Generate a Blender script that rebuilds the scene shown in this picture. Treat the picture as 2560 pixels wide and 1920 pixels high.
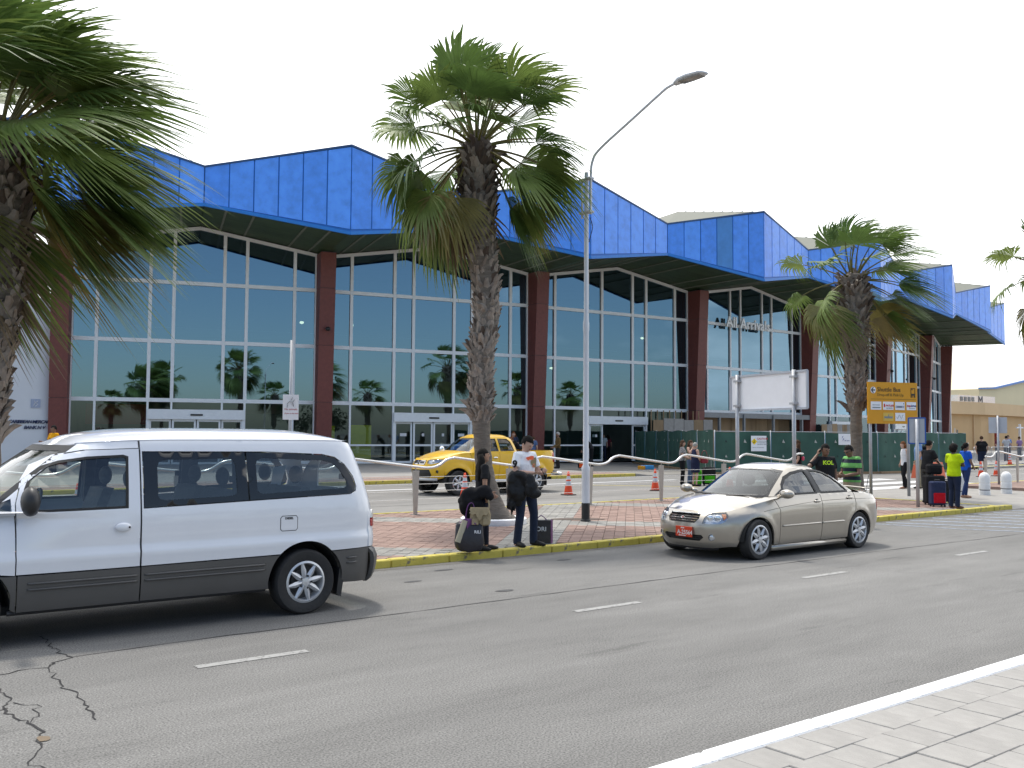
import bpy, bmesh, math, random
import numpy as np
from mathutils import Vector, Matrix, Euler, noise as mnoise
from mathutils.geometry import delaunay_2d_cdt
R = math.radians
random.seed(7)
for o in list(bpy.data.objects): bpy.data.objects.remove(o)
scene = bpy.context.scene
COL = scene.collection

# ------------------------------------------------------------ camera
cam_data = bpy.data.cameras.new('camera'); cam = bpy.data.objects.new('camera', cam_data); COL.objects.link(cam)
cam_data.sensor_width = 36.0; cam_data.lens = 36.0 * 2370.0 / 2560.0
cam_data.clip_start = 0.05; cam_data.clip_end = 3000
cam.location = (0, 0, 1.83)
cam.rotation_mode = 'QUATERNION'
cam.rotation_quaternion = (Matrix.Rotation(-R(37.89), 4, 'Z') @ Matrix.Rotation(R(90 + 2.99), 4, 'X') @ Matrix.Rotation(R(0.38), 4, 'Z')).to_quaternion()
scene.camera = cam

# ------------------------------------------------------------ sky and sun
SUN_EL, SUN_AZ = 68.0, 12.0          # azimuth measured from +Y towards +X (behind the terminal)
world = bpy.data.worlds.new('World'); scene.world = world; world.use_nodes = True
nt = world.node_tree; nt.nodes.clear()
sky = nt.nodes.new('ShaderNodeTexSky'); sky.sky_type = 'NISHITA'; sky.sun_disc = False
sky.sun_elevation = R(SUN_EL); sky.sun_rotation = R(SUN_AZ); sky.dust_density = 1.0; sky.air_density = 1.0; sky.ozone_density = 1.5
tc = nt.nodes.new('ShaderNodeTexCoord'); L = nt.links.new
mp = nt.nodes.new('ShaderNodeMapping'); mp.inputs['Scale'].default_value = (1.0, 1.0, 2.6)
nz = nt.nodes.new('ShaderNodeTexNoise'); nz.inputs['Scale'].default_value = 2.3; nz.inputs['Detail'].default_value = 7; nz.inputs['Roughness'].default_value = 0.58
# thin high cloud: a closed white sheet on the sun's side, broken cloud with blue gaps away from it
dt = nt.nodes.new('ShaderNodeVectorMath'); dt.operation = 'DOT_PRODUCT'; dt.inputs[1].default_value = (0.50, 0.70, 0.45)
ma = nt.nodes.new('ShaderNodeMath'); ma.operation = 'MULTIPLY_ADD'; ma.inputs[1].default_value = 0.34
rp = nt.nodes.new('ShaderNodeValToRGB'); rp.color_ramp.elements[0].position = 0.43; rp.color_ramp.elements[1].position = 0.62
mx = nt.nodes.new('ShaderNodeMix'); mx.data_type = 'RGBA'
mx.inputs['B'].default_value = (9.6, 9.8, 10.0, 1)
bg = nt.nodes.new('ShaderNodeBackground'); bg.inputs['Strength'].default_value = 0.13
wo = nt.nodes.new('ShaderNodeOutputWorld')
L(tc.outputs['Generated'], mp.inputs['Vector']); L(mp.outputs['Vector'], nz.inputs['Vector'])
L(tc.outputs['Generated'], dt.inputs[0]); L(dt.outputs['Value'], ma.inputs[0]); L(nz.outputs['Fac'], ma.inputs[2]); L(ma.outputs['Value'], rp.inputs['Fac'])
L(rp.outputs['Color'], mx.inputs['Factor']); L(sky.outputs['Color'], mx.inputs['A']); L(mx.outputs['Result'], bg.inputs['Color']); L(bg.outputs['Background'], wo.inputs['Surface'])
sd = bpy.data.lights.new('sun', 'SUN'); sun = bpy.data.objects.new('sun', sd); COL.objects.link(sun)
sd.energy = 2.0; sd.angle = R(6.0); sd.color = (1.0, 0.95, 0.87)
_d = Vector((math.sin(R(SUN_AZ)) * math.cos(R(SUN_EL)), math.cos(R(SUN_AZ)) * math.cos(R(SUN_EL)), math.sin(R(SUN_EL))))
sun.rotation_mode = 'QUATERNION'; sun.rotation_quaternion = _d.to_track_quat('Z', 'Y'); sun.location = _d * 60
vs = scene.view_settings; vs.view_transform = 'Standard'; vs.look = 'None'; vs.gamma = 1.0; vs.use_curve_mapping = False
vs.exposure = 0.62
scene.render.engine = 'CYCLES'
scene.cycles.max_bounces = 8; scene.cycles.transparent_max_bounces = 24; scene.cycles.glossy_bounces = 4
scene.cycles.caustics_reflective = False; scene.cycles.caustics_refractive = False

# ------------------------------------------------------------ material helpers
MATS = {}
def srgb(r, g, b):
    f = lambda c: (c / 255.0 / 12.92) if c / 255.0 <= 0.04045 else ((c / 255.0 + 0.055) / 1.055) ** 2.4
    return (f(r), f(g), f(b))
def node(nt, t, **kw):
    n = nt.nodes.new(t)
    for k, v in kw.items():
        if k in n.inputs: n.inputs[k].default_value = v
        else: setattr(n, k, v)
    return n
def pm(name, col, rough=0.6, metal=0.0, var=0.12, scale=4.0, bump=0.0, bscale=40.0, coat=0.0, obvar=0.0, spec=0.5, detail=5, trans=0.0, hue=None, stretch=None, sub=None):
    """principled material: base colour varied by noise, by object and with a fine bump"""
    if name in MATS: return MATS[name]
    m = bpy.data.materials.new(name); m.use_nodes = True; MATS[name] = m
    t = m.node_tree; l = t.links.new
    p = t.nodes['Principled BSDF']
    p.inputs['Roughness'].default_value = rough; p.inputs['Metallic'].default_value = metal
    p.inputs['Specular IOR Level'].default_value = spec
    if coat: p.inputs['Coat Weight'].default_value = coat; p.inputs['Coat Roughness'].default_value = 0.04
    tc = node(t, 'ShaderNodeTexCoord'); vec = tc.outputs['Object']
    if stretch:
        mpg = node(t, 'ShaderNodeMapping'); mpg.inputs['Scale'].default_value = stretch; l(vec, mpg.inputs['Vector']); vec = mpg.outputs['Vector']
    nz = node(t, 'ShaderNodeTexNoise', Scale=scale, Detail=detail, Roughness=0.6); l(vec, nz.inputs['Vector'])
    mr = node(t, 'ShaderNodeMapRange'); mr.inputs['From Min'].default_value = 0.25; mr.inputs['From Max'].default_value = 0.75
    mr.inputs['To Min'].default_value = 1 - var; mr.inputs['To Max'].default_value = 1 + var; l(nz.outputs['Fac'], mr.inputs['Value'])
    val = mr.outputs['Result']
    if obvar:
        oi = node(t, 'ShaderNodeObjectInfo'); mo = node(t, 'ShaderNodeMapRange'); mo.inputs['To Min'].default_value = 1 - obvar; mo.inputs['To Max'].default_value = 1 + obvar
        l(oi.outputs['Random'], mo.inputs['Value']); mm = node(t, 'ShaderNodeMath', operation='MULTIPLY'); l(val, mm.inputs[0]); l(mo.outputs['Result'], mm.inputs[1]); val = mm.outputs['Value']
    mixc = node(t, 'ShaderNodeMix', data_type='RGBA', blend_type='MULTIPLY'); mixc.inputs['Factor'].default_value = 1.0
    if hue:
        oi2 = node(t, 'ShaderNodeObjectInfo'); mh = node(t, 'ShaderNodeMix', data_type='RGBA'); mh.inputs['A'].default_value = (*col, 1); mh.inputs['B'].default_value = (*hue, 1); l(oi2.outputs['Random'], mh.inputs['Factor']); l(mh.outputs['Result'], mixc.inputs['A'])
    else: mixc.inputs['A'].default_value = (*col, 1)
    cb = node(t, 'ShaderNodeCombineColor'); l(val, cb.inputs[0]); l(val, cb.inputs[1]); l(val, cb.inputs[2]); l(cb.outputs['Color'], mixc.inputs['B'])
    l(mixc.outputs['Result'], p.inputs['Base Color'])
    if bump:
        nb = node(t, 'ShaderNodeTexNoise', Scale=bscale, Detail=4); l(vec, nb.inputs['Vector'])
        bp = node(t, 'ShaderNodeBump', Strength=bump, Distance=0.02); l(nb.outputs['Fac'], bp.inputs['Height']); l(bp.outputs['Normal'], p.inputs['Normal'])
    if trans:
        out = t.nodes['Material Output']; tr = node(t, 'ShaderNodeBsdfTranslucent'); l(mixc.outputs['Result'], tr.inputs['Color'])
        ms = node(t, 'ShaderNodeMixShader'); ms.inputs['Fac'].default_value = trans; l(p.outputs['BSDF'], ms.inputs[1]); l(tr.outputs['BSDF'], ms.inputs[2]); l(ms.outputs['Shader'], out.inputs['Surface'])
    return m
def glass(name, tint, refl=(0.9, 0.95, 1.0), ior=1.5, boost=0.0, rough=0.0):
    """thin pane: tinted see-through with a mirror reflection that follows the viewing angle"""
    if name in MATS: return MATS[name]
    m = bpy.data.materials.new(name); m.use_nodes = True; MATS[name] = m
    t = m.node_tree; l = t.links.new; t.nodes.remove(t.nodes['Principled BSDF'])
    out = t.nodes['Material Output']
    tr = node(t, 'ShaderNodeBsdfTransparent'); tr.inputs['Color'].default_value = (*tint, 1)
    gl = node(t, 'ShaderNodeBsdfGlossy'); gl.inputs['Color'].default_value = (*refl, 1); gl.inputs['Roughness'].default_value = rough
    r0 = ((ior - 1) / (ior + 1)) ** 2 * 2 + boost          # both faces of the pane; the same from either side
    lw = node(t, 'ShaderNodeLayerWeight'); pw = node(t, 'ShaderNodeMath', operation='POWER'); pw.inputs[1].default_value = 4.5; l(lw.outputs['Facing'], pw.inputs[0])
    ad = node(t, 'ShaderNodeMath', operation='MULTIPLY_ADD', use_clamp=True); ad.inputs[1].default_value = 1 - r0; ad.inputs[2].default_value = r0; l(pw.outputs['Value'], ad.inputs[0])
    ms = node(t, 'ShaderNodeMixShader'); l(ad.outputs['Value'], ms.inputs['Fac']); l(tr.outputs['BSDF'], ms.inputs[1]); l(gl.outputs['BSDF'], ms.inputs[2]); l(ms.outputs['Shader'], out.inputs['Surface'])
    return m
def emis(name, col, s):
    if name in MATS: return MATS[name]
    m = bpy.data.materials.new(name); m.use_nodes = True; MATS[name] = m
    p = m.node_tree.nodes['Principled BSDF']; p.inputs['Emission Color'].default_value = (*col, 1); p.inputs['Emission Strength'].default_value = s
    return m

# ------------------------------------------------------------ mesh helpers
class MB:
    """collects vertices and faces, then becomes ONE mesh object"""
    def __init__(self): self.v = []; self.f = []; self.mi = []; self.cur = 0
    def add(self, vs, fs):
        n = len(self.v); self.v += [tuple(p) for p in vs]; self.f += [tuple(i + n for i in f) for f in fs]; self.mi += [self.cur] * len(fs); return self
    def box(self, x0, x1, y0, y1, z0, z1, bottom=True):
        v = [(x0, y0, z0), (x1, y0, z0), (x1, y1, z0), (x0, y1, z0), (x0, y0, z1), (x1, y0, z1), (x1, y1, z1), (x0, y1, z1)]
        f = [(4, 5, 6, 7), (0, 1, 5, 4), (1, 2, 6, 5), (2, 3, 7, 6), (3, 0, 4, 7)] + ([(3, 2, 1, 0)] if bottom else [])
        return self.add(v, f)
    def cbox(self, x0, x1, y0, y1, z0, z1, c=0.02):
        """box with chamfered vertical edges and top"""
        pr = [(x0 + c, y0), (x1 - c, y0), (x1, y0 + c), (x1, y1 - c), (x1 - c, y1), (x0 + c, y1), (x0, y1 - c), (x0, y0 + c)]
        cx_, cy_ = (x0 + x1) / 2, (y0 + y1) / 2
        def ins(p, k): return (p[0] + (k if p[0] < cx_ else -k), p[1] + (k if p[1] < cy_ else -k))
        v = [(*ins(p, c * .6), z0) for p in pr] + [(*p, z0 + c) for p in pr] + [(*p, z1 - c) for p in pr] + [(*ins(p, c * .6), z1) for p in pr]
        f = []
        for k in range(3):
            for i in range(8): j = (i + 1) % 8; f.append((k * 8 + i, k * 8 + j, k * 8 + 8 + j, k * 8 + 8 + i))
        f += [tuple(range(7, -1, -1)), tuple(range(24, 32))]
        return self.add(v, f)
    def beam(self, a, b, w, h, up=(0, 0, 1)):
        """rectangular bar from a to b, w across, h along up"""
        a = Vector(a); b = Vector(b); d = (b - a).normalized(); s = d.cross(Vector(up))
        if s.length < 1e-5: s = d.cross(Vector((1, 0, 0)))
        s.normalize(); u = s.cross(d).normalized(); s = s * w / 2; u = u * h / 2
        v = [a - s - u, a + s - u, a + s + u, a - s + u, b - s - u, b + s - u, b + s + u, b - s + u]
        return self.add(v, [(0, 1, 2, 3), (7, 6, 5, 4), (0, 4, 5, 1), (1, 5, 6, 2), (2, 6, 7, 3), (3, 7, 4, 0)])
    def tube(self, pts, rad, n=8, cap=True, flat=None, xdir=None):
        """tube along pts; rad number or list; entries may be (rx, ry); xdir fixes the section's first axis"""
        pts = [Vector(p) for p in pts]; N = len(pts)
        if not isinstance(rad, (list, tuple)): rad = [rad] * N
        rings = []; prev = None
        for i, p in enumerate(pts):
            t = (pts[min(i + 1, N - 1)] - pts[max(i - 1, 0)])
            if t.length < 1e-9: t = Vector((0, 0, 1))
            t.normalize()
            if xdir is not None: s = Vector(xdir)
            elif prev is not None: s = prev
            else: s = Vector((1, 0, 0)) if abs(t.x) < .8 else Vector((0, 1, 0))
            s = s - t * s.dot(t)
            if s.length < 1e-6: s = t.orthogonal()
            s.normalize(); prev = s; u = t.cross(s)
            r = rad[i]; rx, ry = (r if isinstance(r, (tuple, list)) else (r, r))
            rings.append([p + s * (rx * math.cos(2 * math.pi * k / n)) + u * (ry * math.sin(2 * math.pi * k / n)) for k in range(n)])
        v = [q for r in rings for q in r]; f = []
        for i in range(N - 1):
            for k in range(n): j = (k + 1) % n; f.append((i * n + k, i * n + j, i * n + n + j, i * n + n + k))
        if cap: f += [tuple(range(n - 1, -1, -1)), tuple(range((N - 1) * n, N * n))]
        return self.add(v, f)
    def lathe(self, prof, n=20, c=(0, 0, 0), axis='Z', cap=True):
        """prof: (radius, height) list around axis through c"""
        v = []
        for r, h in prof:
            for k in range(n):
                a_ = 2 * math.pi * k / n; x, y = r * math.cos(a_), r * math.sin(a_)
                q = (x, y, h) if axis == 'Z' else ((x, h, y) if axis == 'Y' else (h, x, y))
                v.append((q[0] + c[0], q[1] + c[1], q[2] + c[2]))
        f = []
        for i in range(len(prof) - 1):
            for k in range(n):
                j = (k + 1) % n; q = (i * n + k, i * n + j, i * n + n + j, i * n + n + k)
                f.append(q if axis != 'Y' else q[::-1])
        if cap:
            a_, b_ = tuple(range(n - 1, -1, -1)), tuple(range((len(prof) - 1) * n, len(prof) * n))
            f += [a_, b_] if axis != 'Y' else [a_[::-1], b_[::-1]]
        return self.add(v, f)
    def ball(self, c, r, n=12, m=8, rot=None):
        rx, ry, rz = r if isinstance(r, (tuple, list)) else (r, r, r)
        v = [];
        for i in range(1, m):
            th = math.pi * i / m
            for k in range(n):
                ph = 2 * math.pi * k / n; q = Vector((rx * math.sin(th) * math.cos(ph), ry * math.sin(th) * math.sin(ph), rz * math.cos(th)))
                if rot is not None: q = rot @ q
                v.append(q + Vector(c))
        top = Vector((0, 0, rz)); bot = Vector((0, 0, -rz))
        if rot is not None: top = rot @ top; bot = rot @ bot
        v += [top + Vector(c), bot + Vector(c)]; T = len(v) - 2; B = T + 1; f = []
        for i in range(m - 2):
            for k in range(n): j = (k + 1) % n; f.append((i * n + k, i * n + n + k, i * n + n + j, i * n + j))
        for k in range(n): j = (k + 1) % n; f.append((T, k, j)); f.append((B, (m - 2) * n + j, (m - 2) * n + k))
        return self.add(v, f)
    def quad(self, a, b, c, d): return self.add([a, b, c, d], [(0, 1, 2, 3)])
    def prism(self, poly, d):
        """closed polygon (3-D points) extruded by vector d"""
        n = len(poly); d = Vector(d); v = [Vector(p) for p in poly]; v += [p + d for p in v]
        f = [tuple(range(n - 1, -1, -1)), tuple(range(n, 2 * n))] + [(i, (i + 1) % n, n + (i + 1) % n, n + i) for i in range(n)]
        return self.add(v, f)
    def mesh(self, name, off=(0, 0, 0)):
        me = bpy.data.meshes.new(name)
        o = Vector(off); me.from_pydata([tuple(Vector(p) - o) for p in self.v], [], self.f); me.update(); return me
    def build(self, name, mat, parent=None, smooth=False, off=None, angle=None, fix=False):
        o_ = off if off is not None else (parent.get('_off', (0, 0, 0)) if parent is not None else (0, 0, 0))
        me = self.mesh(name, o_)
        mats = mat if isinstance(mat, (list, tuple)) else [mat]
        for m in mats: me.materials.append(m)
        if len(mats) > 1: me.polygons.foreach_set('material_index', self.mi)
        if fix:
            bm = bmesh.new(); bm.from_mesh(me); bmesh.ops.recalc_face_normals(bm, faces=bm.faces); bm.to_mesh(me); bm.free()
        if smooth:
            me.polygons.foreach_set('use_smooth', [True] * len(me.polygons))
            if angle: me.set_sharp_from_angle(angle=R(angle))
        o = bpy.data.objects.new(name, me); COL.objects.link(o)
        if parent is not None: o.parent = parent
        return o
OFF = {}
def tag(o, label=None, cat=None, group=None, kind=None):
    if label: o['label'] = label
    if cat: o['category'] = cat
    if group: o['group'] = group
    if kind: o['kind'] = kind
    return o
def thing(name, label, cat, loc=(0, 0, 0), rz=0.0, group=None):
    o = bpy.data.objects.new(name, None); COL.objects.link(o); o.empty_display_size = 0.2
    o.location = loc; o.rotation_euler = (0, 0, rz); return tag(o, label, cat, group)
def wthing(name, label, cat, loc, group=None):
    """a thing whose parts are given in world coordinates"""
    o = thing(name, label, cat, loc, 0, group); OFF[o.name] = tuple(loc); return o
def B(mb, name, mat, parent, **kw):
    root = parent
    off = OFF.get(parent.name)
    if off is None and parent.parent is not None: off = OFF.get(parent.parent.name)
    return mb.build(name, mat, parent, off=off or (0, 0, 0), **kw)
def copy_tree(o, parent=None):
    c = o.copy(); COL.objects.link(c); c.parent = parent
    for ch in o.children: copy_tree(ch, c)
    return c
def spline(pts, n=6, closed=False):
    """Catmull-Rom through 2-D or 3-D points"""
    P_ = [np.array(p, float) for p in pts]; N = len(P_); out = []
    for i in range(N if closed else N - 1):
        p0 = P_[(i - 1) % N] if closed or i > 0 else P_[0]; p1 = P_[i]; p2 = P_[(i + 1) % N]; p3 = P_[(i + 2) % N] if closed or i + 2 < N else P_[-1]
        for k in range(n):
            t = k / n; out.append(0.5 * ((2 * p1) + (-p0 + p2) * t + (2 * p0 - 5 * p1 + 4 * p2 - p3) * t * t + (-p0 + 3 * p1 - 3 * p2 + p3) * t ** 3))
    if not closed: out.append(P_[-1])
    return [tuple(p) for p in out]
def text_mesh(s, size, depth=0.004, bold=0.0, spacing=1.0, shear=0.0):
    """lettering as a mesh in the XZ plane facing -Y, origin at its lower left"""
    cu = bpy.data.curves.new('lettering', 'FONT'); cu.body = s; cu.size = size; cu.extrude = depth / 2; cu.offset = bold; cu.space_character = spacing; cu.shear = shear; cu.resolution_u = 3
    o = bpy.data.objects.new('lettering', cu); COL.objects.link(o)
    dg = bpy.context.evaluated_depsgraph_get(); me = bpy.data.meshes.new_from_object(o.evaluated_get(dg)); bpy.data.objects.remove(o)
    v = [(p.co.x, -p.co.z, p.co.y) for p in me.vertices]; f = [tuple(p.vertices) for p in me.polygons]
    bpy.data.meshes.remove(me); return v, f
# ------------------------------------------------------------ ground materials
def asphalt(name, base, crackle=0.0, stain=0.55, speck=0.35):
    if name in MATS: return MATS[name]
    m = bpy.data.materials.new(name); m.use_nodes = True; MATS[name] = m
    t = m.node_tree; l = t.links.new; p = t.nodes['Principled BSDF']; p.inputs['Roughness'].default_value = 0.85; p.inputs['Specular IOR Level'].default_value = 0.35
    tc = node(t, 'ShaderNodeTexCoord'); v = tc.outputs['Object']
    def nz(scale, det, st=None, lo=0.35, hi=0.65, a=0.8, b=1.2, ro=0.6):
        vv = v
        if st: mp = node(t, 'ShaderNodeMapping'); mp.inputs['Scale'].default_value = st; l(v, mp.inputs['Vector']); vv = mp.outputs['Vector']
        n = node(t, 'ShaderNodeTexNoise', Scale=scale, Detail=det, Roughness=ro); l(vv, n.inputs['Vector'])
        r = node(t, 'ShaderNodeMapRange'); r.inputs['From Min'].default_value = lo; r.inputs['From Max'].default_value = hi; r.inputs['To Min'].default_value = a; r.inputs['To Max'].default_value = b; l(n.outputs['Fac'], r.inputs['Value']); return r.outputs['Result'], n
    big, _ = nz(0.35, 5, (0.35, 1.3, 1), a=0.88, b=1.10)
    mid, _ = nz(2.2, 6, (0.5, 1.6, 1), a=0.93, b=1.06)
    fine, fn = nz(75, 3, None, 0.3, 0.7, 1 - speck, 1 + speck)
    grit, _ = nz(260, 2, None, 0.62, 0.78, 1.0, 1.9)
    oil, _ = nz(1.5, 6, (0.28, 1.6, 1), 0.60, 0.74, 1.0, stain, 0.65)
    def mul(a, b): x = node(t, 'ShaderNodeMath', operation='MULTIPLY'); l(a, x.inputs[0]); l(b, x.inputs[1]); return x.outputs['Value']
    track, _ = nz(1.0, 4, (0.02, 1.1, 1), a=0.90, b=1.09); smudge, _ = nz(0.9, 7, (0.5, 1.1, 1), 0.52, 0.70, 1.0, 0.86, 0.7)
    val = mul(mul(mul(mul(big, mid), mul(fine, grit)), oil), mul(track, smudge))
    cb = node(t, 'ShaderNodeCombineColor'); [l(val, cb.inputs[i]) for i in range(3)]
    mc = node(t, 'ShaderNodeMix', data_type='RGBA', blend_type='MULTIPLY'); mc.inputs['Factor'].default_value = 1; mc.inputs['A'].default_value = (*base, 1); l(cb.outputs['Color'], mc.inputs['B']); l(mc.outputs['Result'], p.inputs['Base Color'])
    bp = node(t, 'ShaderNodeBump', Strength=0.35, Distance=0.01); l(fn.outputs['Fac'], bp.inputs['Height']); l(bp.outputs['Normal'], p.inputs['Normal'])
    return m
M_ROAD = asphalt('asphalt', (0.160, 0.156, 0.149), speck=0.62)
M_LANE = asphalt('asphalt_light', (0.20, 0.192, 0.18), stain=0.72, speck=0.22)
M_GROUND = asphalt('ground', (0.20, 0.19, 0.175), stain=0.85, speck=0.15)
M_CONC = pm('concrete', (0.28, 0.265, 0.245), 0.9, var=0.18, scale=1.6, bump=0.25, bscale=60)
M_TILE = pm('tile_concrete', (0.285, 0.272, 0.255), 0.85, var=0.13, scale=7, bump=0.2, bscale=90, obvar=0.05)
M_WHITEK = pm('kerb_white_paint', (0.80, 0.80, 0.80), 0.6, var=0.07, scale=9, bump=0.35, bscale=30)
def worn_paint(name, paint, under, cover=0.6, scale=9):
    if name in MATS: return MATS[name]
    m = pm(name, paint, 0.7, var=0.14, scale=5, bump=0.3, bscale=40); t = m.node_tree; l = t.links.new
    p = t.nodes['Principled BSDF']; src = p.inputs['Base Color'].links[0].from_socket
    tc = node(t, 'ShaderNodeTexCoord'); n = node(t, 'ShaderNodeTexNoise', Scale=scale, Detail=8, Roughness=0.72); l(tc.outputs['Object'], n.inputs['Vector'])
    r = node(t, 'ShaderNodeMapRange'); r.inputs['From Min'].default_value = cover; r.inputs['From Max'].default_value = cover + 0.06; l(n.outputs['Fac'], r.inputs['Value'])
    mx = node(t, 'ShaderNodeMix', data_type='RGBA'); l(r.outputs['Result'], mx.inputs['Factor']); l(src, mx.inputs['A']); mx.inputs['B'].default_value = (*under, 1); l(mx.outputs['Result'], p.inputs['Base Color'])
    return m
M_YELK = worn_paint('kerb_yellow_paint', (0.50, 0.415, 0.07), (0.17, 0.15, 0.10), 0.57, 6)
M_LINE = worn_paint('line_white', (0.30, 0.296, 0.285), (0.15, 0.145, 0.14), 0.53, 14)
M_LINE2 = worn_paint('line_white_fresh', (0.60, 0.60, 0.60), (0.2, 0.2, 0.19), 0.66, 8)
M_BLUEL = worn_paint('line_blue', (0.26, 0.31, 0.39), (0.16, 0.158, 0.155), 0.50, 9)
M_CRACK = pm('crack_dark', (0.022, 0.021, 0.022), 0.95, var=0.3, scale=30)
M_STAIN = pm('tar_patch', (0.045, 0.045, 0.048), 0.7, var=0.3, scale=20)
M_PINK = pm('paver_pink', (0.285, 0.192, 0.158), 0.9, var=0.22, scale=3.2, bump=0.25, bscale=70, obvar=0.14)
M_GREY = pm('paver_grey', (0.255, 0.245, 0.225), 0.9, var=0.20, scale=3.2, bump=0.25, bscale=70, obvar=0.12)
M_JOINT = pm('joint_sand', (0.12, 0.11, 0.095), 0.95, var=0.2, scale=10)

# ------------------------------------------------------------ ground, roads
S = lambda o: tag(o, kind='structure')
S(MB().quad((-900, -900, -0.03), (1500, -900, -0.03), (1500, 1500, -0.03), (-900, 1500, -0.03)).build('ground', M_GROUND))
mb = MB(); mb.box(-80, 260, 3.571, 11.252, -0.25, 0.0); road = S(mb.build('road', M_ROAD))
mb = MB(); mb.box(-80, 260, 17.90, 29.448, -0.25, 0.0); lane = S(mb.build('road', M_LANE))
mb = MB(); mb.box(24.9, 33.4, 11.256, 17.896, -0.25, 0.004); S(mb.build('crossing', M_CONC))
mb = MB(); mb.box(30.4, 260, 29.452, 75, -0.25, 0.003); S(mb.build('forecourt', M_LANE))

def strip(poly, w, z, wob=0.0):
    """flat ribbon along poly with uneven width, as a thin solid"""
    pts = [Vector((p[0], p[1], 0)) for p in poly]; vl = []; vr = []
    for i, p in enumerate(pts):
        t = pts[min(i + 1, len(pts) - 1)] - pts[max(i - 1, 0)]; t.normalize(); s = Vector((-t.y, t.x, 0))
        ww = (w if not isinstance(w, (list, tuple)) else w[min(i, len(w) - 1)]) * (1 + wob * random.uniform(-1, 1)) / 2
        vl.append((p.x + s.x * ww, p.y + s.y * ww, z)); vr.append((p.x - s.x * ww, p.y - s.y * ww, z))
    n = len(pts); mb = MB(); mb.add(vl + vr, [(i, n + i, n + i + 1, i + 1) for i in range(n - 1)]); return mb
def jag(poly, step=0.06, amp=0.03):
    out = []
    for (a, b) in zip(poly[:-1], poly[1:]):
        d = math.dist(a, b); k = max(2, int(d / step))
        for i in range(k): t = i / k; out.append((a[0] + (b[0] - a[0]) * t + random.uniform(-amp, amp), a[1] + (b[1] - a[1]) * t + random.uniform(-amp, amp)))
    out.append(poly[-1]); return out
for k in range(-4, 16):
    x0 = 2.66 + 3.93 * k; mb = MB()
    mb.add([(x0, 7.34, .004), (x0 + .94, 7.34, .004), (x0 + .94, 7.44, .004), (x0, 7.44, .004)], [(0, 1, 2, 3)])
    mb.build('lane_dash', M_LINE, road)
cracks = [([(1.30, 7.95), (1.37, 7.77), (1.33, 7.44), (1.32, 7.13), (1.26, 7.06), (1.28, 6.87), (1.3, 6.71), (1.34, 6.61), (1.34, 6.38), (1.345, 6.26), (1.29, 6.13), (1.23, 5.94), (1.18, 5.83), (1.21, 5.71), (1.28, 5.4), (1.2, 5.0)], .013), ([(1.32, 7.13), (1.47, 7.03), (1.41, 6.75), (1.34, 6.61)], .008), ([(1.2, 8.0), (1.41, 8.02), (1.57, 8.1), (1.72, 8.05), (1.82, 8.21), (1.98, 8.29)], .013), ([(1.72, 8.05), (1.73, 7.82), (1.7, 7.49), (1.72, 7.2), (1.74, 6.99), (1.7, 6.78), (1.68, 6.57), (1.68, 6.43)], .011), ([(1.94, 9.3), (1.93, 8.39), (1.98, 8.29)], .012), ([(1.26, 7.06), (1.1, 6.95), (0.9, 7.0)], .008)]
for poly, w in cracks: strip(jag(poly), w, .0035, 0.6).build('crack', M_CRACK, road)
strip(jag([(1.98, 8.30), (3.04, 8.36), (5.05, 8.36), (9.0, 8.38), (13.5, 8.39), (17.2, 8.31), (30, 8.33)], .25, .012), .016, .003, 0.7).build('asphalt_seam', M_CRACK, road)
strip(jag([(-20, 3.63), (0, 3.63), (20, 3.63)], .12, .012), .05, .003, .5).build('gutter_dirt', pm('gutter_dirt', (0.23, 0.205, 0.16), .95, var=.35, scale=12), road)
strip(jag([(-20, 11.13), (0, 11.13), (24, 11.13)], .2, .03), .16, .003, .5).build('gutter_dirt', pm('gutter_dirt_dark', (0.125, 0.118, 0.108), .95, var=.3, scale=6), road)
def blot(x, y, rx, ry, m, par, z=.0045, rot=0.0):
    n = 18; v = [(x, y, z)]
    for i in range(n):
        a = 2 * math.pi * i / n; r = 1 + .3 * mnoise.noise(Vector((x * 3 + math.cos(a) * 1.3, y * 3 + math.sin(a) * 1.3, 0))) + random.uniform(-.08, .08); px_, py_ = rx * r * math.cos(a), ry * r * math.sin(a)
        v.append((x + px_ * math.cos(rot) - py_ * math.sin(rot), y + px_ * math.sin(rot) + py_ * math.cos(rot), z))
    MB().add(v, [(0, 1 + i, 1 + (i + 1) % n) for i in range(n)]).build('tar_patch', m, par)
for x, y, rx, ry in ((6.8, 8.84, .13, .05), (7.15, 10.64, .15, .05), (6.29, 10.04, .12, .04), (9.15, 10.5, .14, .05)): blot(x, y, rx, ry, M_STAIN, road)
blot(1.335, 6.22, .035, .06, pm('leaf_litter', (.16, .12, .08), .9), road, .005)
# blue hatched bay at the right
hb = [(18.3, 11.05), (18.45, 9.6), (18.3, 8.28), (24, 7.7), (33, 7.6)]
strip([(18.2, 11.05), (18.6, 9.4), (19.3, 8.25)], .10, .004).build('bay_line', M_BLUEL, road)
for k in range(13):
    x0 = 19.2 + k * .95; strip([(x0 - .55, 11.05), (x0 + .95, 8.35)], .16, .004, .1).build('bay_line', M_BLUEL, road)
strip([(19.3, 8.25), (32, 8.1)], .10, .0045).build('bay_line', M_BLUEL, road)
MB().add([(24.6, 9.3, .005), (27.4, 9.2, .005), (27.2, 10.2, .005), (24.5, 10.2, .005)], [(0, 1, 2, 3)]).build('bay_symbol', worn_paint('blue_paint', (.13, .26, .45), (.16, .16, .16), .5, 6), road)
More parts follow.
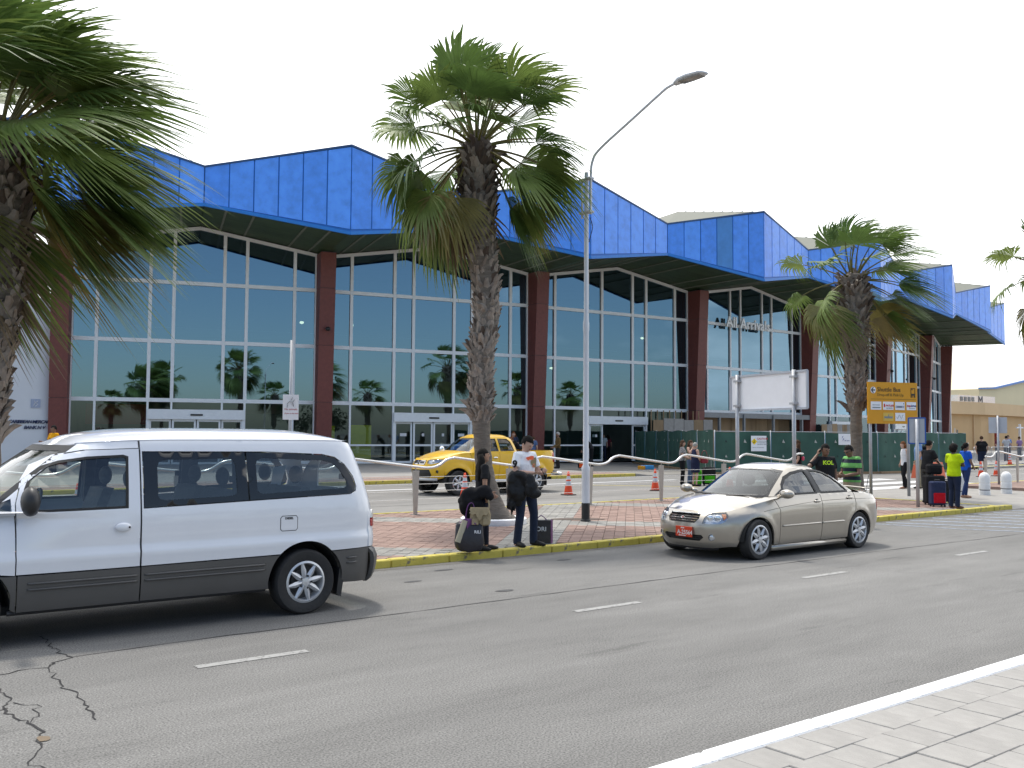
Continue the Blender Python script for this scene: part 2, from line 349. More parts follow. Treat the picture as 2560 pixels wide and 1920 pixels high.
# terminal lane markings
for x0, x1, y in ((-60, 29, 26.4),): strip([(x0, y), (x1, y)], .24, .004).build('lane_line', M_LINE2, lane)
strip([(-60, 20.7), (33, 20.6)], .05, .003).build('asphalt_seam', pm('seam_grey', (.09, .088, .084), .9), lane)
for y in (18.35, 20.1, 22.0, 23.9): strip([(28.8, y), (37.5, y + .1)], .8, .0045, .05).build('crosswalk_bar', M_LINE2, lane)
strip([(23.2, 25.2), (25.8, 22.4)], .14, .004).build('lane_line', worn_paint('yellow_line', (.5, .4, .08), (.2, .19, .17), .58, 8), lane)

# ------------------------------------------------------------ near pavement: white kerb and concrete tiles
mb = MB(); mb.box(-40, 60, -30, 3.416, -0.25, 0.06); pave = S(mb.build('pavement', M_JOINT))
kb = MB().cbox(0, 1.014, 0, 0.145, -0.2, 0.082, .012).mesh('kerb_stone'); kb.materials.append(M_WHITEK)
for k in range(-14, 30):
    o = bpy.data.objects.new('kerb_stone', kb); COL.objects.link(o); o.parent = pave; o.location = (4.112 + 1.02 * k, 3.424, random.uniform(-.003, .003))
tl = []
for d in (0.271, 0.294):
    t_ = MB().cbox(0, 0.2935, 0, d, 0.03, 0.08, .006).mesh('paving_tile'); t_.materials.append(M_TILE); tl.append(t_)
cnt = 0
for r in range(0, 7):
    y1 = 3.411 if r == 0 else 3.140 - 0.299 * (r - 1); d = 0.271 if r == 0 else 0.294
    for k in range(-14, 26):
        x = 5.07 + 0.2985 * k + (0.15 if r % 2 else 0.0)
        if x < 2.6 or x > 11.5: continue
        cnt += 1
        if cnt > 300: break
        o = bpy.data.objects.new('paving_tile', tl[0 if r == 0 else 1]); COL.objects.link(o); o.parent = pave
        o.location = (x, y1 - d, random.uniform(-.004, .003)); o.rotation_euler = (random.uniform(-.006, .006), random.uniform(-.006, .006), random.uniform(-.004, .004))
def tiles_rest():
    mb = MB()
    for r in range(0, 14):
        y1 = 3.411 if r == 0 else 3.140 - 0.299 * (r - 1); d = 0.271 if r == 0 else 0.294
        for k in range(-50, 90):
            x = 5.07 + 0.2985 * k + (0.15 if r % 2 else 0.0)
            if r < 7 and 2.6 <= x <= 11.5: continue
            mb.box(x, x + .2935, y1 - d, y1, .03, .08, False)
    return mb
tag(tiles_rest().build('paving_tile', M_TILE, pave), kind='stuff')

# ------------------------------------------------------------ traffic island: yellow kerb stones and diagonal pavers
mb = MB(); mb.box(-30, 24.35, 11.42, 17.80, -0.2, 0.082); isl = S(mb.build('traffic_island', M_JOINT))
ky = MB().cbox(0, 0.945, 0, 0.165, -0.2, 0.105, .014).mesh('kerb_stone'); ky.materials.append(M_YELK)
for k in range(-30, 18):
    o = bpy.data.objects.new('kerb_stone', ky); COL.objects.link(o); o.parent = isl; o.location = (7.66 + 0.955 * k, 11.252 + random.uniform(-.004, .004), random.uniform(-.004, .004)); o.rotation_euler = (0, 0, random.uniform(-.003, .003))
mb = MB()
c_ = [(23.9, 11.252), (24.15, 11.29), (24.34, 11.42), (24.43, 11.62), (24.43, 12.3), (24.41, 17.8)]
i_ = [(23.9, 11.417), (24.08, 11.44), (24.2, 11.52), (24.26, 11.66), (24.26, 12.3), (24.25, 17.8)]
for a in range(len(c_) - 1): mb.prism([(*c_[a], -.2), (*c_[a + 1], -.2), (*i_[a + 1], -.2), (*i_[a], -.2)], (0, 0, .305))
mb.build('kerb_end', M_YELK, isl)
kr = MB().cbox(0, 1.19, 0, 0.11, -0.2, 0.104, .01).mesh('kerb_stone'); kr.materials.append(M_YELK)
for k in range(-16, 15):
    o = bpy.data.objects.new('kerb_stone', kr); COL.objects.link(o); o.parent = isl; o.location = (6.0 + 1.2 * k, 17.782, random.uniform(-.003, .003))
PU, PV = 0.125, 0.18; q = 1 / math.sqrt(2)
def paver_grey(u, v): return ((u - 18.15) % 5.0) < 0.95 or ((v + 2.1) % 5.0) < 0.96
pv = []
for iv in range(-130, 70):
    for iu in range(40, 260):
        u = (iu + (0.5 if iv % 2 else 0)) * PU; v = iv * PV; x = (u + v) * q; y = (u - v) * q
        if 1.0 < x < 24.2 and 11.46 < y < 17.74 and math.hypot(x - 10.95, y - 14.75) > .62: pv.append((math.hypot(x, y), x, y, paver_grey(u, v)))
pv.sort()
vis = [p for p in pv if p[1] > 6.3 and p[2] < 14.2][:298]; visset = set((p[1], p[2]) for p in vis)
pvm = {}
for nm, m_ in (('p', M_PINK), ('g', M_GREY)):
    me = MB().cbox(-PU / 2 + .004, PU / 2 - .004, -PV / 2 + .004, PV / 2 - .004, .05, .10, .006).mesh('paver'); me.materials.append(m_); pvm[nm] = me
def clampy(y): return min(max(y, 11.424), 17.778)
rest = {'p': MB(), 'g': MB()}
for d, x, y, gy in pv:
    dz = random.uniform(-.004, .003)
    if (x, y) in visset and 11.6 < y:
        o = bpy.data.objects.new('paver', pvm['g' if gy else 'p']); COL.objects.link(o); o.parent = isl; o.location = (x, y, dz); o.rotation_euler = (random.uniform(-.01, .01), random.uniform(-.01, .01), math.pi / 4)
    else:
        hu, hv = PU / 2 - .004, PV / 2 - .004; cs = []
        for su, sv in ((-1, -1), (1, -1), (1, 1), (-1, 1)): cs.append((x + (su * hu - sv * hv) * q, clampy(y + (su * hu + sv * hv) * q)))
        rest['g' if gy else 'p'].add([(*c, .07) for c in cs] + [(*c, .10 + dz) for c in cs], [(4, 5, 6, 7), (0, 1, 5, 4), (1, 2, 6, 5), (2, 3, 7, 6), (3, 0, 4, 7)])
for nm, m_ in (('p', M_PINK), ('g', M_GREY)): tag(rest[nm].build('paver', m_, isl), kind='stuff')
blot(12.95, 14.45, .55, .22, pm('damp_sand', (.10, .075, .06), .95, var=.3, scale=8), isl, .106, 2.6)
# right island beyond the crossing
mb = MB(); mb.box(33.4, 120, 12.8, 17.2, -.2, .1); isl2 = S(mb.build('traffic_island', M_PINK))
mb = MB(); mb.box(33.3, 120, 17.205, 17.36, -.2, .106); mb.build('kerb_stone', M_YELK, isl2)
mb = MB(); mb.box(30.6, 33.29, 16.6, 16.78, -.2, .07); mb.build('kerb_stone', M_YELK, isl2)
# terminal forecourt
mb = MB(); mb.box(-60, 30.0, 29.63, 75, -.2, .1); fc = S(mb.build('forecourt', M_CONC))
mb = MB(); mb.box(-60, 30.0, 29.8, 32.4, .08, .104); mb.build('paving_band', M_PINK, fc)
kt = MB().cbox(0, 1.19, 0, .17, -.2, .125, .012).mesh('kerb_stone'); kt.materials.append(M_YELK)
for k in range(-12, 25):
    o = bpy.data.objects.new('kerb_stone', kt); COL.objects.link(o); o.parent = fc; o.location = (-.2 + 1.2 * k, 29.455, random.uniform(-.004, .004))
mb = MB(); mb.prism([(29.82, 29.455, 0), (31.0, 29.455, 0), (29.82, 29.455, .12)], (0, .17, 0)); mb.build('kerb_ramp', M_CONC, fc)
mb = MB(); mb.box(29.99, 38, 29.9, 44, 0.0, .012); mb.build('paving_band', pm('apron', (.24, .225, .2), .9, var=.2), fc)
mb = MB()
for k in range(30): mb.cbox(48 + k * 1.5, 49.48 + k * 1.5, 26.0 + k * .10, 26.22 + k * .10, -.2, .13, .015)
S(mb.build('kerb', M_YELK))
mb = MB(); mb.box(48, 120, 26.3, 75, -.2, .1); S(mb.build('forecourt', M_CONC))
# ------------------------------------------------------------ terminal building (curved in plan, seven bays)
BX, BY, BR, BT0, BDT = 54.75, 162.29, 118.57, None, 13.12 / 118.57
BT0 = math.asin((11.93 - BX) / BR) - 0.0045
NB = 7
def cp(k, D, Z):
    """point on the radial line of column k, D metres out from the glass line"""
    th = BT0 + k * BDT; return Vector((BX + (BR + D) * math.sin(th), BY - (BR + D) * math.cos(th), Z))
M_BLUE = pm('fascia_blue', srgb(74, 146, 250), 0.38, var=0.20, scale=2.2, obvar=0.10, spec=0.5, hue=srgb(86, 152, 246), detail=8)
M_BLUE2 = pm('fascia_faded', srgb(70, 135, 205), 0.36, var=0.12, scale=2.2, detail=8)
M_TEAL = pm('fascia_seam', srgb(20, 105, 185), 0.5, var=0.08)
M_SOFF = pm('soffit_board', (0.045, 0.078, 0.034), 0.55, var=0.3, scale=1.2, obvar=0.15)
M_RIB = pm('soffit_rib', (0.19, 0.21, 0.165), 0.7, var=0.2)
M_ROOF = pm('roof_sheet', (0.13, 0.135, 0.105), 0.7, var=0.10, scale=3, stretch=(6, .3, 1))
M_FRAME = pm('frame_white', (0.84, 0.85, 0.86), 0.45, var=0.05)
M_STONE = pm('column_stone', srgb(116, 62, 55), 0.55, var=0.16, scale=6, obvar=0.07)
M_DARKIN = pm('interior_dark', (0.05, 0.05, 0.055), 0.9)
M_INT = pm('interior_wall', (0.20, 0.21, 0.21), 0.9, var=.2, scale=.5)
M_GLASS = glass('terminal_glass', (0.10, 0.16, 0.17), (0.44, 0.69, 0.88), 1.55, 0.19)
M_GLASSG = glass('terminal_glass_ground', (0.52, 0.60, 0.58), (0.6, 0.78, 0.85), 1.5, 0.02)
ZT, ZM, ZL, ZCOL, ZAPX = 9.68, 6.56, 3.46, 11.65, 12.75
term = wthing('terminal_building', 'long curved airport terminal with zigzag blue fascia and tall gridded glass bays', 'building', tuple(cp(3.5, 0, 0)))
# fascia: tip over every column, valley over every bay
TIP = lambda k: (6.35, 16.12, 11.70)
VAL = lambda k: (4.75, 14.72, 12.85)
def fas(k):
    return TIP(k) if abs(k - round(k)) < .1 else VAL(k)
ks = [i * .5 for i in range(-1, 15)]
for a, b in zip(ks[:-1], ks[1:]):
    if a < -0.1 and False: continue
    Da, Ta, Ba = fas(a); Db, Tb, Bb = fas(b)
    A = cp(a, Da, 0); C = cp(b, Db, 0); n = (C - A).cross(Vector((0, 0, 1))).normalized()
    if n.dot(A - Vector((BX, BY, 0))) < 0: n = -n
    def P(t, f, o=0.0):
        p = A.lerp(C, t); zt = Ta + (Tb - Ta) * t; zb = Ba + (Bb - Ba) * t
        return Vector((p.x, p.y, zb + (zt - zb) * f)) + n * o
    back = B(MB().prism([P(0, 0, -.12), P(1, 0, -.12), P(1, 1, -.12), P(0, 1, -.12)], n * .09), 'fascia', M_TEAL, term)
    e = 0.045
    for i in range(6):
        t0, t1 = (i + .028) / 6, (i + 1 - .028) / 6
        poly = [P(t0, e, -.04), P(t1, e, -.04), P(t1, 1 - .02, -.04), P(t0, 1 - .02, -.04)]
        off = random.uniform(.028, .04)
        B(MB().prism(poly, n * off), 'fascia_panel', M_BLUE2 if (i, a) in ((3, 2.5), (1, 4.5)) else M_BLUE, back)
    B(MB().beam(P(0, 1, -.06), P(1, 1, -.06), .16, .10), 'cap_flashing', pm('flashing_dark', srgb(40, 75, 120), .5), back)
    B(MB().beam(P(0, 0, -.05), P(1, 0, -.05), .14, .16), 'drip_edge', pm('drip_blue', srgb(30, 120, 205), .45), back)
    # soffit boards from the fascia foot back to the window head
    ha = ZCOL if abs(a - round(a)) < .1 else ZAPX; hb = ZCOL if abs(b - round(b)) < .1 else ZAPX
    if a < -.1: ha = ZAPX
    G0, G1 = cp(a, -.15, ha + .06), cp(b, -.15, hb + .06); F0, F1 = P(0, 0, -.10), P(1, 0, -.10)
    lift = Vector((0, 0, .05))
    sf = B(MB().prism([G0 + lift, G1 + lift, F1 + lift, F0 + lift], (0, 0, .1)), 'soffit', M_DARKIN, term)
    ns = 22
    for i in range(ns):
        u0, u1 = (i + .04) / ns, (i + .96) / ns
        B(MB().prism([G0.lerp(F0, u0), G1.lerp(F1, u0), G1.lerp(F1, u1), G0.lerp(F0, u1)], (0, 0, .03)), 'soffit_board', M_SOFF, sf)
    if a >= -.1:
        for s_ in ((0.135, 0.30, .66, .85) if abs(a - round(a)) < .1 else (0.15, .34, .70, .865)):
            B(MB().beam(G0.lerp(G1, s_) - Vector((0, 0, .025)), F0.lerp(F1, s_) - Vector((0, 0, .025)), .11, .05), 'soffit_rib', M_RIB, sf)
# roof: a ridge runs in from every tip to a peak above the column
def pk(k): return cp(k, -1.3, 17.55)
roof = None
for k in range(0, NB + 1):
    t_ = cp(k, 6.3, 16.10); p_ = pk(k); pr = cp(k, -16, 15.6)
    for s_ in (-.5, .5):
        v_ = cp(k + s_, 4.7, 14.72); vi = cp(k + s_, -16, 14.6)
        if not (-.6 < k + s_ < 7.1): continue
        mb = MB(); mb.add([t_, v_, p_, vi, pr], [(0, 1, 2), (1, 3, 2), (2, 3, 4)])
        r_ = B(mb, 'roof', M_ROOF, term)
        for j in range(1, 9):
            f_ = j / 9; a_ = t_.lerp(p_, f_); b_ = v_.lerp(vi, f_ * .7)
            B(MB().beam(a_ + Vector((0, 0, .02)), b_.lerp(a_, .05) + Vector((0, 0, .02)), .05, .05), 'roof_seam', M_ROOF, r_)
# glazed bays
fr = [0.0]; n_, w_ = .095, .2067
for w in (n_, w_, n_, w_, n_, w_, n_): fr.append(fr[-1] + w)
def head(s, d=0.0):
    return ZCOL + (ZAPX - ZCOL) * (1 - abs(s - .5) * 2)
doors = {0: 'closed', 1: 'closed', 2: 'open', 4: 'closed', 5: 'closed'}
M_LEAF = M_FRAME
for bay in range(NB):
    A = cp(bay + .032, 0, 0); C = cp(bay + .968, 0, 0); d = (C - A); Lb = d.length; d.normalize(); n = d.cross(Vector((0, 0, 1)))
    if n.dot(A - Vector((BX, BY, 0))) < 0: n = -n
    def Q(s, z, o=0.0): p = A + d * (s * Lb) + n * o; return Vector((p.x, p.y, z))
    h0, h1, hm = head(.032), head(.968), ZAPX
    hd = lambda s: h0 + (hm - h0) * (1 - abs(s - .5) * 2)
    # head frame follows the gable
    mb = MB(); mb.beam(Q(0, h0 - .09), Q(.5, hm - .09), .16, .18); mb.beam(Q(.5, hm - .091), Q(1, h1 - .091), .159, .18); mb.beam(Q(0, .1), Q(0, h0 - .1), .14, .14, n); mb.beam(Q(1, .1), Q(1, h1 - .1), .14, .14, n)
    wall = B(mb, 'window_wall', M_FRAME, term)
    gd = doors.get(bay); d0, d1 = fr[2], fr[5]
    if bay == 3: gd = 'works'
    # mullions
    for i, s in enumerate(fr[1:-1]):
        inner = gd in ('closed', 'open') and 2 <= i <= 3
        if bay == 3: B(MB().beam(Q(s, ZL), Q(s, hd(s) - .12), .13, .17, n), 'mullion', M_FRAME, wall); continue
        B(MB().beam(Q(s, ZL), Q(s, hd(s) - .12), .17, .17, n), 'mullion', M_FRAME, wall)
        if inner: continue
        B(MB().beam(Q(s, .1), Q(s, ZL - .06), .11, .15, n), 'mullion', M_FRAME, wall)
    for z_ in (ZT, ZM, ZL): B(MB().beam(Q(0.006, z_), Q(.994, z_), .145, .20, (0, 0, 1)), 'transom', M_FRAME, wall)
    if gd != 'works':
        segs = [(0, 2), (5, 7)] if gd in ('closed', 'open') else [(0, 7)]
        for s0, s1 in segs: B(MB().beam(Q(fr[s0] + .006, 1.12), Q(fr[s1] - .006, 1.12), .10, .09), 'transom', M_FRAME, wall); B(MB().beam(Q(fr[s0] + .006, .18), Q(fr[s1] - .006, .18), .12, .16), 'transom', M_FRAME, wall)
    # panes
    rows = [(ZL, ZM), (ZM, ZT), (ZT, None)]
    for i in range(7):
        s0, s1 = fr[i], fr[i + 1]
        for z0, z1 in rows:
            if z1 is None:
                pts = [(s0, z0), (s1, z0), (s1, hd(s1))] + ([(.5, hm)] if s0 < .5 < s1 else []) + [(s0, hd(s0))]
            else: pts = [(s0, z0), (s1, z0), (s1, z1), (s0, z1)]
            B(MB().add([Q(s, z, -.01) for s, z in pts], [tuple(range(len(pts)))]), 'pane', M_GLASS, wall)
        if gd == 'works': continue
        if gd in ('closed', 'open') and 2 <= i <= 4:
            B(MB().quad(Q(s0, 3.0, -.01), Q(s1, 3.0, -.01), Q(s1, ZL, -.01), Q(s0, ZL, -.01)), 'pane', M_GLASSG, wall); continue
        for z0, z1 in ((.25, 1.08), (1.16, ZL)): B(MB().quad(Q(s0, z0, -.01), Q(s1, z0, -.01), Q(s1, z1, -.01), Q(s0, z1, -.01)), 'pane', M_GLASSG, wall)
    if gd in ('closed', 'open'):
        W = (d1 - d0); mb = MB(); mb.beam(Q(d0, 2.72, .06), Q(d1, 2.72, .06), .34, .52)
        mb.beam(Q(d0 + .004, .1, .03), Q(d0 + .004, 2.46, .03), .14, .2, n); mb.beam(Q(d1 - .004, .1, .03), Q(d1 - .004, 2.46, .03), .14, .2, n)
        mb.beam(Q(fr[3], 2.98), Q(fr[3], ZL - .07), .1, .14, n); mb.beam(Q(fr[4], 2.98), Q(fr[4], ZL - .07), .1, .14, n)
        en = B(mb, 'entrance', M_FRAME, term)
        B(MB().beam(Q(.475, 2.70, .24), Q(.525, 2.70, .24), .05, .09), 'door_sensor', pm('black_plastic', (.02, .02, .02), .4), en)
        q4 = [d0 + W * t for t in (.015, .245, .5, .755, .985)]
        for i in range(4):
            a_, b_ = q4[i], q4[i + 1]; o_ = -.02 if i in (0, 3) else .05
            if gd == 'open' and i == 1: a_, b_ = q4[0] + .004, q4[1] + .004
            if gd == 'open' and i == 2: a_, b_ = q4[3] - .004, q4[4] - .004
            mb = MB(); e = .006
            for zz in (.16, 1.12, 2.40): mb.beam(Q(a_ + e, zz, o_), Q(b_ - e, zz, o_), .06, .11)
            mb.beam(Q(a_ + e, .11, o_), Q(a_ + e, 2.44, o_), .10, .065, n); mb.beam(Q(b_ - e, .11, o_), Q(b_ - e, 2.44, o_), .10, .065, n)
            lf = B(mb, 'door_leaf', M_LEAF, en) if True else None
            mb2 = MB()
            mb2.quad(Q(a_ + e, .2, o_), Q(b_ - e, .2, o_), Q(b_ - e, 2.36, o_), Q(a_ + e, 2.36, o_)); B(mb2, 'door_pane', M_GLASSG, en)
            m_ = (a_ + b_) / 2; hw = .006 if i in (1, 2) else .016
            B(MB().beam(Q(m_ - hw, 1.72, o_ + .03), Q(m_ + hw, 1.72, o_ + .03), .006, .17), 'door_notice', pm('paper', (.7, .7, .72), .8), en)
# columns: stone clad, deeper at the top
for k in range(NB + 1):
    th = BT0 + k * BDT; rad = Vector((math.sin(th), -math.cos(th), 0)); tan = Vector((math.cos(th), math.sin(th), 0))
    c0 = cp(k, 0, 0)
    dep = lambda z: .62 + .62 * (z / 11.7)
    def K(s, o, z): p = c0 + tan * s + rad * o; return Vector((p.x, p.y, z))
    mb = MB(); mb.box(0, 0, 0, 0, 0, 0) if False else None
    w = .385
    core = MB().add([K(-w, -.5, 0), K(w, -.5, 0), K(w, dep(0) - .02, 0), K(-w, dep(0) - .02, 0), K(-w, -.5, 11.68), K(w, -.5, 11.68), K(w, dep(11.68) - .02, 11.68), K(-w, dep(11.68) - .02, 11.68)], [(0, 3, 2, 1), (4, 5, 6, 7), (0, 1, 5, 4), (1, 2, 6, 5), (2, 3, 7, 6), (3, 0, 4, 7)])
    col = B(core, 'column', M_DARKIN, term)
    zs = [.1, 3.48, 6.58, 9.70, 11.66]
    for z0, z1 in zip(zs[:-1], zs[1:]):
        z1 -= .025; mb = MB(); w2 = .42
        mb.add([K(-w2, -.45, z0), K(w2, -.45, z0), K(w2, dep(z0), z0), K(-w2, dep(z0), z0), K(-w2, -.45, z1), K(w2, -.45, z1), K(w2, dep(z1), z1), K(-w2, dep(z1), z1)], [(0, 3, 2, 1), (4, 5, 6, 7), (0, 1, 5, 4), (1, 2, 6, 5), (2, 3, 7, 6), (3, 0, 4, 7)])
        B(mb, 'cladding_panel', M_STONE, col, fix=True)
    if k in (1, 6, 5):
        mb = MB(); b_ = K(0, dep(7.6) + .01, 7.55); mb.tube([b_, b_ + rad * .14, b_ + rad * .22 - Vector((0, 0, .05))], .03, 6); mb.ball(b_ + rad * .26 - Vector((0, 0, .12)), (.15, .15, .12)); B(mb, 'wall_lamp', pm('lamp_black', (.015, .015, .016), .4), col, smooth=True)
# interior: floor, back wall, gallery, ceiling
mb = MB()
for k in range(NB):
    mb.quad(cp(k, -.2, .09), cp(k + 1, -.2, .09), cp(k + 1, -16, .09), cp(k, -16, .09))
B(mb, 'interior_floor', pm('terrazzo', (.18, .17, .16), .3), term)
mb = MB()
for k in range(NB):
    mb.quad(cp(k, -16, .1), cp(k + 1, -16, .1), cp(k + 1, -16, 14.6), cp(k, -16, 14.6))
    mb.quad(cp(k, -.3, 12.9), cp(k + 1, -.3, 12.9), cp(k + 1, -16, 12.9), cp(k, -16, 12.9))
for k in (0, NB): mb.quad(cp(k, -.4, .1), cp(k, -16, .1), cp(k, -16, 14.6), cp(k, -.4, 12.0))
B(mb, 'interior_wall', M_INT, term)
mb = MB()
for k in range(NB): mb.prism([cp(k + .03, -7, 6.9), cp(k + .97, -7, 6.9), cp(k + .97, -15.9, 6.9), cp(k + .03, -15.9, 6.9)], (0, 0, .35)); mb.beam(cp(k + .05, -7, 8.0), cp(k + .95, -7, 8.0), .06, .06)
B(mb, 'gallery', pm('gallery_pale', (.42, .46, .45), .8), term)
for k, D, z_ in ((.95, -3, 8.2), (1.2, -4, 8.3), (2.25, -3, 6.15), (2.86, -3, 8.6), (3.25, -3, 4.9)):
    B(MB().ball(cp(k, D, z_), (.13, .13, .08)), 'hall_lamp', emis('hall_lamp', (1, .82, .55), 5), term, smooth=True)
M_KIOSK = pm('kiosk_yellow', srgb(190, 190, 20), .6, var=.06); M_RED = pm('shop_red', srgb(150, 20, 25), .6)
def inbox(k0, k1, D0, D1, z0, z1, m, name, par=None):
    B(MB().prism([cp(k0, D0, z0), cp(k1, D0, z0), cp(k1, D1, z0), cp(k0, D1, z0)], (0, 0, z1 - z0)), name, m, par or term, fix=True)
inbox(1.13, 1.22, -.20, -.35, .3, 2.25, M_KIOSK, 'kiosk_panel'); inbox(.99, 1.06, -.2, -.35, 1.1, 2.2, M_KIOSK, 'kiosk_panel')
inbox(.06, .30, -3, -4, 2.2, 3.3, M_RED, 'shop_sign'); inbox(.68, .92, -5, -6, 1.6, 2.9, pm('shop_green', (.05, .11, .10), .6), 'shop_front')
inbox(.10, .22, -5, -9, 3.5, 8.6, pm('stair_tower', (.45, .52, .54), .8), 'stair_tower')
for i in range(9): inbox(.05 + i * .03, .09 + i * .03, -3, -4.5, 6.4 - i * .36, 6.5 - i * .36, pm('stair_tower', (.45, .52, .54), .8), 'stair_tread')
inbox(2.70, 2.86, -.8, -.9, 4.6, 6.05, pm('arrivals_yellow', srgb(205, 140, 20), .5), 'hall_sign')
def lettering(s, size, org, xdir, mat, parent, depth=.02, name='lettering', **kw):
    """text standing upright at org, running along xdir, facing the street"""
    v, f = text_mesh(s, size, depth, **kw); xd = Vector(xdir).normalized(); nn = xd.cross(Vector((0, 0, 1))).normalized()
    mb = MB(); mb.add([Vector(org) + xd * p[0] + Vector((0, 0, 1)) * p[2] + nn * (-p[1]) for p in v], f); return B(mb, name, mat, parent)
dv = (cp(2.86, 0, 0) - cp(2.70, 0, 0)); lettering('Arrivals', .52, cp(2.765, -.76, 5.4), dv, pm('ink', (.02, .02, .02), .6), term)
lettering('Departures', .40, cp(2.765, -.76, 4.85), dv, MATS['ink'], term)
# "All Arrivals" letters standing off the glass of the fourth bay
dv = cp(3.9, 0, 0) - cp(3.1, 0, 0)
sg = lettering('All Arrivals', 1.06, cp(3.235, .42, 9.48), dv, [pm('letter_white', (.9, .9, .9), .5)], term, depth=.10, name='sign_letters', bold=.020, spacing=1.04)
# boarded-up ground floor of bays three and four
M_PLY = pm('plywood', (.30, .20, .11), .8, var=.3, scale=1.5, obvar=.2, stretch=(1, 1, .2)); M_PLYG = pm('plywood_grey', (.30, .28, .26), .85, var=.15, obvar=.12)
def plank(k0, k1, D, z0, z1, m): B(MB().prism([cp(k0, D, z0), cp(k1, D, z0), cp(k1, D - .05, z0), cp(k0, D - .05, z0)], (0, 0, z1 - z0)), 'hoarding_board', m, term, fix=True)
for i in range(6): plank(2.62 + i * .068, 2.685 + i * .068, 1.6, .02, 2.78 + random.uniform(-.03, .1), (M_PLY, M_PLYG, M_PLYG, M_PLYG, M_PLY, M_PLYG)[i])
for i in range(9): plank(2.61 + i * .04, 2.614 + i * .04, 1.52, .02, 3.4, M_PLY)
for i in range(8): plank(3.06 + i * .112, 3.168 + i * .112, -.9, .1, 3.3, M_PLY)
mb = MB()
for k_ in (3.16, 3.36, 3.62, 3.90): mb.beam(cp(k_, .6, 0), cp(k_, .6, 3.3), .16, .16, (1, 0, 0))
mb.beam(cp(3.03, .6, 3.2), cp(3.97, .6, 3.2), .3, .35); B(mb, 'works_frame', pm('steel_grey', (.20, .21, .22), .5), term)
for i in range(7): plank(4.04 + i * .06, 4.098 + i * .06, 1.2, .02, 2.7 + random.uniform(-.05, .1), (M_PLY, M_PLYG)[i % 2])
# ------------------------------------------------------------ bank building at the left end
M_WHITEW = pm('wall_white', (.72, .73, .76), .8, var=.04, scale=1)
bank = wthing('bank_building', 'plain white bank building with dark lettering beside the terminal', 'building', (3, 54, 0))
mb = MB(); mb.box(-20, 11.2, 51.6, 66, .1, 8.25); bw = B(mb, 'wall', M_WHITEW, bank)
mb = MB(); mb.box(-20.1, 11.25, 51.5, 66.1, 8.25, 8.42); B(mb, 'parapet', M_WHITEW, bank)
for x in (4.2, 6.4):
    mb = MB(); mb.box(x, x + 2.0, 51.52, 51.7, .3, 4.4); w_o = B(mb, 'window', pm('window_frame_dark', (.03, .03, .035), .5), bank)
    B(MB().quad((x + .08, 51.51, .38), (x + 1.92, 51.51, .38), (x + 1.92, 51.51, 4.32), (x + .08, 51.51, 4.32)), 'pane', M_GLASSG, w_o)
    B(MB().box(x - .1, x + 2.1, 51.4, 51.62, .12, .3), 'sill', M_WHITEW, w_o)
M_INK = pm('bank_ink', srgb(40, 50, 85), .6)
lettering('CARIBBEAN MERCANTILE', .225, (9.02, 51.55, 2.18), (1, 0, 0), M_INK, bank, bold=.006, shear=.25, spacing=.84)
lettering('BANK N V', .225, (9.72, 51.55, 1.90), (1, 0, 0), M_INK, bank, bold=.006, shear=.25, spacing=.9)
mb = MB(); mb.box(10.02, 10.44, 51.55, 51.59, 2.95, 3.38); pl = B(mb, 'emblem', pm('emblem_grey', srgb(165, 175, 198), .6), bank)
mb = MB(); mb.tube([(10.12, 51.54, 3.05), (10.2, 51.54, 3.2), (10.14, 51.54, 3.3)], .02, 5); mb.tube([(10.2, 51.54, 3.02), (10.32, 51.54, 3.12), (10.22, 51.54, 3.2), (10.33, 51.54, 3.3)], .02, 5); B(mb, 'emblem_figure', pm('emblem_white', (.7, .7, .72), .6), pl)
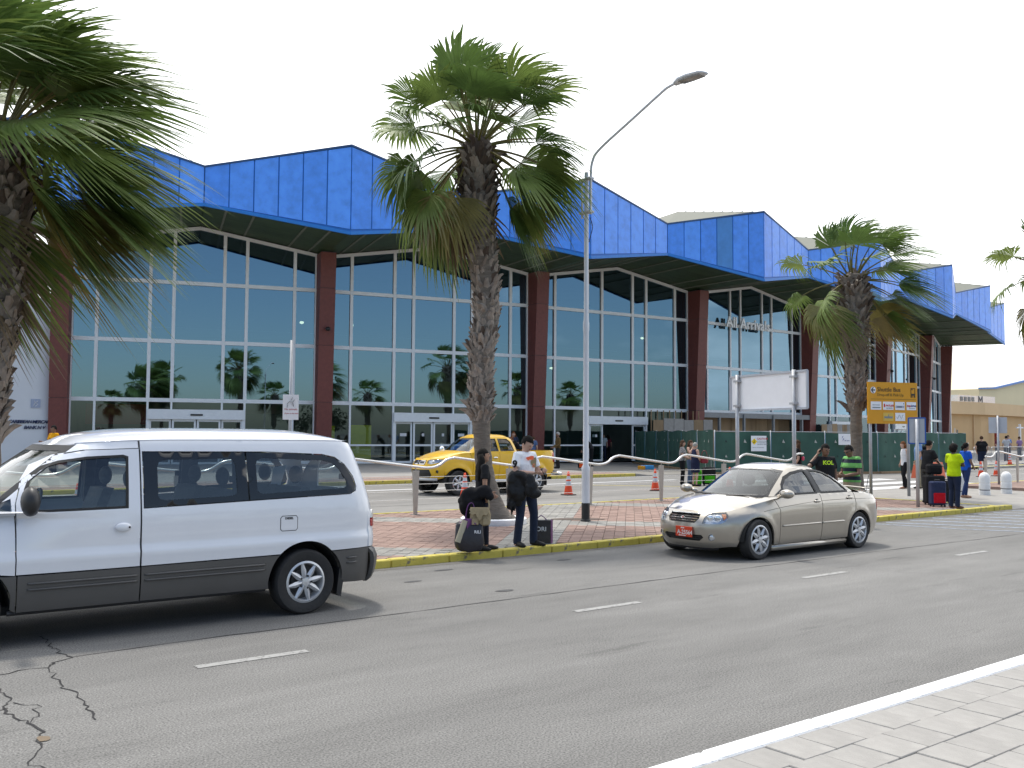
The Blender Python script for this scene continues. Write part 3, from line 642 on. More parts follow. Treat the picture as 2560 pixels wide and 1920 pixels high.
# ------------------------------------------------------------ vehicle construction kit
def prof(pts):
    s = spline(pts, 8); a = np.array([p[0] for p in s]); b = np.array([p[1] for p in s]); o = np.argsort(a, kind='stable'); a, b = a[o], b[o]
    return lambda t: float(np.interp(t, a, b))
class Shell:
    """body stack: at every height z the plan outline is a rounded rectangle"""
    def __init__(s, W, XF, XR, nf=5.0, nr=6.0, m=2.4): s.W = W; s.XF = XF; s.XR = XR; s.nf = nf; s.nr = nr; s.m = m
    def y(s, x, z):
        xf, xr, w = s.XF(z), s.XR(z), s.W(z); xm = (xf + xr) / 2
        q, n = ((xm - x) / (xm - xf), s.nf) if x < xm else ((x - xm) / (xr - xm), s.nr)
        return w * max(0.0, 1 - min(1.0, abs(q)) ** n) ** (1 / s.m)
    def fx(s, y, z):
        w = s.W(z); xf, xr = s.XF(z), s.XR(z); xm = (xf + xr) / 2
        return xm - (xm - xf) * max(0.0, 1 - min(1, abs(y) / w) ** s.m) ** (1 / s.nf)
    def rx(s, y, z):
        w = s.W(z); xf, xr = s.XF(z), s.XR(z); xm = (xf + xr) / 2
        return xm + (xr - xm) * max(0.0, 1 - min(1, abs(y) / w) ** s.m) ** (1 / s.nr)
    def side(s, sg, bulge=None):
        def c(x, z, d=0.0):
            y = s.y(x, z) + (bulge(x, z) if bulge else 0.0); return Vector((x, sg * max(0.0, y - d), z))
        return c
    def end(s, xs, front=True):
        """chart (t,z) wrapped round one end from the seam x=xs on one side (t=-1) to the other (t=1)"""
        cache = {}
        def c(t, z, d=0.0):
            k = round(z, 4)
            if k not in cache:
                w = s.W(z); P = []
                for i in range(-40, 41):
                    th = i / 40 * math.pi / 2; yy = w * math.copysign(abs(math.sin(th)) ** .6, th); xx = s.fx(yy, z) if front else s.rx(yy, z)
                    P.append((xx, yy))
                P = [(min(p[0], xs), p[1]) if front else (max(p[0], xs), p[1]) for p in P]
                ys = s.y(xs, z); P = [p for p in P if abs(p[1]) < ys - 1e-6]; P = [(xs, -ys)] + P + [(xs, ys)]
                L_ = [0]
                for a, b in zip(P[:-1], P[1:]): L_.append(L_[-1] + math.dist(a, b))
                cache[k] = (np.array(L_) / L_[-1] * 2 - 1, np.array([p[0] for p in P]), np.array([p[1] for p in P]))
            T, X, Y = cache[k]; x = float(np.interp(t, T, X)); y = float(np.interp(t, T, Y))
            if d: x += (d if front else -d); y *= (1 - d / max(.3, abs(s.W(z))) * min(1, abs(t) ** 3))
            return Vector((x, y, z))
        return c
def inpoly(px_, py_, poly):
    x = np.array([p[0] for p in poly]); y = np.array([p[1] for p in poly]); ins = np.zeros(len(px_), bool); n = len(poly); j = n - 1
    for i in range(n):
        c = ((y[i] > py_) != (y[j] > py_)); dy = (y[j] - y[i]); dy = dy if dy != 0 else 1e-12
        ins ^= c & (px_ < (x[j] - x[i]) * (py_ - y[i]) / dy + x[i]); j = i
    return ins
def resamp(poly, sp):
    out = []
    for a, b in zip(poly, poly[1:] + poly[:1]):
        k = max(1, int(math.dist(a, b) / sp)); out += [(a[0] + (b[0] - a[0]) * i / k, a[1] + (b[1] - a[1]) * i / k) for i in range(k)]
    return out
def panel(chart, poly, holes=(), sp=0.06, rim=0.02, mb=None):
    """fills a 2-D outline (with holes) on a chart; edges are turned inwards by rim"""
    mb = mb or MB(); loops = [resamp(list(poly), sp)] + [resamp(list(h), sp * .8) for h in holes]
    P_ = [p for l in loops for p in l]; E = []; n = 0
    for l in loops: E += [(n + i, n + (i + 1) % len(l)) for i in range(len(l))]; n += len(l)
    xs = [p[0] for p in poly]; ys = [p[1] for p in poly]
    gx, gy = np.meshgrid(np.arange(min(xs) + sp / 2, max(xs), sp), np.arange(min(ys) + sp / 2, max(ys), sp)); gx, gy = gx.ravel(), gy.ravel()
    if len(gx):
        k = inpoly(gx, gy, loops[0])
        for h in loops[1:]: k &= ~inpoly(gx, gy, h)
        B_ = np.array(P_); gx, gy = gx[k], gy[k]
        if len(gx):
            dmin = np.min(np.hypot(gx[:, None] - B_[None, :, 0], gy[:, None] - B_[None, :, 1]), axis=1); k = dmin > sp * .45
            P_ = P_ + list(zip(gx[k].tolist(), gy[k].tolist()))
    vo, eo, fo, *_ = delaunay_2d_cdt([Vector(p) for p in P_], E, [], 0, 1e-6)
    cen = np.array([[sum(vo[i].x for i in f) / 3, sum(vo[i].y for i in f) / 3] for f in fo])
    k = inpoly(cen[:, 0], cen[:, 1], loops[0])
    for h in loops[1:]: k &= ~inpoly(cen[:, 0], cen[:, 1], h)
    mb.add([chart(v.x, v.y) for v in vo], [tuple(f) for f, kk in zip(fo, k) if kk])
    if rim:
        for l in loops:
            m = len(l); a = [chart(*p) for p in l]; b = [chart(p[0], p[1], rim) for p in l]
            mb.add(a + b, [(i, (i + 1) % m, m + (i + 1) % m, m + i) for i in range(m)])
    return mb
def shrink(poly, d):
    """offset a polygon inwards by d (positive shrinks)"""
    n = len(poly); A = sum(poly[i][0] * poly[(i + 1) % n][1] - poly[(i + 1) % n][0] * poly[i][1] for i in range(n)); sg = 1 if A > 0 else -1; out = []
    for i in range(n):
        p0, p1, p2 = (np.array(poly[(i + k) % n], float) for k in (-1, 0, 1)); e1 = p1 - p0; e2 = p2 - p1
        n1 = np.array([-e1[1], e1[0]]) / (np.linalg.norm(e1) + 1e-9) * sg; n2 = np.array([-e2[1], e2[0]]) / (np.linalg.norm(e2) + 1e-9) * sg
        bs = n1 + n2; L_ = np.linalg.norm(bs); bs = bs / L_ if L_ > 1e-6 else n1; c = max(.35, float(bs @ n1)); out.append(tuple(p1 + bs * d / c))
    return out
def cap(xa, xb, zr, yr, h, nx=24, ny=18, p=2.6, q=0.7, z0=None, z1=None, nb=3):
    """crowned top sheet between the left and right edges; xa(t), xb(t) start and end for t in -1..1"""
    v = []; f = []
    for i in range(nx + 1):
        for j in range(ny + 1):
            t = -1 + 2 * j / ny; t = math.copysign(1 - (1 - abs(t)) ** 1.5, t); x = xa(t) + (xb(t) - xa(t)) * i / nx
            z = zr(x) + h(x) * max(0, 1 - abs(t) ** p) ** q
            if z0 is not None: k = min(1.0, i / nb); z = z0 + (z - z0) * k ** .7
            if z1 is not None: k = min(1.0, (nx - i) / nb); z = z1 + (z - z1) * k ** .7
            v.append((x, t * yr(x), z))
    for i in range(nx):
        for j in range(ny): a = i * (ny + 1) + j; f.append((a, a + 1, a + ny + 2, a + ny + 1))
    return MB().add(v, f)
M_TYRE = pm('tyre', (.018, .018, .019), .75, var=.2, scale=12, bump=.2, bscale=30)
M_ALLOY = pm('alloy', (.56, .57, .59), .35, .45, var=.06)
M_BLACKP = pm('black_trim', (.018, .018, .02), .45, var=.15)
M_RUB = pm('door_seal', (.01, .01, .011), .6)
M_CGLASS = glass('car_glass', (.68, .74, .73), (1, 1, 1), 1.5, .0)
M_CGLASSD = glass('car_glass_dark', (.50, .56, .58), (1, 1, 1), 1.5, .0)
M_LENS = glass('lamp_lens', (.86, .88, .9), (1, 1, 1), 1.45, 0.02)
M_CHROME = pm('chrome', (.75, .76, .78), .12, 1.0, var=.02)
M_REDL = pm('tail_red', (.42, .012, .015), .15, coat=.6, var=.1); M_AMB = pm('amber', (.75, .20, .02), .2, coat=.5)
M_SEAT = pm('seat_cloth', (.085, .088, .095), .9, var=.2, scale=30); M_DASH = pm('dash', (.03, .03, .032), .7)
M_UNDER = pm('underbody', (.012, .012, .012), .9)
def wheel(par, x, y, sg, Rt, Rr, w=.2, spokes=8, fat=.05, z=None):
    """sg: -1 outer face towards the camera side"""
    z = z if z is not None else Rt; wh = bpy.data.objects.new('wheel', None)
    h = w / 2; mb = MB()
    mb.lathe([(Rr, -h * .9), (Rr + .015, -h), (Rt * .93, -h), (Rt * .985, -h * .82), (Rt, -h * .55), (Rt, h * .55), (Rt * .985, h * .82), (Rt * .93, h), (Rr + .015, h), (Rr, h * .9)], 44, (x, y, z), 'Y', cap=False)
    t = mb.build('wheel', M_TYRE, par, smooth=True, angle=40)
    yo = y + sg * h; mb = MB()
    mb.lathe([(Rr + .004, sg * (h - .004)), (Rr - .016, sg * (h + .004)), (Rr - .03, sg * (h - .02)), (Rr - .035, -sg * h * .3)], 44, (x, y, z), 'Y', cap=False)
    for k in range(spokes):
        a = 2 * math.pi * (k + .25) / spokes; ca, sa = math.cos(a), math.sin(a); tx, tz = -sa, ca
        def pt(r, s, o): return Vector((x + ca * r + tx * s, y + sg * (h + o), z + sa * r + tz * s))
        r0, r1 = Rr * .17, Rr - .014
        mb.add([pt(r0, -fat * .62, -.018), pt(r0, fat * .62, -.018), pt((r0 + r1) / 2, fat * .7, -.006), pt(r1, fat * .32, -.012), pt(r1, -fat * .32, -.012), pt((r0 + r1) / 2, -fat * .7, -.006), pt(r0, 0, .002), pt((r0 + r1) / 2, 0, .014), pt(r1, 0, 0)], [(0, 6, 7, 5), (6, 1, 2, 7), (7, 2, 3, 8), (5, 7, 8, 4)])
    mb.lathe([(.001, sg * (h + .006)), (Rr * .2, sg * (h + .002)), (Rr * .23, sg * (h - .02))], 16, (x, y, z), 'Y', cap=False)
    rim = mb.build('rim', M_ALLOY, t, smooth=True, angle=35)
    mb = MB(); mb.lathe([(.002, sg * (h * .1)), (Rr - .02, sg * h * .1)], 24, (x, y, z), 'Y', cap=False); mb.lathe([(.002, sg * h * .3), (Rr * .62, sg * h * .3), (Rr * .62, sg * h * .1)], 24, (x, y, z), 'Y', cap=False); mb.build('brake_disc', pm('brake', (.09, .09, .095), .5, .6), t)
    mb = MB()
    for k in range(5):
        a = 2 * math.pi * k / 5; mb.lathe([(.011, sg * (h - .03)), (.011, sg * (h + .008)), (.002, sg * (h + .012))], 8, (x + math.cos(a) * Rr * .3, y, z + math.sin(a) * Rr * .3), 'Y', cap=False)
    tag(mb.build('wheel_nut', M_BLACKP, t), kind='stuff')
    return t
def arch_liner(par, x, r, yc, y0, y1, z0):
    mb = MB(); n = 16; v = []
    for y in (y0, y1):
        for i in range(n + 1): a = math.pi * i / n; v.append((x + r * math.cos(a), y, z0 + r * math.sin(a)))
    mb.add(v, [(i, i + 1, n + 2 + i, n + 1 + i) for i in range(n)]); mb.add([(x, y1, z0)] + v[n + 1:], [(0, i + 1, i + 2) for i in range(n)])
    return mb.build('wheel_arch', M_UNDER, par)
def arcpts(x, z, r, a0, a1, n=14, sq=1.0): return [(x + r * math.cos(R(a0 + (a1 - a0) * i / n)), z + r * math.sin(R(a0 + (a1 - a0) * i / n)) * sq) for i in range(n + 1)]
def seat(par, x, y, w=.5, m=None, zb=.55, hb=.62, head=True):
    m = m or M_SEAT; mb = MB(); mb.cbox(x - .5, x, y - w / 2, y + w / 2, zb - .16, zb, .04); mb.prism([(x - .05, y - w / 2, zb - .02), (x + .10, y - w / 2, zb - .02), (x + .26, y - w / 2, zb + hb), (x + .16, y - w / 2, zb + hb)], (0, w, 0))
    s = mb.build('seat', m, par)
    if head:
        for yy in ([y] if w < .7 else [y - w * .3, y + w * .3]): MB().ball((x + .24, yy, zb + hb + .12), (.055, .13, .095), 12, 8).build('headrest', m, s, smooth=True)
    return s

# ------------------------------------------------------------ white minivan
def make_van():
    t = thing('minivan', 'white minivan with grey lower cladding parked at the left, cut by the frame', 'van', (0.50, 9.77, 0))
    M_P = pm('van_white', (.70, .715, .76), .30, var=.025, scale=2, coat=1.0); M_C = pm('van_cladding', (.080, .077, .075), .42, .1, var=.08, scale=3, coat=.1)
    W = prof([(.22, .84), (.30, .885), (.45, .905), (.60, .908), (.70, .914), (.735, .918), (.745, .917), (.795, .896), (.805, .8945), (.9, .897), (1.0, .897), (1.12, .885), (1.3, .855), (1.5, .815), (1.65, .785), (1.74, .755), (1.80, .70)])
    XFt = prof([(.22, .12), (.35, .03), (.5, .0), (.65, .03), (.8, .14), (.95, .42), (1.12, .72)])
    XR = prof([(.22, 4.66), (.32, 4.70), (.62, 4.73), (.8, 4.73), (1.0, 4.71), (1.23, 4.65), (1.5, 4.55), (1.70, 4.46), (1.80, 4.38)])
    XFg = prof([(1.02, .58), (1.12, .70), (1.3, .92), (1.5, 1.18), (1.70, 1.46), (1.80, 1.62)])
    tub = Shell(W, XFt, XR, 4.5, 20, 2.6); gh = Shell(W, XFg, XR, 6, 20, 2.6)
    zr = prof([(1.2, 1.66), (1.5, 1.70), (1.9, 1.735), (2.4, 1.75), (3.5, 1.75), (4.1, 1.745), (4.4, 1.73)])
    xs_f, xs_r = 0.42, 4.52
    fseam = lambda z: gh.fx(W(z) * .80, z)
    ZB = 1.10
    fax, rax, Rw = .73, 3.79, .325
    for sg in (-1, 1):
        C = tub.side(sg); 
        def CC(x, z, d=0.0, sg=sg): return (gh if z > ZB else tub).side(sg)(x, z, d)
        rs = lambda z: min(xs_r, gh.rx(W(z) * .86, z))
        zt = [ZB + (zr(1.6) - ZB) * i / 8 for i in range(9)]
        # front wing
        A = arcpts(fax, .34, .40, 44, 0, 6)
        wing = [(xs_f, .62), (fax - .32, .62)] + arcpts(fax, .34, .42, 138, 42, 10) + [(fax + .33, .62), (1.145, .61), (1.145, ZB), (fseam(ZB) + .0, ZB), (.60, 1.03), (xs_f, .94)]
        panel(C, wing, sp=.032, rim=.025).build('front_wing', M_P, t, smooth=True, angle=50)
        apil = [(fseam(ZB) + .002, ZB + .004)] + [(1.145, ZB + .004), (1.15, 1.2), (1.21, 1.40)] + [(1.30, 1.525), (1.47, 1.615), (1.70, 1.66), (2.155, 1.675), (2.155, zr(2.155)), (1.8, zr(1.8)), (1.6, zr(1.6))] + [(fseam(z), z) for z in zt[::-1]][:-1]
        qh = [(.86, 1.125), (1.12, 1.125), (1.125, 1.245)]
        panel(CC, apil, [qh], sp=.05, rim=.02).build('roof_pillar', M_P, t, smooth=True, angle=50)
        panel(CC, shrink(qh, -.004), sp=.05, rim=0).build('quarter_light', M_CGLASSD, t)
        win = [(1.205, 1.125), (1.225, 1.32), (1.285, 1.455), (1.37, 1.52), (1.50, 1.565), (1.72, 1.60), (2.02, 1.615), (2.065, 1.60), (2.055, 1.135)]
        door = [(1.155, .615), (2.155, .615), (2.158, 1.668), (1.72, 1.655), (1.48, 1.607), (1.31, 1.515), (1.218, 1.395), (1.158, 1.2)]
        dr = panel(CC, door, [win], sp=.032, rim=.03).build('front_door', M_P, t, smooth=True, angle=50)
        panel(CC, win, [shrink(win, .022)], sp=.05, rim=.012).build('window_seal', M_RUB, dr)
        pl = lambda x, z, d=0.0, CC=CC: CC(x, z, d + .012)
        panel(pl, shrink(win, .01), sp=.08, rim=0).build('door_window', M_CGLASS, dr)
        hb = MB(); y0 = sg * (tub.y(2.0, .97) + .012); hb.ball((2.005, y0, .97), (.072, .022, .042), 14, 8); hb.build('door_handle', M_P, dr, smooth=True)
        MB().ball((2.055, y0 + sg * .018, .97), (.010, .008, .010)).build('lock', M_BLACKP, dr)
        mb = MB(); mb.tube([(2.165, sg * (W(.615) - .004), .615), (2.165, sg * (tub.y(2.165, 1.0) - .006), 1.0), (2.165, sg * (W(1.66) - .002), 1.66)], .004, 5); mb.build('door_gap', M_RUB, t)
        # long rear side with window band
        wb = [(2.185, 1.125), (3.20, 1.155), (3.9, 1.175), (4.30, 1.185), (4.365, 1.215), (4.375, 1.27), (4.345, 1.37), (4.25, 1.50), (4.14, 1.575), (4.0, 1.605), (3.4, 1.635), (2.185, 1.645)]
        arch = arcpts(rax, .33, .405, 46, 134, 12)
        sd_ = [(2.172, .615), (rax - .29, .622)] + arch[::-1] + [(rax + .29, .622), (xs_r, .63)] + [(rs(z), z) for z in [.8, 1.0] + zt] + [(4.2, zr(4.2)), (4.0, zr(4.0)), (3.5, zr(3.5)), (2.8, zr(2.8)), (2.172, zr(2.172))]
        sp_ = panel(CC, sd_, [wb], sp=.032, rim=.02).build('side_panel', M_P, t, smooth=True, angle=50)
        g1 = [(2.195, 1.135), (3.185, 1.165), (3.165, 1.63), (2.195, 1.637)]; i1 = [(2.32, 1.235), (2.34, 1.205), (2.40, 1.195), (2.95, 1.21), (3.04, 1.215), (3.075, 1.24), (3.07, 1.50), (3.05, 1.55), (3.0, 1.572), (2.40, 1.565), (2.335, 1.545), (2.32, 1.50)]
        g2 = [(3.20, 1.165), (3.9, 1.185), (4.29, 1.195), (4.35, 1.222), (4.362, 1.27), (4.332, 1.365), (4.24, 1.49), (4.135, 1.563), (3.995, 1.594), (3.4, 1.622), (3.18, 1.628)]; i2 = [(3.28, 1.255), (3.30, 1.23), (3.34, 1.22), (3.9, 1.24), (4.22, 1.25), (4.26, 1.275), (4.255, 1.33), (4.18, 1.45), (4.10, 1.515), (4.0, 1.54), (3.35, 1.57), (3.29, 1.55), (3.275, 1.51)]
        pg = lambda x, z, d=0.0, CC=CC: CC(x, z, d + .006)
        pc = lambda x, z, d=0.0, CC=CC: CC(x, z, d + .012)
        for g_, i_ in ((g1, i1), (g2, i2)):
            o = panel(pg, g_, [i_], sp=.06, rim=.006).build('side_window', pm('black_glass', (.012, .013, .016), .06, var=.05), sp_, smooth=True)
            panel(pc, shrink(i_, -.01), sp=.08, rim=0).build('pane', M_CGLASSD, sp_)
            xm = max(p[0] for p in i_) - .03; MB().cbox(xm - .03, xm + .03, sg * (gh.y(xm, 1.37) - .05) - .015, sg * (gh.y(xm, 1.37) - .05) + .015, 1.34, 1.40, .008).build('window_catch', M_BLACKP, sp_)
        MB().tube([gh.side(sg)(x_, zr(x_), -.001) for x_ in np.linspace(1.65, 4.25, 30)], .007, 6).build('drip_rail', M_P, t, smooth=True)
        # fuel flap
        fl = [(3.525, .845), (3.675, .845), (3.692, .865), (3.692, .975), (3.675, .998), (3.525, .998), (3.505, .975), (3.505, .865)]
        up = lambda x, z, d=0.0, C=C: C(x, z, d - .004)
        if sg < 0:
            panel(lambda x, z, d=0.0: C(x, z, d - .0015), fl, [shrink(fl, .006)], sp=.03, rim=.004).build('flap_gap', M_RUB, sp_)
            fo = panel(up, shrink(fl, .007), sp=.04, rim=.004).build('fuel_flap', M_P, sp_, smooth=True, angle=40)
            v, f = text_mesh('DIESEL', .03, .001, bold=.001); mb = MB(); mb.add([C(3.553 + p[0], .962 + p[2], -.006 - p[1]) for p in v], f); mb.build('lettering', M_BLACKP, fo)
        # grey cladding
        clf = [(fax + .385, .33), (1.155, .30), (1.155, .603), (fax + .30, .606)] + arcpts(fax, .34, .40, 44, 8, 5)[:-1]
        cld = [(1.165, .30), (2.158, .30), (2.158, .605), (1.165, .603)]
        clr = [(2.17, .30), (rax - .395, .292)] + arcpts(rax, .33, .405, 178, 136, 6) + [(2.17, .605)]
        clq = [(rax + .405, .285), (xs_r, .27), (xs_r, .622), (rax + .285, .612)] + arcpts(rax, .33, .405, 44, 2, 6)[1:-1]
        for nm, pl_ in (('cladding', clf), ('cladding', cld), ('cladding', clr), ('cladding', clq)):
            o = panel(lambda x, z, d=0.0, C=C: C(x, z, d - .008), pl_, sp=.06, rim=.02).build(nm, M_C, t, smooth=True, angle=45)
        for x0, x1 in ((1.24, 2.14), (2.2, rax - .44), (rax + .45, 4.36)):
            for zz in (.535, .485):
                MB().tube([C(x0, zz, -.002), C(x0 + .03, zz, -.016), C((x0 + x1) / 2, zz, -.016), C(x1 - .03, zz, -.016), C(x1, zz, -.002)], .011, 6, xdir=(0, 0, 1)).build('cladding_rib', M_C, t, smooth=True)
        MB().tube([C(1.1, .292, .02), C(2.2, .292, .02), C(rax - .42, .286, .02)], .022, 6).build('sill', M_BLACKP, t)
        # wheels, liners, mud flaps
        for x in (fax, rax):
            wheel(t, x, sg * .795, sg, Rw, .205, .21, 8, .040); arch_liner(t, x, .395, 0, sg * .86, sg * .55, .33)
        MB().prism([(rax + .35, sg * .70, .17), (rax + .40, sg * .70, .14), (rax + .44, sg * .70, .40), (rax + .38, sg * .70, .44)], (0, sg * .19, 0)).build('mud_flap', M_BLACKP, t)
        # door mirror
        mb = MB(); mb.ball((1.22, sg * 1.02, 1.235), (.075, .125, .125), 14, 10); mb.ball((1.235, sg * .98, 1.16), (.05, .12, .05)); mb.tube([(1.24, sg * .86, 1.14), (1.24, sg * 1.0, 1.16)], .035, 8); mb.build('door_mirror', M_BLACKP, t, smooth=True)
    # front, bonnet, windscreen
    F = tub.end(xs_f, True); zz = [.30, .45, .6, .75, .90]
    nose = [(-1, .62), (1, .62), (1, .93), (.5, .93), (0, .91), (-.5, .93), (-1, .93)]
    hl = lambda s: [(s * .62, .66), (s * .96, .68), (s * .98, .86), (s * .62, .80)]
    gr = [(-.45, .68), (.45, .68), (.5, .79), (-.5, .79)]
    panel(F, nose, [hl(-1), hl(1), gr], sp=.06, rim=.03).build('nose', M_P, t, smooth=True, angle=50)
    panel(lambda a, b, d=0.0: F(a, b, d + .02), gr, sp=.06, rim=0).build('grille', M_BLACKP, t)
    for s in (-1, 1): panel(lambda a, b, d=0.0: F(a, b, d + .004), shrink(hl(s), .004), sp=.06, rim=.03).build('headlight', pm('lamp_bowl', (.6, .62, .65), .15, .7), t, smooth=True)
    panel(F, [(-1, .30), (1, .30), (1, .61), (-1, .61)], sp=.07, rim=.03).build('front_bumper', M_C, t, smooth=True, angle=50)
    hz = prof([(.0, .80), (.12, .86), (.42, .94), (.6, 1.03), (.75, 1.10), (.95, 1.13)])
    cap(lambda a: min(.41, tub.fx(abs(a) * W(.93) * .97, .92)), lambda a: gh.fx(abs(a) * W(1.1) * .97, 1.10) + .02, lambda x: hz(max(x, .42)), lambda x: tub.y(max(x, .42), .94), lambda x: .035, 16, 14, z0=.93, nb=4).build('bonnet', M_P, t, smooth=True)
    G = lambda y, z, d=0.0: Vector((gh.fx(y, z) + d, y, z))
    hw = lambda z: W(z) * .80
    ws = [(-hw(1.12), 1.12), (hw(1.12), 1.12)] + [(hw(z), z) for z in (1.3, 1.5, 1.70)] + [(-hw(z), z) for z in (1.70, 1.5, 1.3)]
    ins = shrink(ws, .05)
    panel(G, ws, [ins], sp=.06, rim=.02).build('windscreen_frame', M_BLACKP, t, smooth=True)
    panel(lambda a, b, d=0.0: G(a, b, d + .006), shrink(ins, -.006), sp=.1, rim=0).build('windscreen', M_CGLASS, t, smooth=True)
    # roof
    hh = prof([(1.30, .0), (1.46, .01), (1.8, .08), (2.3, .108), (3.4, .112), (3.9, .10), (4.25, .045), (4.4, .0)])
    cap(lambda a: gh.fx(abs(a) * W(1.7) * .80, 1.70) - .005, lambda a: gh.rx(abs(a) * W(1.74) * .86, 1.74) + .005, zr, lambda x: gh.y(min(max(x, gh.fx(W(1.7) * .8, 1.7)), gh.rx(W(1.72) * .86, 1.72)), zr(x)), hh, 40, 24, 2.2, .62, z0=1.70, z1=1.742, nb=3).build('roof', M_P, t, smooth=True)
    # tail: bumper, tailgate, lamps
    Rr = gh.end(xs_r, False); Rt = tub.end(xs_r, False)
    tg_top = 1.74
    lampp = lambda s: [(s * .78, .84), (s * .955, .835), (s * .965, .90), (s * .94, .98), (s * .89, 1.012), (s * .78, 1.0)]
    rw = [(-.66, 1.20), (.66, 1.20), (.62, 1.62), (-.62, 1.62)]
    gate = [(-1, .63), (1, .63)] + [(1, .9), (1, 1.2), (1, 1.5), (1, tg_top)] + [(-1, tg_top), (-1, 1.5), (-1, 1.2), (-1, .9)]
    tgo = panel(Rr, gate, [lampp(-1), lampp(1), rw], sp=.06, rim=.02).build('tailgate', M_P, t, smooth=True, angle=50)
    panel(lambda a, b, d=0.0: Rr(a, b, d + .006), shrink(rw, -.004), sp=.08, rim=0).build('rear_window', M_CGLASSD, tgo, smooth=True)
    for s in (-1, 1):
        lo = panel(lambda a, b, d=0.0: Rr(a, b, d - .012), [(p[0], min(p[1], .925)) for p in shrink(lampp(s), .003)], sp=.05, rim=.03).build('tail_light', M_REDL, t, smooth=True, angle=40)
        panel(lambda a, b, d=0.0: Rr(a, b, d - .011), [(p[0], max(p[1], .927)) for p in shrink(lampp(s), .003)], sp=.05, rim=.03).build('reversing_lens', pm('lens_white', (.62, .62, .60), .15, coat=.5), lo, smooth=True, angle=40)
    bw = prof([(.24, .01), (.30, .045), (.42, .06), (.55, .055), (.62, .0)])
    def RB(a, b, d=0.0): v_ = Rt(a, b, d); k = bw(b); return v_ + Vector((k, k * .55 * a, 0))
    panel(RB, [(-1, .255), (1, .255), (1, .618), (-1, .618)], sp=.06, rim=.03).build('rear_bumper', M_C, t, smooth=True, angle=50)
    # floor and inside
    mb = MB(); mb.box(.3, 4.3, -.78, .78, .27, .34); mb.build('floor_pan', M_UNDER, t)
    MB().cbox(.66, 1.18, -.74, .74, .85, 1.12, .06).build('dashboard', M_DASH, t)
    mb = MB(); a_ = [(1.36 + .06 * math.sin(i * math.pi / 10), -.38 + .18 * math.cos(i * math.pi / 10), 1.13 + .17 * math.sin(i * math.pi / 10)) for i in range(21)]; mb.tube(a_, .016, 6); mb.tube([(1.36, -.38, 1.13), (1.1, -.38, 1.0)], .025, 6); mb.build('steering_wheel', M_DASH, t)
    for x, ys in ((1.95, (-.42, .42)), (2.85, (-.42, .38)), (3.65, (-.4, .4))):
        for y in ys: seat(t, x, y, .62 if x > 2 else .5, None, .70, .56)
    for x in (2.12, 3.12):
        for s in (-1, 1): MB().beam((x, s * .78, 1.1), (x, s * .70, 1.66), .1, .03, (0, 1, 0)).build('inner_pillar', M_DASH, t)
    MB().quad((3.83, .1, 1.22), (3.95, .1, 1.25), (4.02, .1, 1.47), (3.86, .1, 1.44)).build('paper_sheet', pm('paper_blue', (.45, .55, .68), .8), t)
    mb = MB(); mb.tube([(.86, -.2, 1.10), (1.1, .25, 1.16)], .012, 5); mb.build('wiper', M_BLACKP, t)
    return t
van = make_van()

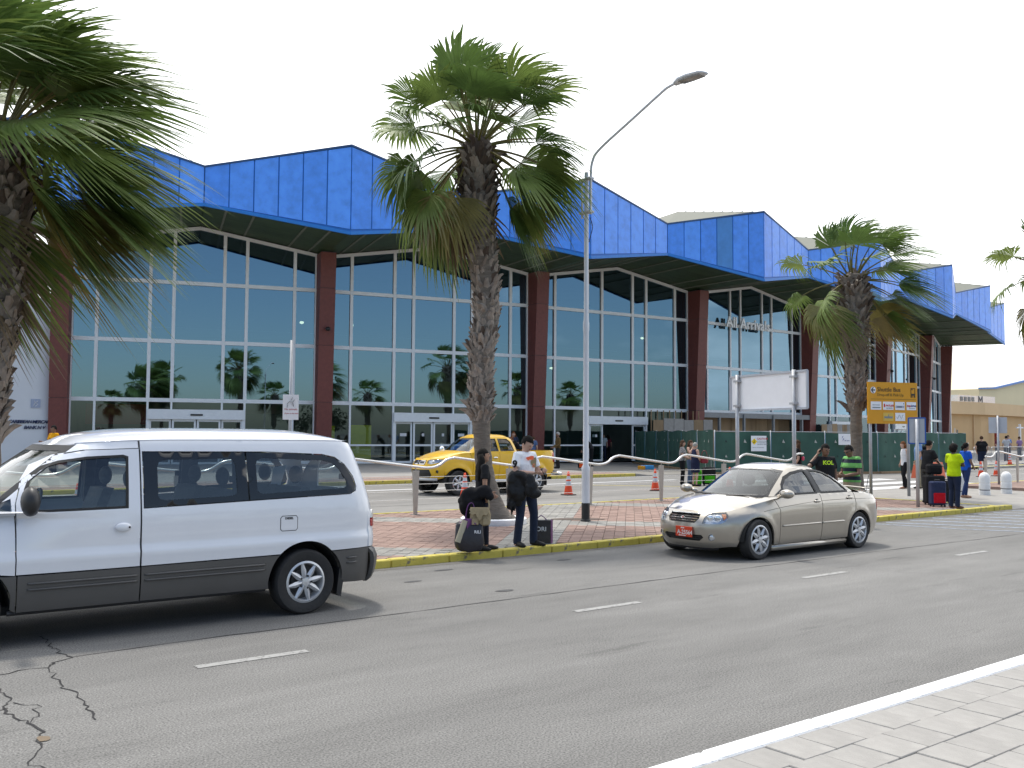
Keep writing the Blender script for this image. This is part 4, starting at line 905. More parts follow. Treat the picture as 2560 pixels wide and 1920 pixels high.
# ------------------------------------------------------------ beige sedan taxi
def make_sedan():
    t = thing('sedan_taxi', 'champagne beige four-door sedan with red number plate waiting at the kerb', 'car', (10.60, 9.665, 0))
    M_P = pm('sedan_beige', (.40, .362, .31), .28, .65, var=.03, scale=2, coat=1.0)
    W = prof([(.13, .79), (.20, .825), (.30, .848), (.47, .862), (.66, .866), (.76, .858), (.795, .846), (.81, .842), (.86, .828), (.90, .806), (.93, .785), (1.05, .735), (1.2, .665), (1.29, .605), (1.36, .52)])
    XF = prof([(.13, .30), (.22, .19), (.32, .14), (.45, .12), (.56, .14), (.64, .20), (.70, .28), (.76, .42)])
    XR = prof([(.13, 4.22), (.25, 4.37), (.40, 4.43), (.56, 4.44), (.72, 4.41), (.84, 4.34), (.90, 4.28)])
    XFg = prof([(.84, .98), (.90, 1.06), (1.0, 1.24), (1.12, 1.47), (1.22, 1.68), (1.30, 1.88), (1.36, 2.05)])
    XRg = prof([(.84, 3.95), (.92, 3.78), (1.02, 3.56), (1.12, 3.34), (1.20, 3.14), (1.28, 2.86), (1.33, 2.6)])
    tub = Shell(W, XF, XR, 5.2, 9.0, 2.5); gh = Shell(W, XFg, XRg, 5.0, 6.0, 2.5)
    fax, rax, Rw = .90, 3.48, .295; xs_f, xs_r = .46, 4.02
    zs = prof([(.20, .68), (.46, .705), (.85, .80), (1.20, .862), (1.50, .893), (2.3, .905), (3.2, .915), (3.6, .895), (4.02, .85), (4.3, .80)])
    zr = prof([(1.5, 1.22), (1.75, 1.285), (2.0, 1.31), (2.3, 1.322), (2.7, 1.305), (3.0, 1.262), (3.3, 1.16)])
    flare = lambda x, z: .012 * max(0, 1 - abs(math.hypot(x - fax, z - .29) - .36) / .07) + .012 * max(0, 1 - abs(math.hypot(x - rax, z - .29) - .36) / .07)
    fs = lambda z: gh.fx(W(z) * .84, z); rsx = lambda z: gh.rx(W(z) * .80, z)
    for sg in (-1, 1):
        C = tub.side(sg, flare); GS = gh.side(sg)
        top = lambda a, b, n=8: [(a + (b - a) * i / n, zs(a + (b - a) * i / n)) for i in range(n + 1)]
        # wing, doors, quarter
        wing = [(xs_f, .20)] + [(fax - .345, .20)] + arcpts(fax, .29, .335, 195, 0, 16)[1:] + [(fax + .35, .20), (1.37, .20), (1.37, .72), (1.30, .84)] + top(1.27, xs_f)
        panel(C, wing, sp=.04, rim=.025).build('front_wing', M_P, t, smooth=True, angle=50)
        d1 = [(1.38, .20), (2.42, .20), (2.45, zs(2.45))] + top(2.44, 1.285, 6)[1:] + [(1.315, .84), (1.38, .72)]
        d2 = [(2.432, .20), (3.12, .20)] + arcpts(rax, .29, .342, 194, 121, 8) + [(3.345, .66), (3.365, .74), (3.37, zs(3.37))] + top(3.36, 2.462, 6)[1:]
        gl1 = [(1.565, .925), (1.66, 1.07), (1.80, 1.18), (1.98, 1.25), (2.18, 1.28), (2.285, 1.285), (2.395, .93)]
        gl2 = [(2.40, 1.285), (2.62, 1.275), (2.78, 1.24), (2.95, 1.17), (3.12, 1.065), (3.27, .945), (3.25, .928), (2.51, .93)]
        frame = [(fs(.905), .905), (1.5, .90), (2.4, .907), (3.1, .915), (rsx(.918), .918)] + [(rsx(z), z) for z in (1.0, 1.08, 1.15, 1.20)] + [(x, zr(x)) for x in (2.9, 2.6, 2.3, 2.0, 1.85)] + [(fs(z), z) for z in (1.27, 1.2, 1.1, 1.0)]
        panel(GS, frame, [gl1, gl2], sp=.045, rim=.02).build('roof_frame', M_P, t, smooth=True, angle=50)
        dn = []
        for nm, dp in (('front_door', d1), ('rear_door', d2)):
            dn.append(panel(C, dp, sp=.04, rim=.025).build(nm, M_P, t, smooth=True, angle=50))
        for g_, par in ((gl1, dn[0]), (gl2, dn[1])):
            panel(lambda x, z, d=0.0: GS(x, z, d - .003), shrink(g_, -.012), [shrink(g_, .018)], sp=.05, rim=.01).build('window_seal', M_RUB, par)
            panel(lambda x, z, d=0.0: GS(x, z, d + .008), g_, sp=.08, rim=0).build('door_window', glass('taxi_glass', (.34, .38, .38), (1, 1, 1), 1.55, .04), par)
        panel(lambda x, z, d=0.0: GS(x, z, d - .004), [(2.30, 1.287), (2.39, 1.287), (2.50, .93), (2.405, .93)], sp=.05, rim=.01).build('door_pillar', M_BLACKP, t)
        q = [(3.38, .74), (3.357, .65)] + arcpts(rax, .29, .337, 119, 0, 12) + [(rax + .345, .20), (xs_r, .20), (xs_r, zs(xs_r))] + top(xs_r, 3.385, 6)[1:]
        panel(C, q, sp=.04, rim=.025).build('rear_wing', M_P, t, smooth=True, angle=50)
        MB().tube([C(1.22, .152, .02), C(2.2, .15, .012), C(rax - .36, .15, .02)], .05, 8).build('sill', M_P, t, smooth=True)
        for a, b in ((1.43, 2.40), (2.44, 3.03)): MB().tube([C(a, .47, 0), C(a + .02, .47, -.012), C(b - .02, .473, -.012), C(b, .473, 0)], .014, 6, xdir=(0, 0, 1)).build('door_moulding', M_P, t, smooth=True)
        cr = [(1.02, .70), (1.3, .735), (1.64, .765), (2.23, .80), (2.86, .812), (3.4, .805), (4.0, .79)]
        MB().tube([C(x, z, .001) for x, z in spline(cr, 5)], .0045, 5).build('body_crease', pm('crease_shadow', (.10, .088, .07), .5), t)
        for x, z in ((2.33, .805), (3.22, .83)): 
            mb = MB(); mb.ball(C(x, z, -.012), (.085, .018, .022), 12, 8); mb.build('door_handle', M_P, t, smooth=True); MB().ball(C(x + .0, z + .004, .004), (.05, .01, .034)).build('handle_recess', M_RUB, t)
        mb = MB(); mb.ball((1.36, sg * .985, .955), (.085, .12, .07), 16, 10); mb.tube([(1.42, sg * .80, .91), (1.38, sg * .93, .94)], .035, 8); mb.build('door_mirror', M_P, t, smooth=True)
        panel(lambda x, z, d=0.0: GS(x, z, d - .004), [(1.42, .915), (1.55, .92), (1.64, 1.03)], sp=.05, rim=.01).build('mirror_base', M_BLACKP, t)
        for x in (fax, rax): wheel(t, x, sg * .755, sg, Rw, .212, .19, 8, .05); arch_liner(t, x, .335, 0, sg * .82, sg * .50, .28)
    # front end
    F = tub.end(xs_f, True)
    grl = [(-.395, .66), (-.385, .60), (-.30, .535), (.30, .535), (.385, .60), (.395, .66), (.2, .672), (-.2, .672)]
    hl = lambda s: [(s * .455, .535), (s * .485, .61), (s * .56, .665), (s * .70, .692), (s * .99, .697), (s * .965, .64), (s * .87, .565), (s * .78, .538), (s * .62, .530)]
    lg = [(-.48, .33), (-.40, .275), (.40, .275), (.48, .33), (.44, .365), (-.44, .365)]
    def ell(c, z, a, b): return [(c + a * math.cos(2 * math.pi * i / 14), z + b * math.sin(2 * math.pi * i / 14)) for i in range(14)]
    fg = lambda s: ell(s * .62, .335, .055, .052)
    fz = lambda tt: .703
    bump = [(-1, .20), (-.7, .17), (.7, .17), (1, .20)] + [(tt, fz(tt)) for tt in (1, .8, .6, .4, .2, 0, -.2, -.4, -.6, -.8, -1)]
    hls = [shrink(hl(s), -.003) for s in (-1, 1)]
    hls = [[(a, min(b, fz(a) - .006)) for a, b in h] for h in hls]
    fb = panel(F, bump, hls + [grl, lg, fg(-1), fg(1)], sp=.035, rim=.03).build('front_bumper', M_P, t, smooth=True, angle=50)
    panel(lambda a, b, d=0.0: F(a, b, d + .035), shrink(grl, -.006), sp=.06, rim=0).build('grille', M_BLACKP, fb)
    for z_ in (.565, .597, .629):
        w_ = .31 + (z_ - .565) * 1.1; MB().tube([F(a, z_, .012) for a in np.linspace(-w_, w_, 13)], .0065, 5).build('grille_bar', M_CHROME, fb)
    for a in (-.22, -.08, .08, .22): MB().tube([F(a, .555, .02), F(a, .652, .02)], .006, 5).build('grille_bar', M_BLACKP, fb)
    mb = MB(); e_ = ell(0, .61, .048, .019); mb.add([F(a, b, -.004) for a, b in e_], [tuple(range(14))]); em = mb.build('emblem', M_CHROME, fb)
    v, f = text_mesh('KIA', .028, .002, bold=.002); mb = MB(); mb.add([F((p[0] - .028) / 1.02, .60 + p[2], -.007 - p[1]) for p in v], f); mb.build('lettering', pm('badge_red', (.25, .02, .02), .4), em)
    MB().tube([F(a, .668 - .02 * max(0, (abs(a) - .2)) , -.004) for a in np.linspace(-.40, .40, 15)], .011, 6).build('grille_trim', M_CHROME, fb, smooth=True)
    panel(lambda a, b, d=0.0: F(a, b, d + .03), shrink(lg, -.006), sp=.06, rim=0).build('lower_grille', M_BLACKP, fb)
    for z_ in (.305, .335): MB().tube([F(a, z_, .012) for a in np.linspace(-.43, .43, 11)], .005, 5).build('grille_bar', M_BLACKP, fb)
    for s in (-1, 1):
        h_ = hls[0 if s < 0 else 1]
        lo = panel(lambda a, b, d=0.0: F(a, b, d + .05), h_, sp=.05, rim=-.045).build('headlight', pm('lamp_bowl', (.6, .62, .65), .15, .7), t, smooth=True, angle=40)
        panel(lambda a, b, d=0.0: F(a, b, d + .002), h_, sp=.05, rim=0).build('lens', M_LENS, lo, smooth=True)
        for c_, r_ in ((.58, .048), (.725, .052)):
            p_ = F(s * c_, .612, .03); nn = Vector((-1, s * .45, 0)).normalized(); mb = MB(); rt = nn.to_track_quat('Z', 'Y').to_matrix(); mb.ball(p_, (r_, r_, .018), 16, 8, rt); mb.build('reflector', M_CHROME, lo, smooth=True)
        panel(lambda a, b, d=0.0: F(a, b, d + .022), [(s * .84, .672), (s * .94, .675), (s * .91, .62), (s * .85, .59)], sp=.04, rim=.01).build('indicator', M_AMB, lo)
        p_ = F(s * .62, .335, .02); nn = Vector((-1, s * .35, 0)).normalized(); rt = nn.to_track_quat('Z', 'Y').to_matrix()
        fo = MB().ball(p_, (.052, .052, .02), 16, 8, rt).build('fog_light', pm('lamp_bowl', (.6, .62, .65), .15, .7), t, smooth=True)
        mb = MB(); mb.tube([F(a, b, -.002) for a, b in fg(s)] + [F(*fg(s)[0], -.002)], .006, 5); mb.build('lamp_ring', M_P, fo)
    pl = MB(); pl.cbox(F(0, .4).x - .02, F(0, .4).x - .006, -.235, .085, .325, .475, .004); po = pl.build('number_plate', pm('plate_red', srgb(205, 62, 28), .4, var=.05), t)
    xf = F(0, .4).x - .022
    for s_, sz, z_, y_ in (('A-25564', .088, .362, .048), ('ARUBA', .022, .444, -.02), ('ONE HAPPY ISLAND', .016, .336, .02)):
        v, f = text_mesh(s_, sz, .002, bold=.0012, spacing=.95); mb = MB(); mb.add([(xf - .001 + p[1], y_ - p[0], z_ + p[2]) for p in v], f); mb.build('lettering', pm('plate_white', (.75, .73, .7), .5), po)
    MB().tube([F(a, .168, .03) for a in np.linspace(-.8, .8, 17)], .03, 6).build('air_dam', M_BLACKP, t)
    # bonnet, windscreen, roof, rear window, boot
    hh = lambda x: .05 + .02 * min(1, max(0, (x - .25) / .5))
    cap(lambda a: min(.45, tub.fx(abs(a) * W(.70) * .97, .70)), lambda a: gh.fx(abs(a) * W(.9) * .95, .89) + .01, lambda x: zs(max(x, .46)) - .002, lambda x: tub.y(max(x, .46), min(zs(max(x, .46)), .9)), lambda x: .012 + .055 * min(1, max(0, (x - .2) / .35)), 24, 20, 2.2, .75, z0=.703, nb=4).build('bonnet', M_P, t, smooth=True)
    G = lambda y, z, d=0.0: Vector((gh.fx(y, z) + d, y, z))
    hw = lambda z: W(z) * .84
    ws = [(-hw(.905), .905), (-.3, .895), (.3, .895), (hw(.905), .905)] + [(hw(z), z) for z in (1.0, 1.1, 1.2, 1.275)] + [(.3, 1.305), (-.3, 1.305)] + [(-hw(z), z) for z in (1.275, 1.2, 1.1, 1.0)]
    panel(G, ws, [shrink(ws, .028)], sp=.05, rim=.02).build('windscreen_frame', M_BLACKP, t, smooth=True)
    panel(lambda a, b, d=0.0: G(a, b, d + .004), shrink(ws, .022), sp=.08, rim=0).build('windscreen', glass('windscreen_glass', (.45, .5, .5), (1, 1, 1), 1.5, .0), t, smooth=True)
    cap(lambda a: gh.fx(abs(a) * W(1.29) * .84, 1.29) - .012, lambda a: gh.rx(abs(a) * W(1.2) * .80, 1.215) + .01, lambda x: max(zr(x), 1.225), lambda x: gh.y(min(max(x, fs(1.29)), rsx(1.215)), min(zr(x), 1.33)), lambda x: .02 + .045 * min(1, max(0, (x - 1.75) / .5)) * min(1, max(0.1, (3.2 - x) / .5)), 26, 22, 2.4, .7, z0=1.29, z1=1.215, nb=4).build('roof', M_P, t, smooth=True)
    RG = lambda y, z, d=0.0: Vector((gh.rx(y, z) - d, y, z))
    rw_ = lambda z: W(z) * .80
    rws = [(-rw_(.93), .93), (rw_(.93), .93)] + [(rw_(z), z) for z in (1.02, 1.1, 1.21)] + [(-rw_(z), z) for z in (1.21, 1.1, 1.02)]
    panel(RG, rws, [shrink(rws, .03)], sp=.05, rim=.02).build('rear_window_frame', M_BLACKP, t, smooth=True); panel(lambda a, b, d=0.0: RG(a, b, d + .004), shrink(rws, .025), sp=.08, rim=0).build('rear_window', MATS['taxi_glass'], t, smooth=True)
    cap(lambda a: gh.rx(abs(a) * W(.92) * .8, .93) - .02, lambda a: max(xs_r + .01, tub.rx(abs(a) * W(.84) * .97, .845)), lambda x: zs(min(x, xs_r)) - .002, lambda x: tub.y(min(x, xs_r), min(zs(min(x, xs_r)), .9)), lambda x: .02 + .07 * min(1, max(.1, (4.40 - x) / .25)), 18, 18, 2.2, .7, z1=.847, nb=3).build('boot_lid', M_P, t, smooth=True)
    MB().tube([(4.12 - .08 * y * y, y, .965 - .05 * y * y) for y in np.linspace(-.66, .66, 13)], [(.045, .013)] * 13, 8, xdir=(1, 0, 0)).build('boot_spoiler', M_P, t, smooth=True)
    Rr = tub.end(xs_r, False); tl = lambda s: [(s * .60, .62), (s * .93, .60), (s * .95, .80), (s * .62, .79)]
    panel(Rr, [(-1, .20), (-.7, .17), (.7, .17), (1, .20), (1, .848), (.7, .848), (-.7, .848), (-1, .848)], [tl(-1), tl(1)], sp=.045, rim=.02).build('rear_bumper', M_P, t, smooth=True, angle=50)
    for s in (-1, 1): panel(lambda a, b, d=0.0: Rr(a, b, d - .004), shrink(tl(s), .003), sp=.05, rim=.02).build('tail_light', M_REDL, t, smooth=True)
    MB().box(.8, 3.7, -.70, .70, .16, .22).build('floor_pan', M_UNDER, t)
    for x, ys in ((1.95, (-.36, .36)), (2.85, (0,))):
        for y in ys: seat(t, x, y, .5 if x < 2.5 else 1.2, None, .50, .48)
    MB().cbox(1.12, 1.52, -.68, .68, .70, .92, .06).build('dashboard', M_DASH, t)
    for y in (-.05, .45): MB().tube([(1.04 + .06 * abs(y), y - .05, .905), (1.13, y - .42, .918)], .008, 5).build('wiper', M_BLACKP, t)
    MB().tube([(4.06, -.62, .90), (4.14, -.62, 1.16)], .006, 5).build('aerial', M_BLACKP, t)
    return t
sedan = make_sedan()

# ------------------------------------------------------------ yellow pickup
def make_pickup():
    t = thing('pickup_truck', 'yellow double-cab pickup truck standing on the terminal lane', 'truck', (15.02, 23.86, 0))
    M_P = pm('pickup_yellow', srgb(226, 178, 8), .30, var=.03, coat=.6)
    W = prof([(.40, .83), (.55, .865), (.75, .89), (.95, .895), (1.10, .885), (1.22, .865), (1.28, .845), (1.4, .80), (1.6, .72), (1.72, .655), (1.80, .55)])
    XF = prof([(.40, .16), (.55, .04), (.70, .0), (.85, .03), (1.0, .10), (1.12, .22), (1.2, .4)])
    XR = prof([(.40, 4.78), (.6, 4.86), (.9, 4.88), (1.2, 4.86), (1.32, 4.84)])
    XFg = prof([(1.18, 1.05), (1.28, 1.20), (1.45, 1.45), (1.6, 1.68), (1.70, 1.86), (1.8, 2.1)])
    XRg = prof([(1.18, 3.38), (1.30, 3.33), (1.5, 3.24), (1.65, 3.14), (1.72, 3.02), (1.8, 2.8)])
    tub = Shell(W, XF, XR, 4.6, 12, 2.5); gh = Shell(W, XFg, XRg, 5, 8, 2.5)
    fax, rax, Rw = .90, 3.82, .365; xs_f, xs_r = .50, 4.52
    zs = prof([(.20, 1.05), (.5, 1.085), (.85, 1.19), (1.25, 1.25), (2.0, 1.26), (3.3, 1.27), (3.45, 1.30), (4.9, 1.30)])
    zr = prof([(1.5, 1.62), (1.8, 1.70), (2.1, 1.73), (2.6, 1.735), (2.95, 1.71), (3.2, 1.64)])
    fl = lambda x, z: .05 * max(0, 1 - abs(math.hypot(x - fax, z - .38) - .46) / .10) + .05 * max(0, 1 - abs(math.hypot(x - rax, z - .38) - .46) / .10)
    fs = lambda z: gh.fx(W(z) * .84, z); rsx = lambda z: gh.rx(W(z) * .84, z)
    for sg in (-1, 1):
        C = tub.side(sg, fl); GS = gh.side(sg)
        top = lambda a, b, n=6: [(a + (b - a) * i / n, zs(a + (b - a) * i / n)) for i in range(n + 1)]
        panel(C, [(xs_f, .60)] + arcpts(fax, .38, .43, 150, -5, 16) + [(1.40, .42), (1.42, .9), (1.34, zs(1.34))] + top(1.32, xs_f), sp=.06, rim=.03).build('front_wing', M_P, t, smooth=True, angle=50)
        panel(C, [(1.41, .42), (2.38, .42), (2.42, zs(2.42))] + top(2.41, 1.355)[1:] + [(1.43, .9)], sp=.06, rim=.02).build('front_door', M_P, t, smooth=True, angle=50)
        panel(C, [(2.39, .42), (3.28, .42), (3.34, .7), (3.345, zs(3.33))] + top(3.33, 2.43)[1:], sp=.06, rim=.02).build('rear_door', M_P, t, smooth=True, angle=50)
        panel(C, [(3.36, .50)] + arcpts(rax, .38, .43, 165, 8, 16) + [(xs_r, .52), (xs_r, 1.30), (3.36, 1.30)], sp=.06, rim=.03).build('cargo_bed_side', M_P, t, smooth=True, angle=50)
        g1 = [(1.62, 1.29), (1.78, 1.50), (1.98, 1.65), (2.36, 1.675), (2.40, 1.29)]; g2 = [(2.47, 1.29), (2.45, 1.675), (2.80, 1.665), (2.92, 1.58), (3.02, 1.30)]
        panel(GS, [(fs(1.252), 1.252), (3.32, 1.272), (rsx(1.3), 1.30), (rsx(1.5), 1.5), (rsx(1.62), 1.62)] + [(x, zr(x)) for x in (3.0, 2.6, 2.1, 1.9)] + [(fs(z), z) for z in (1.66, 1.5, 1.35)], [g1, g2], sp=.06, rim=.02).build('roof_frame', M_P, t, smooth=True, angle=50)
        for g_ in (g1, g2): panel(lambda x, z, d=0.0: GS(x, z, d + .008), shrink(g_, -.005), sp=.1, rim=0).build('door_window', M_CGLASS, t); panel(lambda x, z, d=0.0: GS(x, z, d - .003), g_, [shrink(g_, .02)], sp=.06, rim=.01).build('window_seal', M_RUB, t)
        for x in (2.25, 3.12): MB().ball(C(x, 1.10, -.015), (.09, .02, .025), 10, 6).build('door_handle', M_CHROME, t, smooth=True)
        mb = MB(); mb.ball((1.55, sg * 1.0, 1.33), (.07, .11, .10), 12, 8); mb.tube([(1.55, sg * .8, 1.28), (1.55, sg * .95, 1.3)], .035, 6); mb.build('door_mirror', M_CHROME, t, smooth=True)
        MB().tube([(1.4, sg * .84, .40), (3.3, sg * .84, .40)], .05, 8).build('side_step', M_ALLOY, t, smooth=True)
        for x in (fax, rax): wheel(t, x, sg * .79, sg, Rw, .225, .25, 6, .055); arch_liner(t, x, .43, 0, sg * .88, sg * .5, .36)
        mb = MB(); mb.prism([(rax + .40, sg * .68, .22), (rax + .44, sg * .68, .22), (rax + .46, sg * .68, .55), (rax + .42, sg * .68, .55)], (0, sg * .22, 0)); mb.build('mud_flap', M_BLACKP, t)
    F = tub.end(xs_f, True); hl = lambda s: [(s * .40, .95), (s * .52, .91), (s * .96, .98), (s * .985, 1.06), (s * .55, 1.055), (s * .42, 1.03)]
    gr = [(-.34, .90), (.34, .90), (.37, 1.03), (-.37, 1.03)]; lg = [(-.60, .60), (-.52, .52), (.52, .52), (.60, .60), (.52, .76), (-.52, .76)]
    fg = lambda s: [(s * .76 + .05 * math.cos(i * math.pi / 6), .70 + .05 * math.sin(i * math.pi / 6)) for i in range(12)]
    fb = panel(F, [(-1, .52), (-.7, .45), (.7, .45), (1, .52), (1, 1.085), (-1, 1.085)], [hl(-1), hl(1), gr, lg, fg(-1), fg(1)], sp=.05, rim=.03).build('front_bumper', M_P, t, smooth=True, angle=50)
    panel(lambda a, b, d=0.0: F(a, b, d + .03), gr, sp=.1, rim=0).build('grille', M_BLACKP, fb); panel(lambda a, b, d=0.0: F(a, b, d + .03), lg, sp=.1, rim=0).build('lower_grille', M_BLACKP, fb)
    for s in (-1, 1): panel(lambda a, b, d=0.0: F(a, b, d + .0), [(s * .05, .91), (s * .30, .91), (s * .33, 1.02), (s * .05, 1.02)], [shrink([(s * .05, .91), (s * .30, .91), (s * .33, 1.02), (s * .05, 1.02)], .015)], sp=.05, rim=.01).build('grille_trim', M_CHROME, fb)
    for z_ in (.945, .985): MB().tube([F(a, z_, .012) for a in np.linspace(-.33, .33, 7)], .008, 5).build('grille_bar', M_CHROME, fb)
    MB().tube([F(a, .475, -.01) for a in np.linspace(-.8, .8, 15)], [(.05, .03)] * 15, 6, xdir=(0, 0, 1)).build('skid_plate', M_ALLOY, t, smooth=True)
    for s in (-1, 1):
        lo = panel(lambda a, b, d=0.0: F(a, b, d + .03), hl(s), sp=.06, rim=-.02).build('headlight', MATS['lamp_bowl'], t, smooth=True)
        panel(F, shrink(hl(s), .002), sp=.06, rim=0).build('lens', M_LENS, lo, smooth=True); MB().ball(F(s * .62, .99, .02), (.04, .05, .04)).build('reflector', M_CHROME, lo, smooth=True)
        MB().ball(F(s * .76, .70, .02), (.02, .05, .05)).build('fog_light', pm('fog_dark', (.05, .05, .05), .2), t, smooth=True)
    cap(lambda a: min(.49, tub.fx(abs(a) * W(1.07) * .97, 1.075)), lambda a: gh.fx(abs(a) * W(1.25) * .95, 1.24) + .02, lambda x: zs(max(x, .5)), lambda x: tub.y(max(x, .5), min(zs(max(x, .5)), 1.28)), lambda x: .02 + .05 * min(1, max(0, (x - .2) / .4)), 20, 16, 2.2, .75, z0=1.084, nb=4).build('bonnet', M_P, t, smooth=True)
    G = lambda y, z, d=0.0: Vector((gh.fx(y, z) + d, y, z)); hw = lambda z: W(z) * .84
    ws = [(-hw(1.26), 1.26), (hw(1.26), 1.26), (hw(1.45), 1.45), (hw(1.67), 1.67), (-hw(1.67), 1.67), (-hw(1.45), 1.45)]
    panel(G, ws, [shrink(ws, .03)], sp=.06, rim=.02).build('windscreen_frame', M_BLACKP, t); panel(lambda a, b, d=0.0: G(a, b, d + .005), shrink(ws, .02), sp=.1, rim=0).build('windscreen', M_CGLASS, t, smooth=True)
    cap(lambda a: gh.fx(abs(a) * W(1.69) * .84, 1.685) - .01, lambda a: gh.rx(abs(a) * W(1.64) * .84, 1.64) + .01, zr, lambda x: gh.y(min(max(x, fs(1.685)), rsx(1.64)), min(zr(x), 1.73)), lambda x: .02 + .05 * min(1, max(0, (x - 1.8) / .3)), 18, 16, 2.4, .7, z0=1.685, z1=1.64, nb=4).build('roof', M_P, t, smooth=True)
    RG = lambda y, z, d=0.0: Vector((gh.rx(y, z) - d, y, z)); rws = [(-hw(1.27), 1.27), (hw(1.27), 1.27), (hw(1.62), 1.62), (-hw(1.62), 1.62)]; rh = shrink(rws, .10)
    panel(RG, rws, [rh], sp=.06, rim=.02).build('cab_back', M_P, t); panel(lambda a, b, d=0.0: RG(a, b, d + .004), rh, sp=.1, rim=0).build('rear_window', M_CGLASS, t)
    mb = MB(); mb.box(3.38, 4.80, -.78, .78, .62, .66); mb.box(3.37, 3.40, -.80, .80, .62, 1.30); mb.build('cargo_bed', M_BLACKP, t)
    Rr = tub.end(xs_r, False); panel(Rr, [(-1, .62), (1, .62), (1, 1.30), (-1, 1.30)], sp=.06, rim=.06).build('tailgate', M_P, t, smooth=True)
    for s in (-1, 1): panel(lambda a, b, d=0.0: Rr(a, b, d - .012), [(s * .80, .92), (s * .93, .94), (s * .97, 1.10), (s * .93, 1.22), (s * .80, 1.24)], sp=.05, rim=.03).build('tail_light', M_REDL, t, smooth=True)
    MB().tube([(4.92, y, .56) for y in np.linspace(-.8, .8, 9)], [(.07, .06)] * 9, 8).build('rear_bumper', M_CHROME, t, smooth=True)
    MB().box(.5, 4.7, -.6, .6, .38, .46).build('chassis', M_UNDER, t)
    for x in (2.1, 2.95):
        for y in (-.38, .38): seat(t, x, y, .5, None, .85, .50)
    MB().cbox(1.3, 1.7, -.7, .7, .95, 1.25, .05).build('dashboard', M_DASH, t)
    return t
pickup = make_pickup()
# ------------------------------------------------------------ fan palms
M_FROND = pm('palm_green', (.098, .175, .042), .50, var=.30, scale=2.5, hue=(.165, .215, .052), obvar=.22, trans=.28, spec=.4)
M_FRONDY = pm('palm_yellowing', (.175, .175, .040), .55, var=.35, scale=2.5, hue=(.19, .15, .045), obvar=.2, trans=.30)
M_FRONDD = pm('palm_dead', (.20, .145, .085), .8, var=.3, scale=3, trans=.15)
M_BARK = pm('palm_bark', (.17, .145, .12), .95, var=.35, scale=5, bump=.9, bscale=9, stretch=(1, 1, 3.5))
M_BOOT = pm('palm_boot', (.235, .20, .17), .9, var=.35, scale=7, obvar=.35, bump=.5, bscale=30)
M_BOOTD = pm('palm_boot_dark', (.10, .072, .055), .95, var=.35, scale=7, obvar=.3)
def frond_mesh(rng, az, el, Lp, Lb, wind, droop=1.0, nseg=34, spread=1.75, curl=0.0, dead=0.0):
    """one fan leaf: stalk from the origin, pleated blade with free drooping tips; wind is a world vector"""
    mb = MB(); w = Vector(wind)
    d = Vector((math.cos(el) * math.cos(az), math.cos(el) * math.sin(az), math.sin(el)))
    pts = [Vector((0, 0, 0))]; n = 7; cur = d.copy()
    for i in range(n):
        cur = (cur + Vector((0, 0, -.055 * droop)) + w * .05).normalized(); pts.append(pts[-1] + cur * (Lp / n))
    mb.cur = 0; mb.tube(pts, [.030 - .018 * i / n for i in range(n + 1)], 5, cap=False)
    H = pts[-1]; ax = (cur + Vector((0, 0, -.10 * droop)) + w * .25).normalized()
    up = Vector((0, 0, 1)); sd_ = ax.cross(up)
    if sd_.length < .05: sd_ = Vector((-math.sin(az), math.cos(az), 0))
    sd_.normalize(); nrm = sd_.cross(ax).normalized()
    roll = rng.uniform(-.5, .5); sd_, nrm = (sd_ * math.cos(roll) + nrm * math.sin(roll)).normalized(), (nrm * math.cos(roll) - sd_ * math.sin(roll)).normalized()
    cup = rng.uniform(.10, .32) + curl; fuse = rng.uniform(.56, .70); K = 9
    mb.cur = 1; dth = spread * 2 / nseg
    for s in range(nseg):
        if rng.random() < .05: continue
        th = -spread + (s + .5) * dth + rng.uniform(-.012, .012); ln = Lb * (1 - .30 * (abs(th) / spread) ** 1.6) * rng.uniform(.93, 1.07)
        dr = ax * math.cos(th) + sd_ * math.sin(th); lat = sd_ * math.cos(th) - ax * math.sin(th)
        dr = (dr + nrm * cup * (abs(th) / spread) ** 1.2).normalized(); soft = rng.uniform(.5, 1.6); tw = rng.uniform(-.25, .25)
        rows = []
        for k in range(K):
            f = .03 + .97 * (k / (K - 1)); r = ln * f; over = max(0.0, f - fuse * .75)
            p = H + dr * r + Vector((0, 0, -1)) * (over ** 2 * ln * .95 * droop * soft) + w * (over ** 2 * ln * 1.5 * soft) + w * (f * f * ln * .12)
            if f > .95: p += Vector((rng.uniform(-.02, .02), rng.uniform(-.02, .02), rng.uniform(-.02, .02)))
            hwid = (r * dth * .53 if f < fuse else fuse * ln * dth * .53 * max(.02, ((1 - f) / (1 - fuse)) ** .8))
            ridge = .22 * hwid * (1 if s % 2 else .6); l2 = (lat + nrm * tw * over).normalized()
            rows.append((p - l2 * hwid, p + nrm * ridge, p + l2 * hwid))
        v = [q for r_ in rows for q in r_]; fcs = []
        for k in range(K - 1):
            a = k * 3; fcs += [(a, a + 1, a + 4, a + 3), (a + 1, a + 2, a + 5, a + 4)]
        mb.add(v, fcs)
    return mb
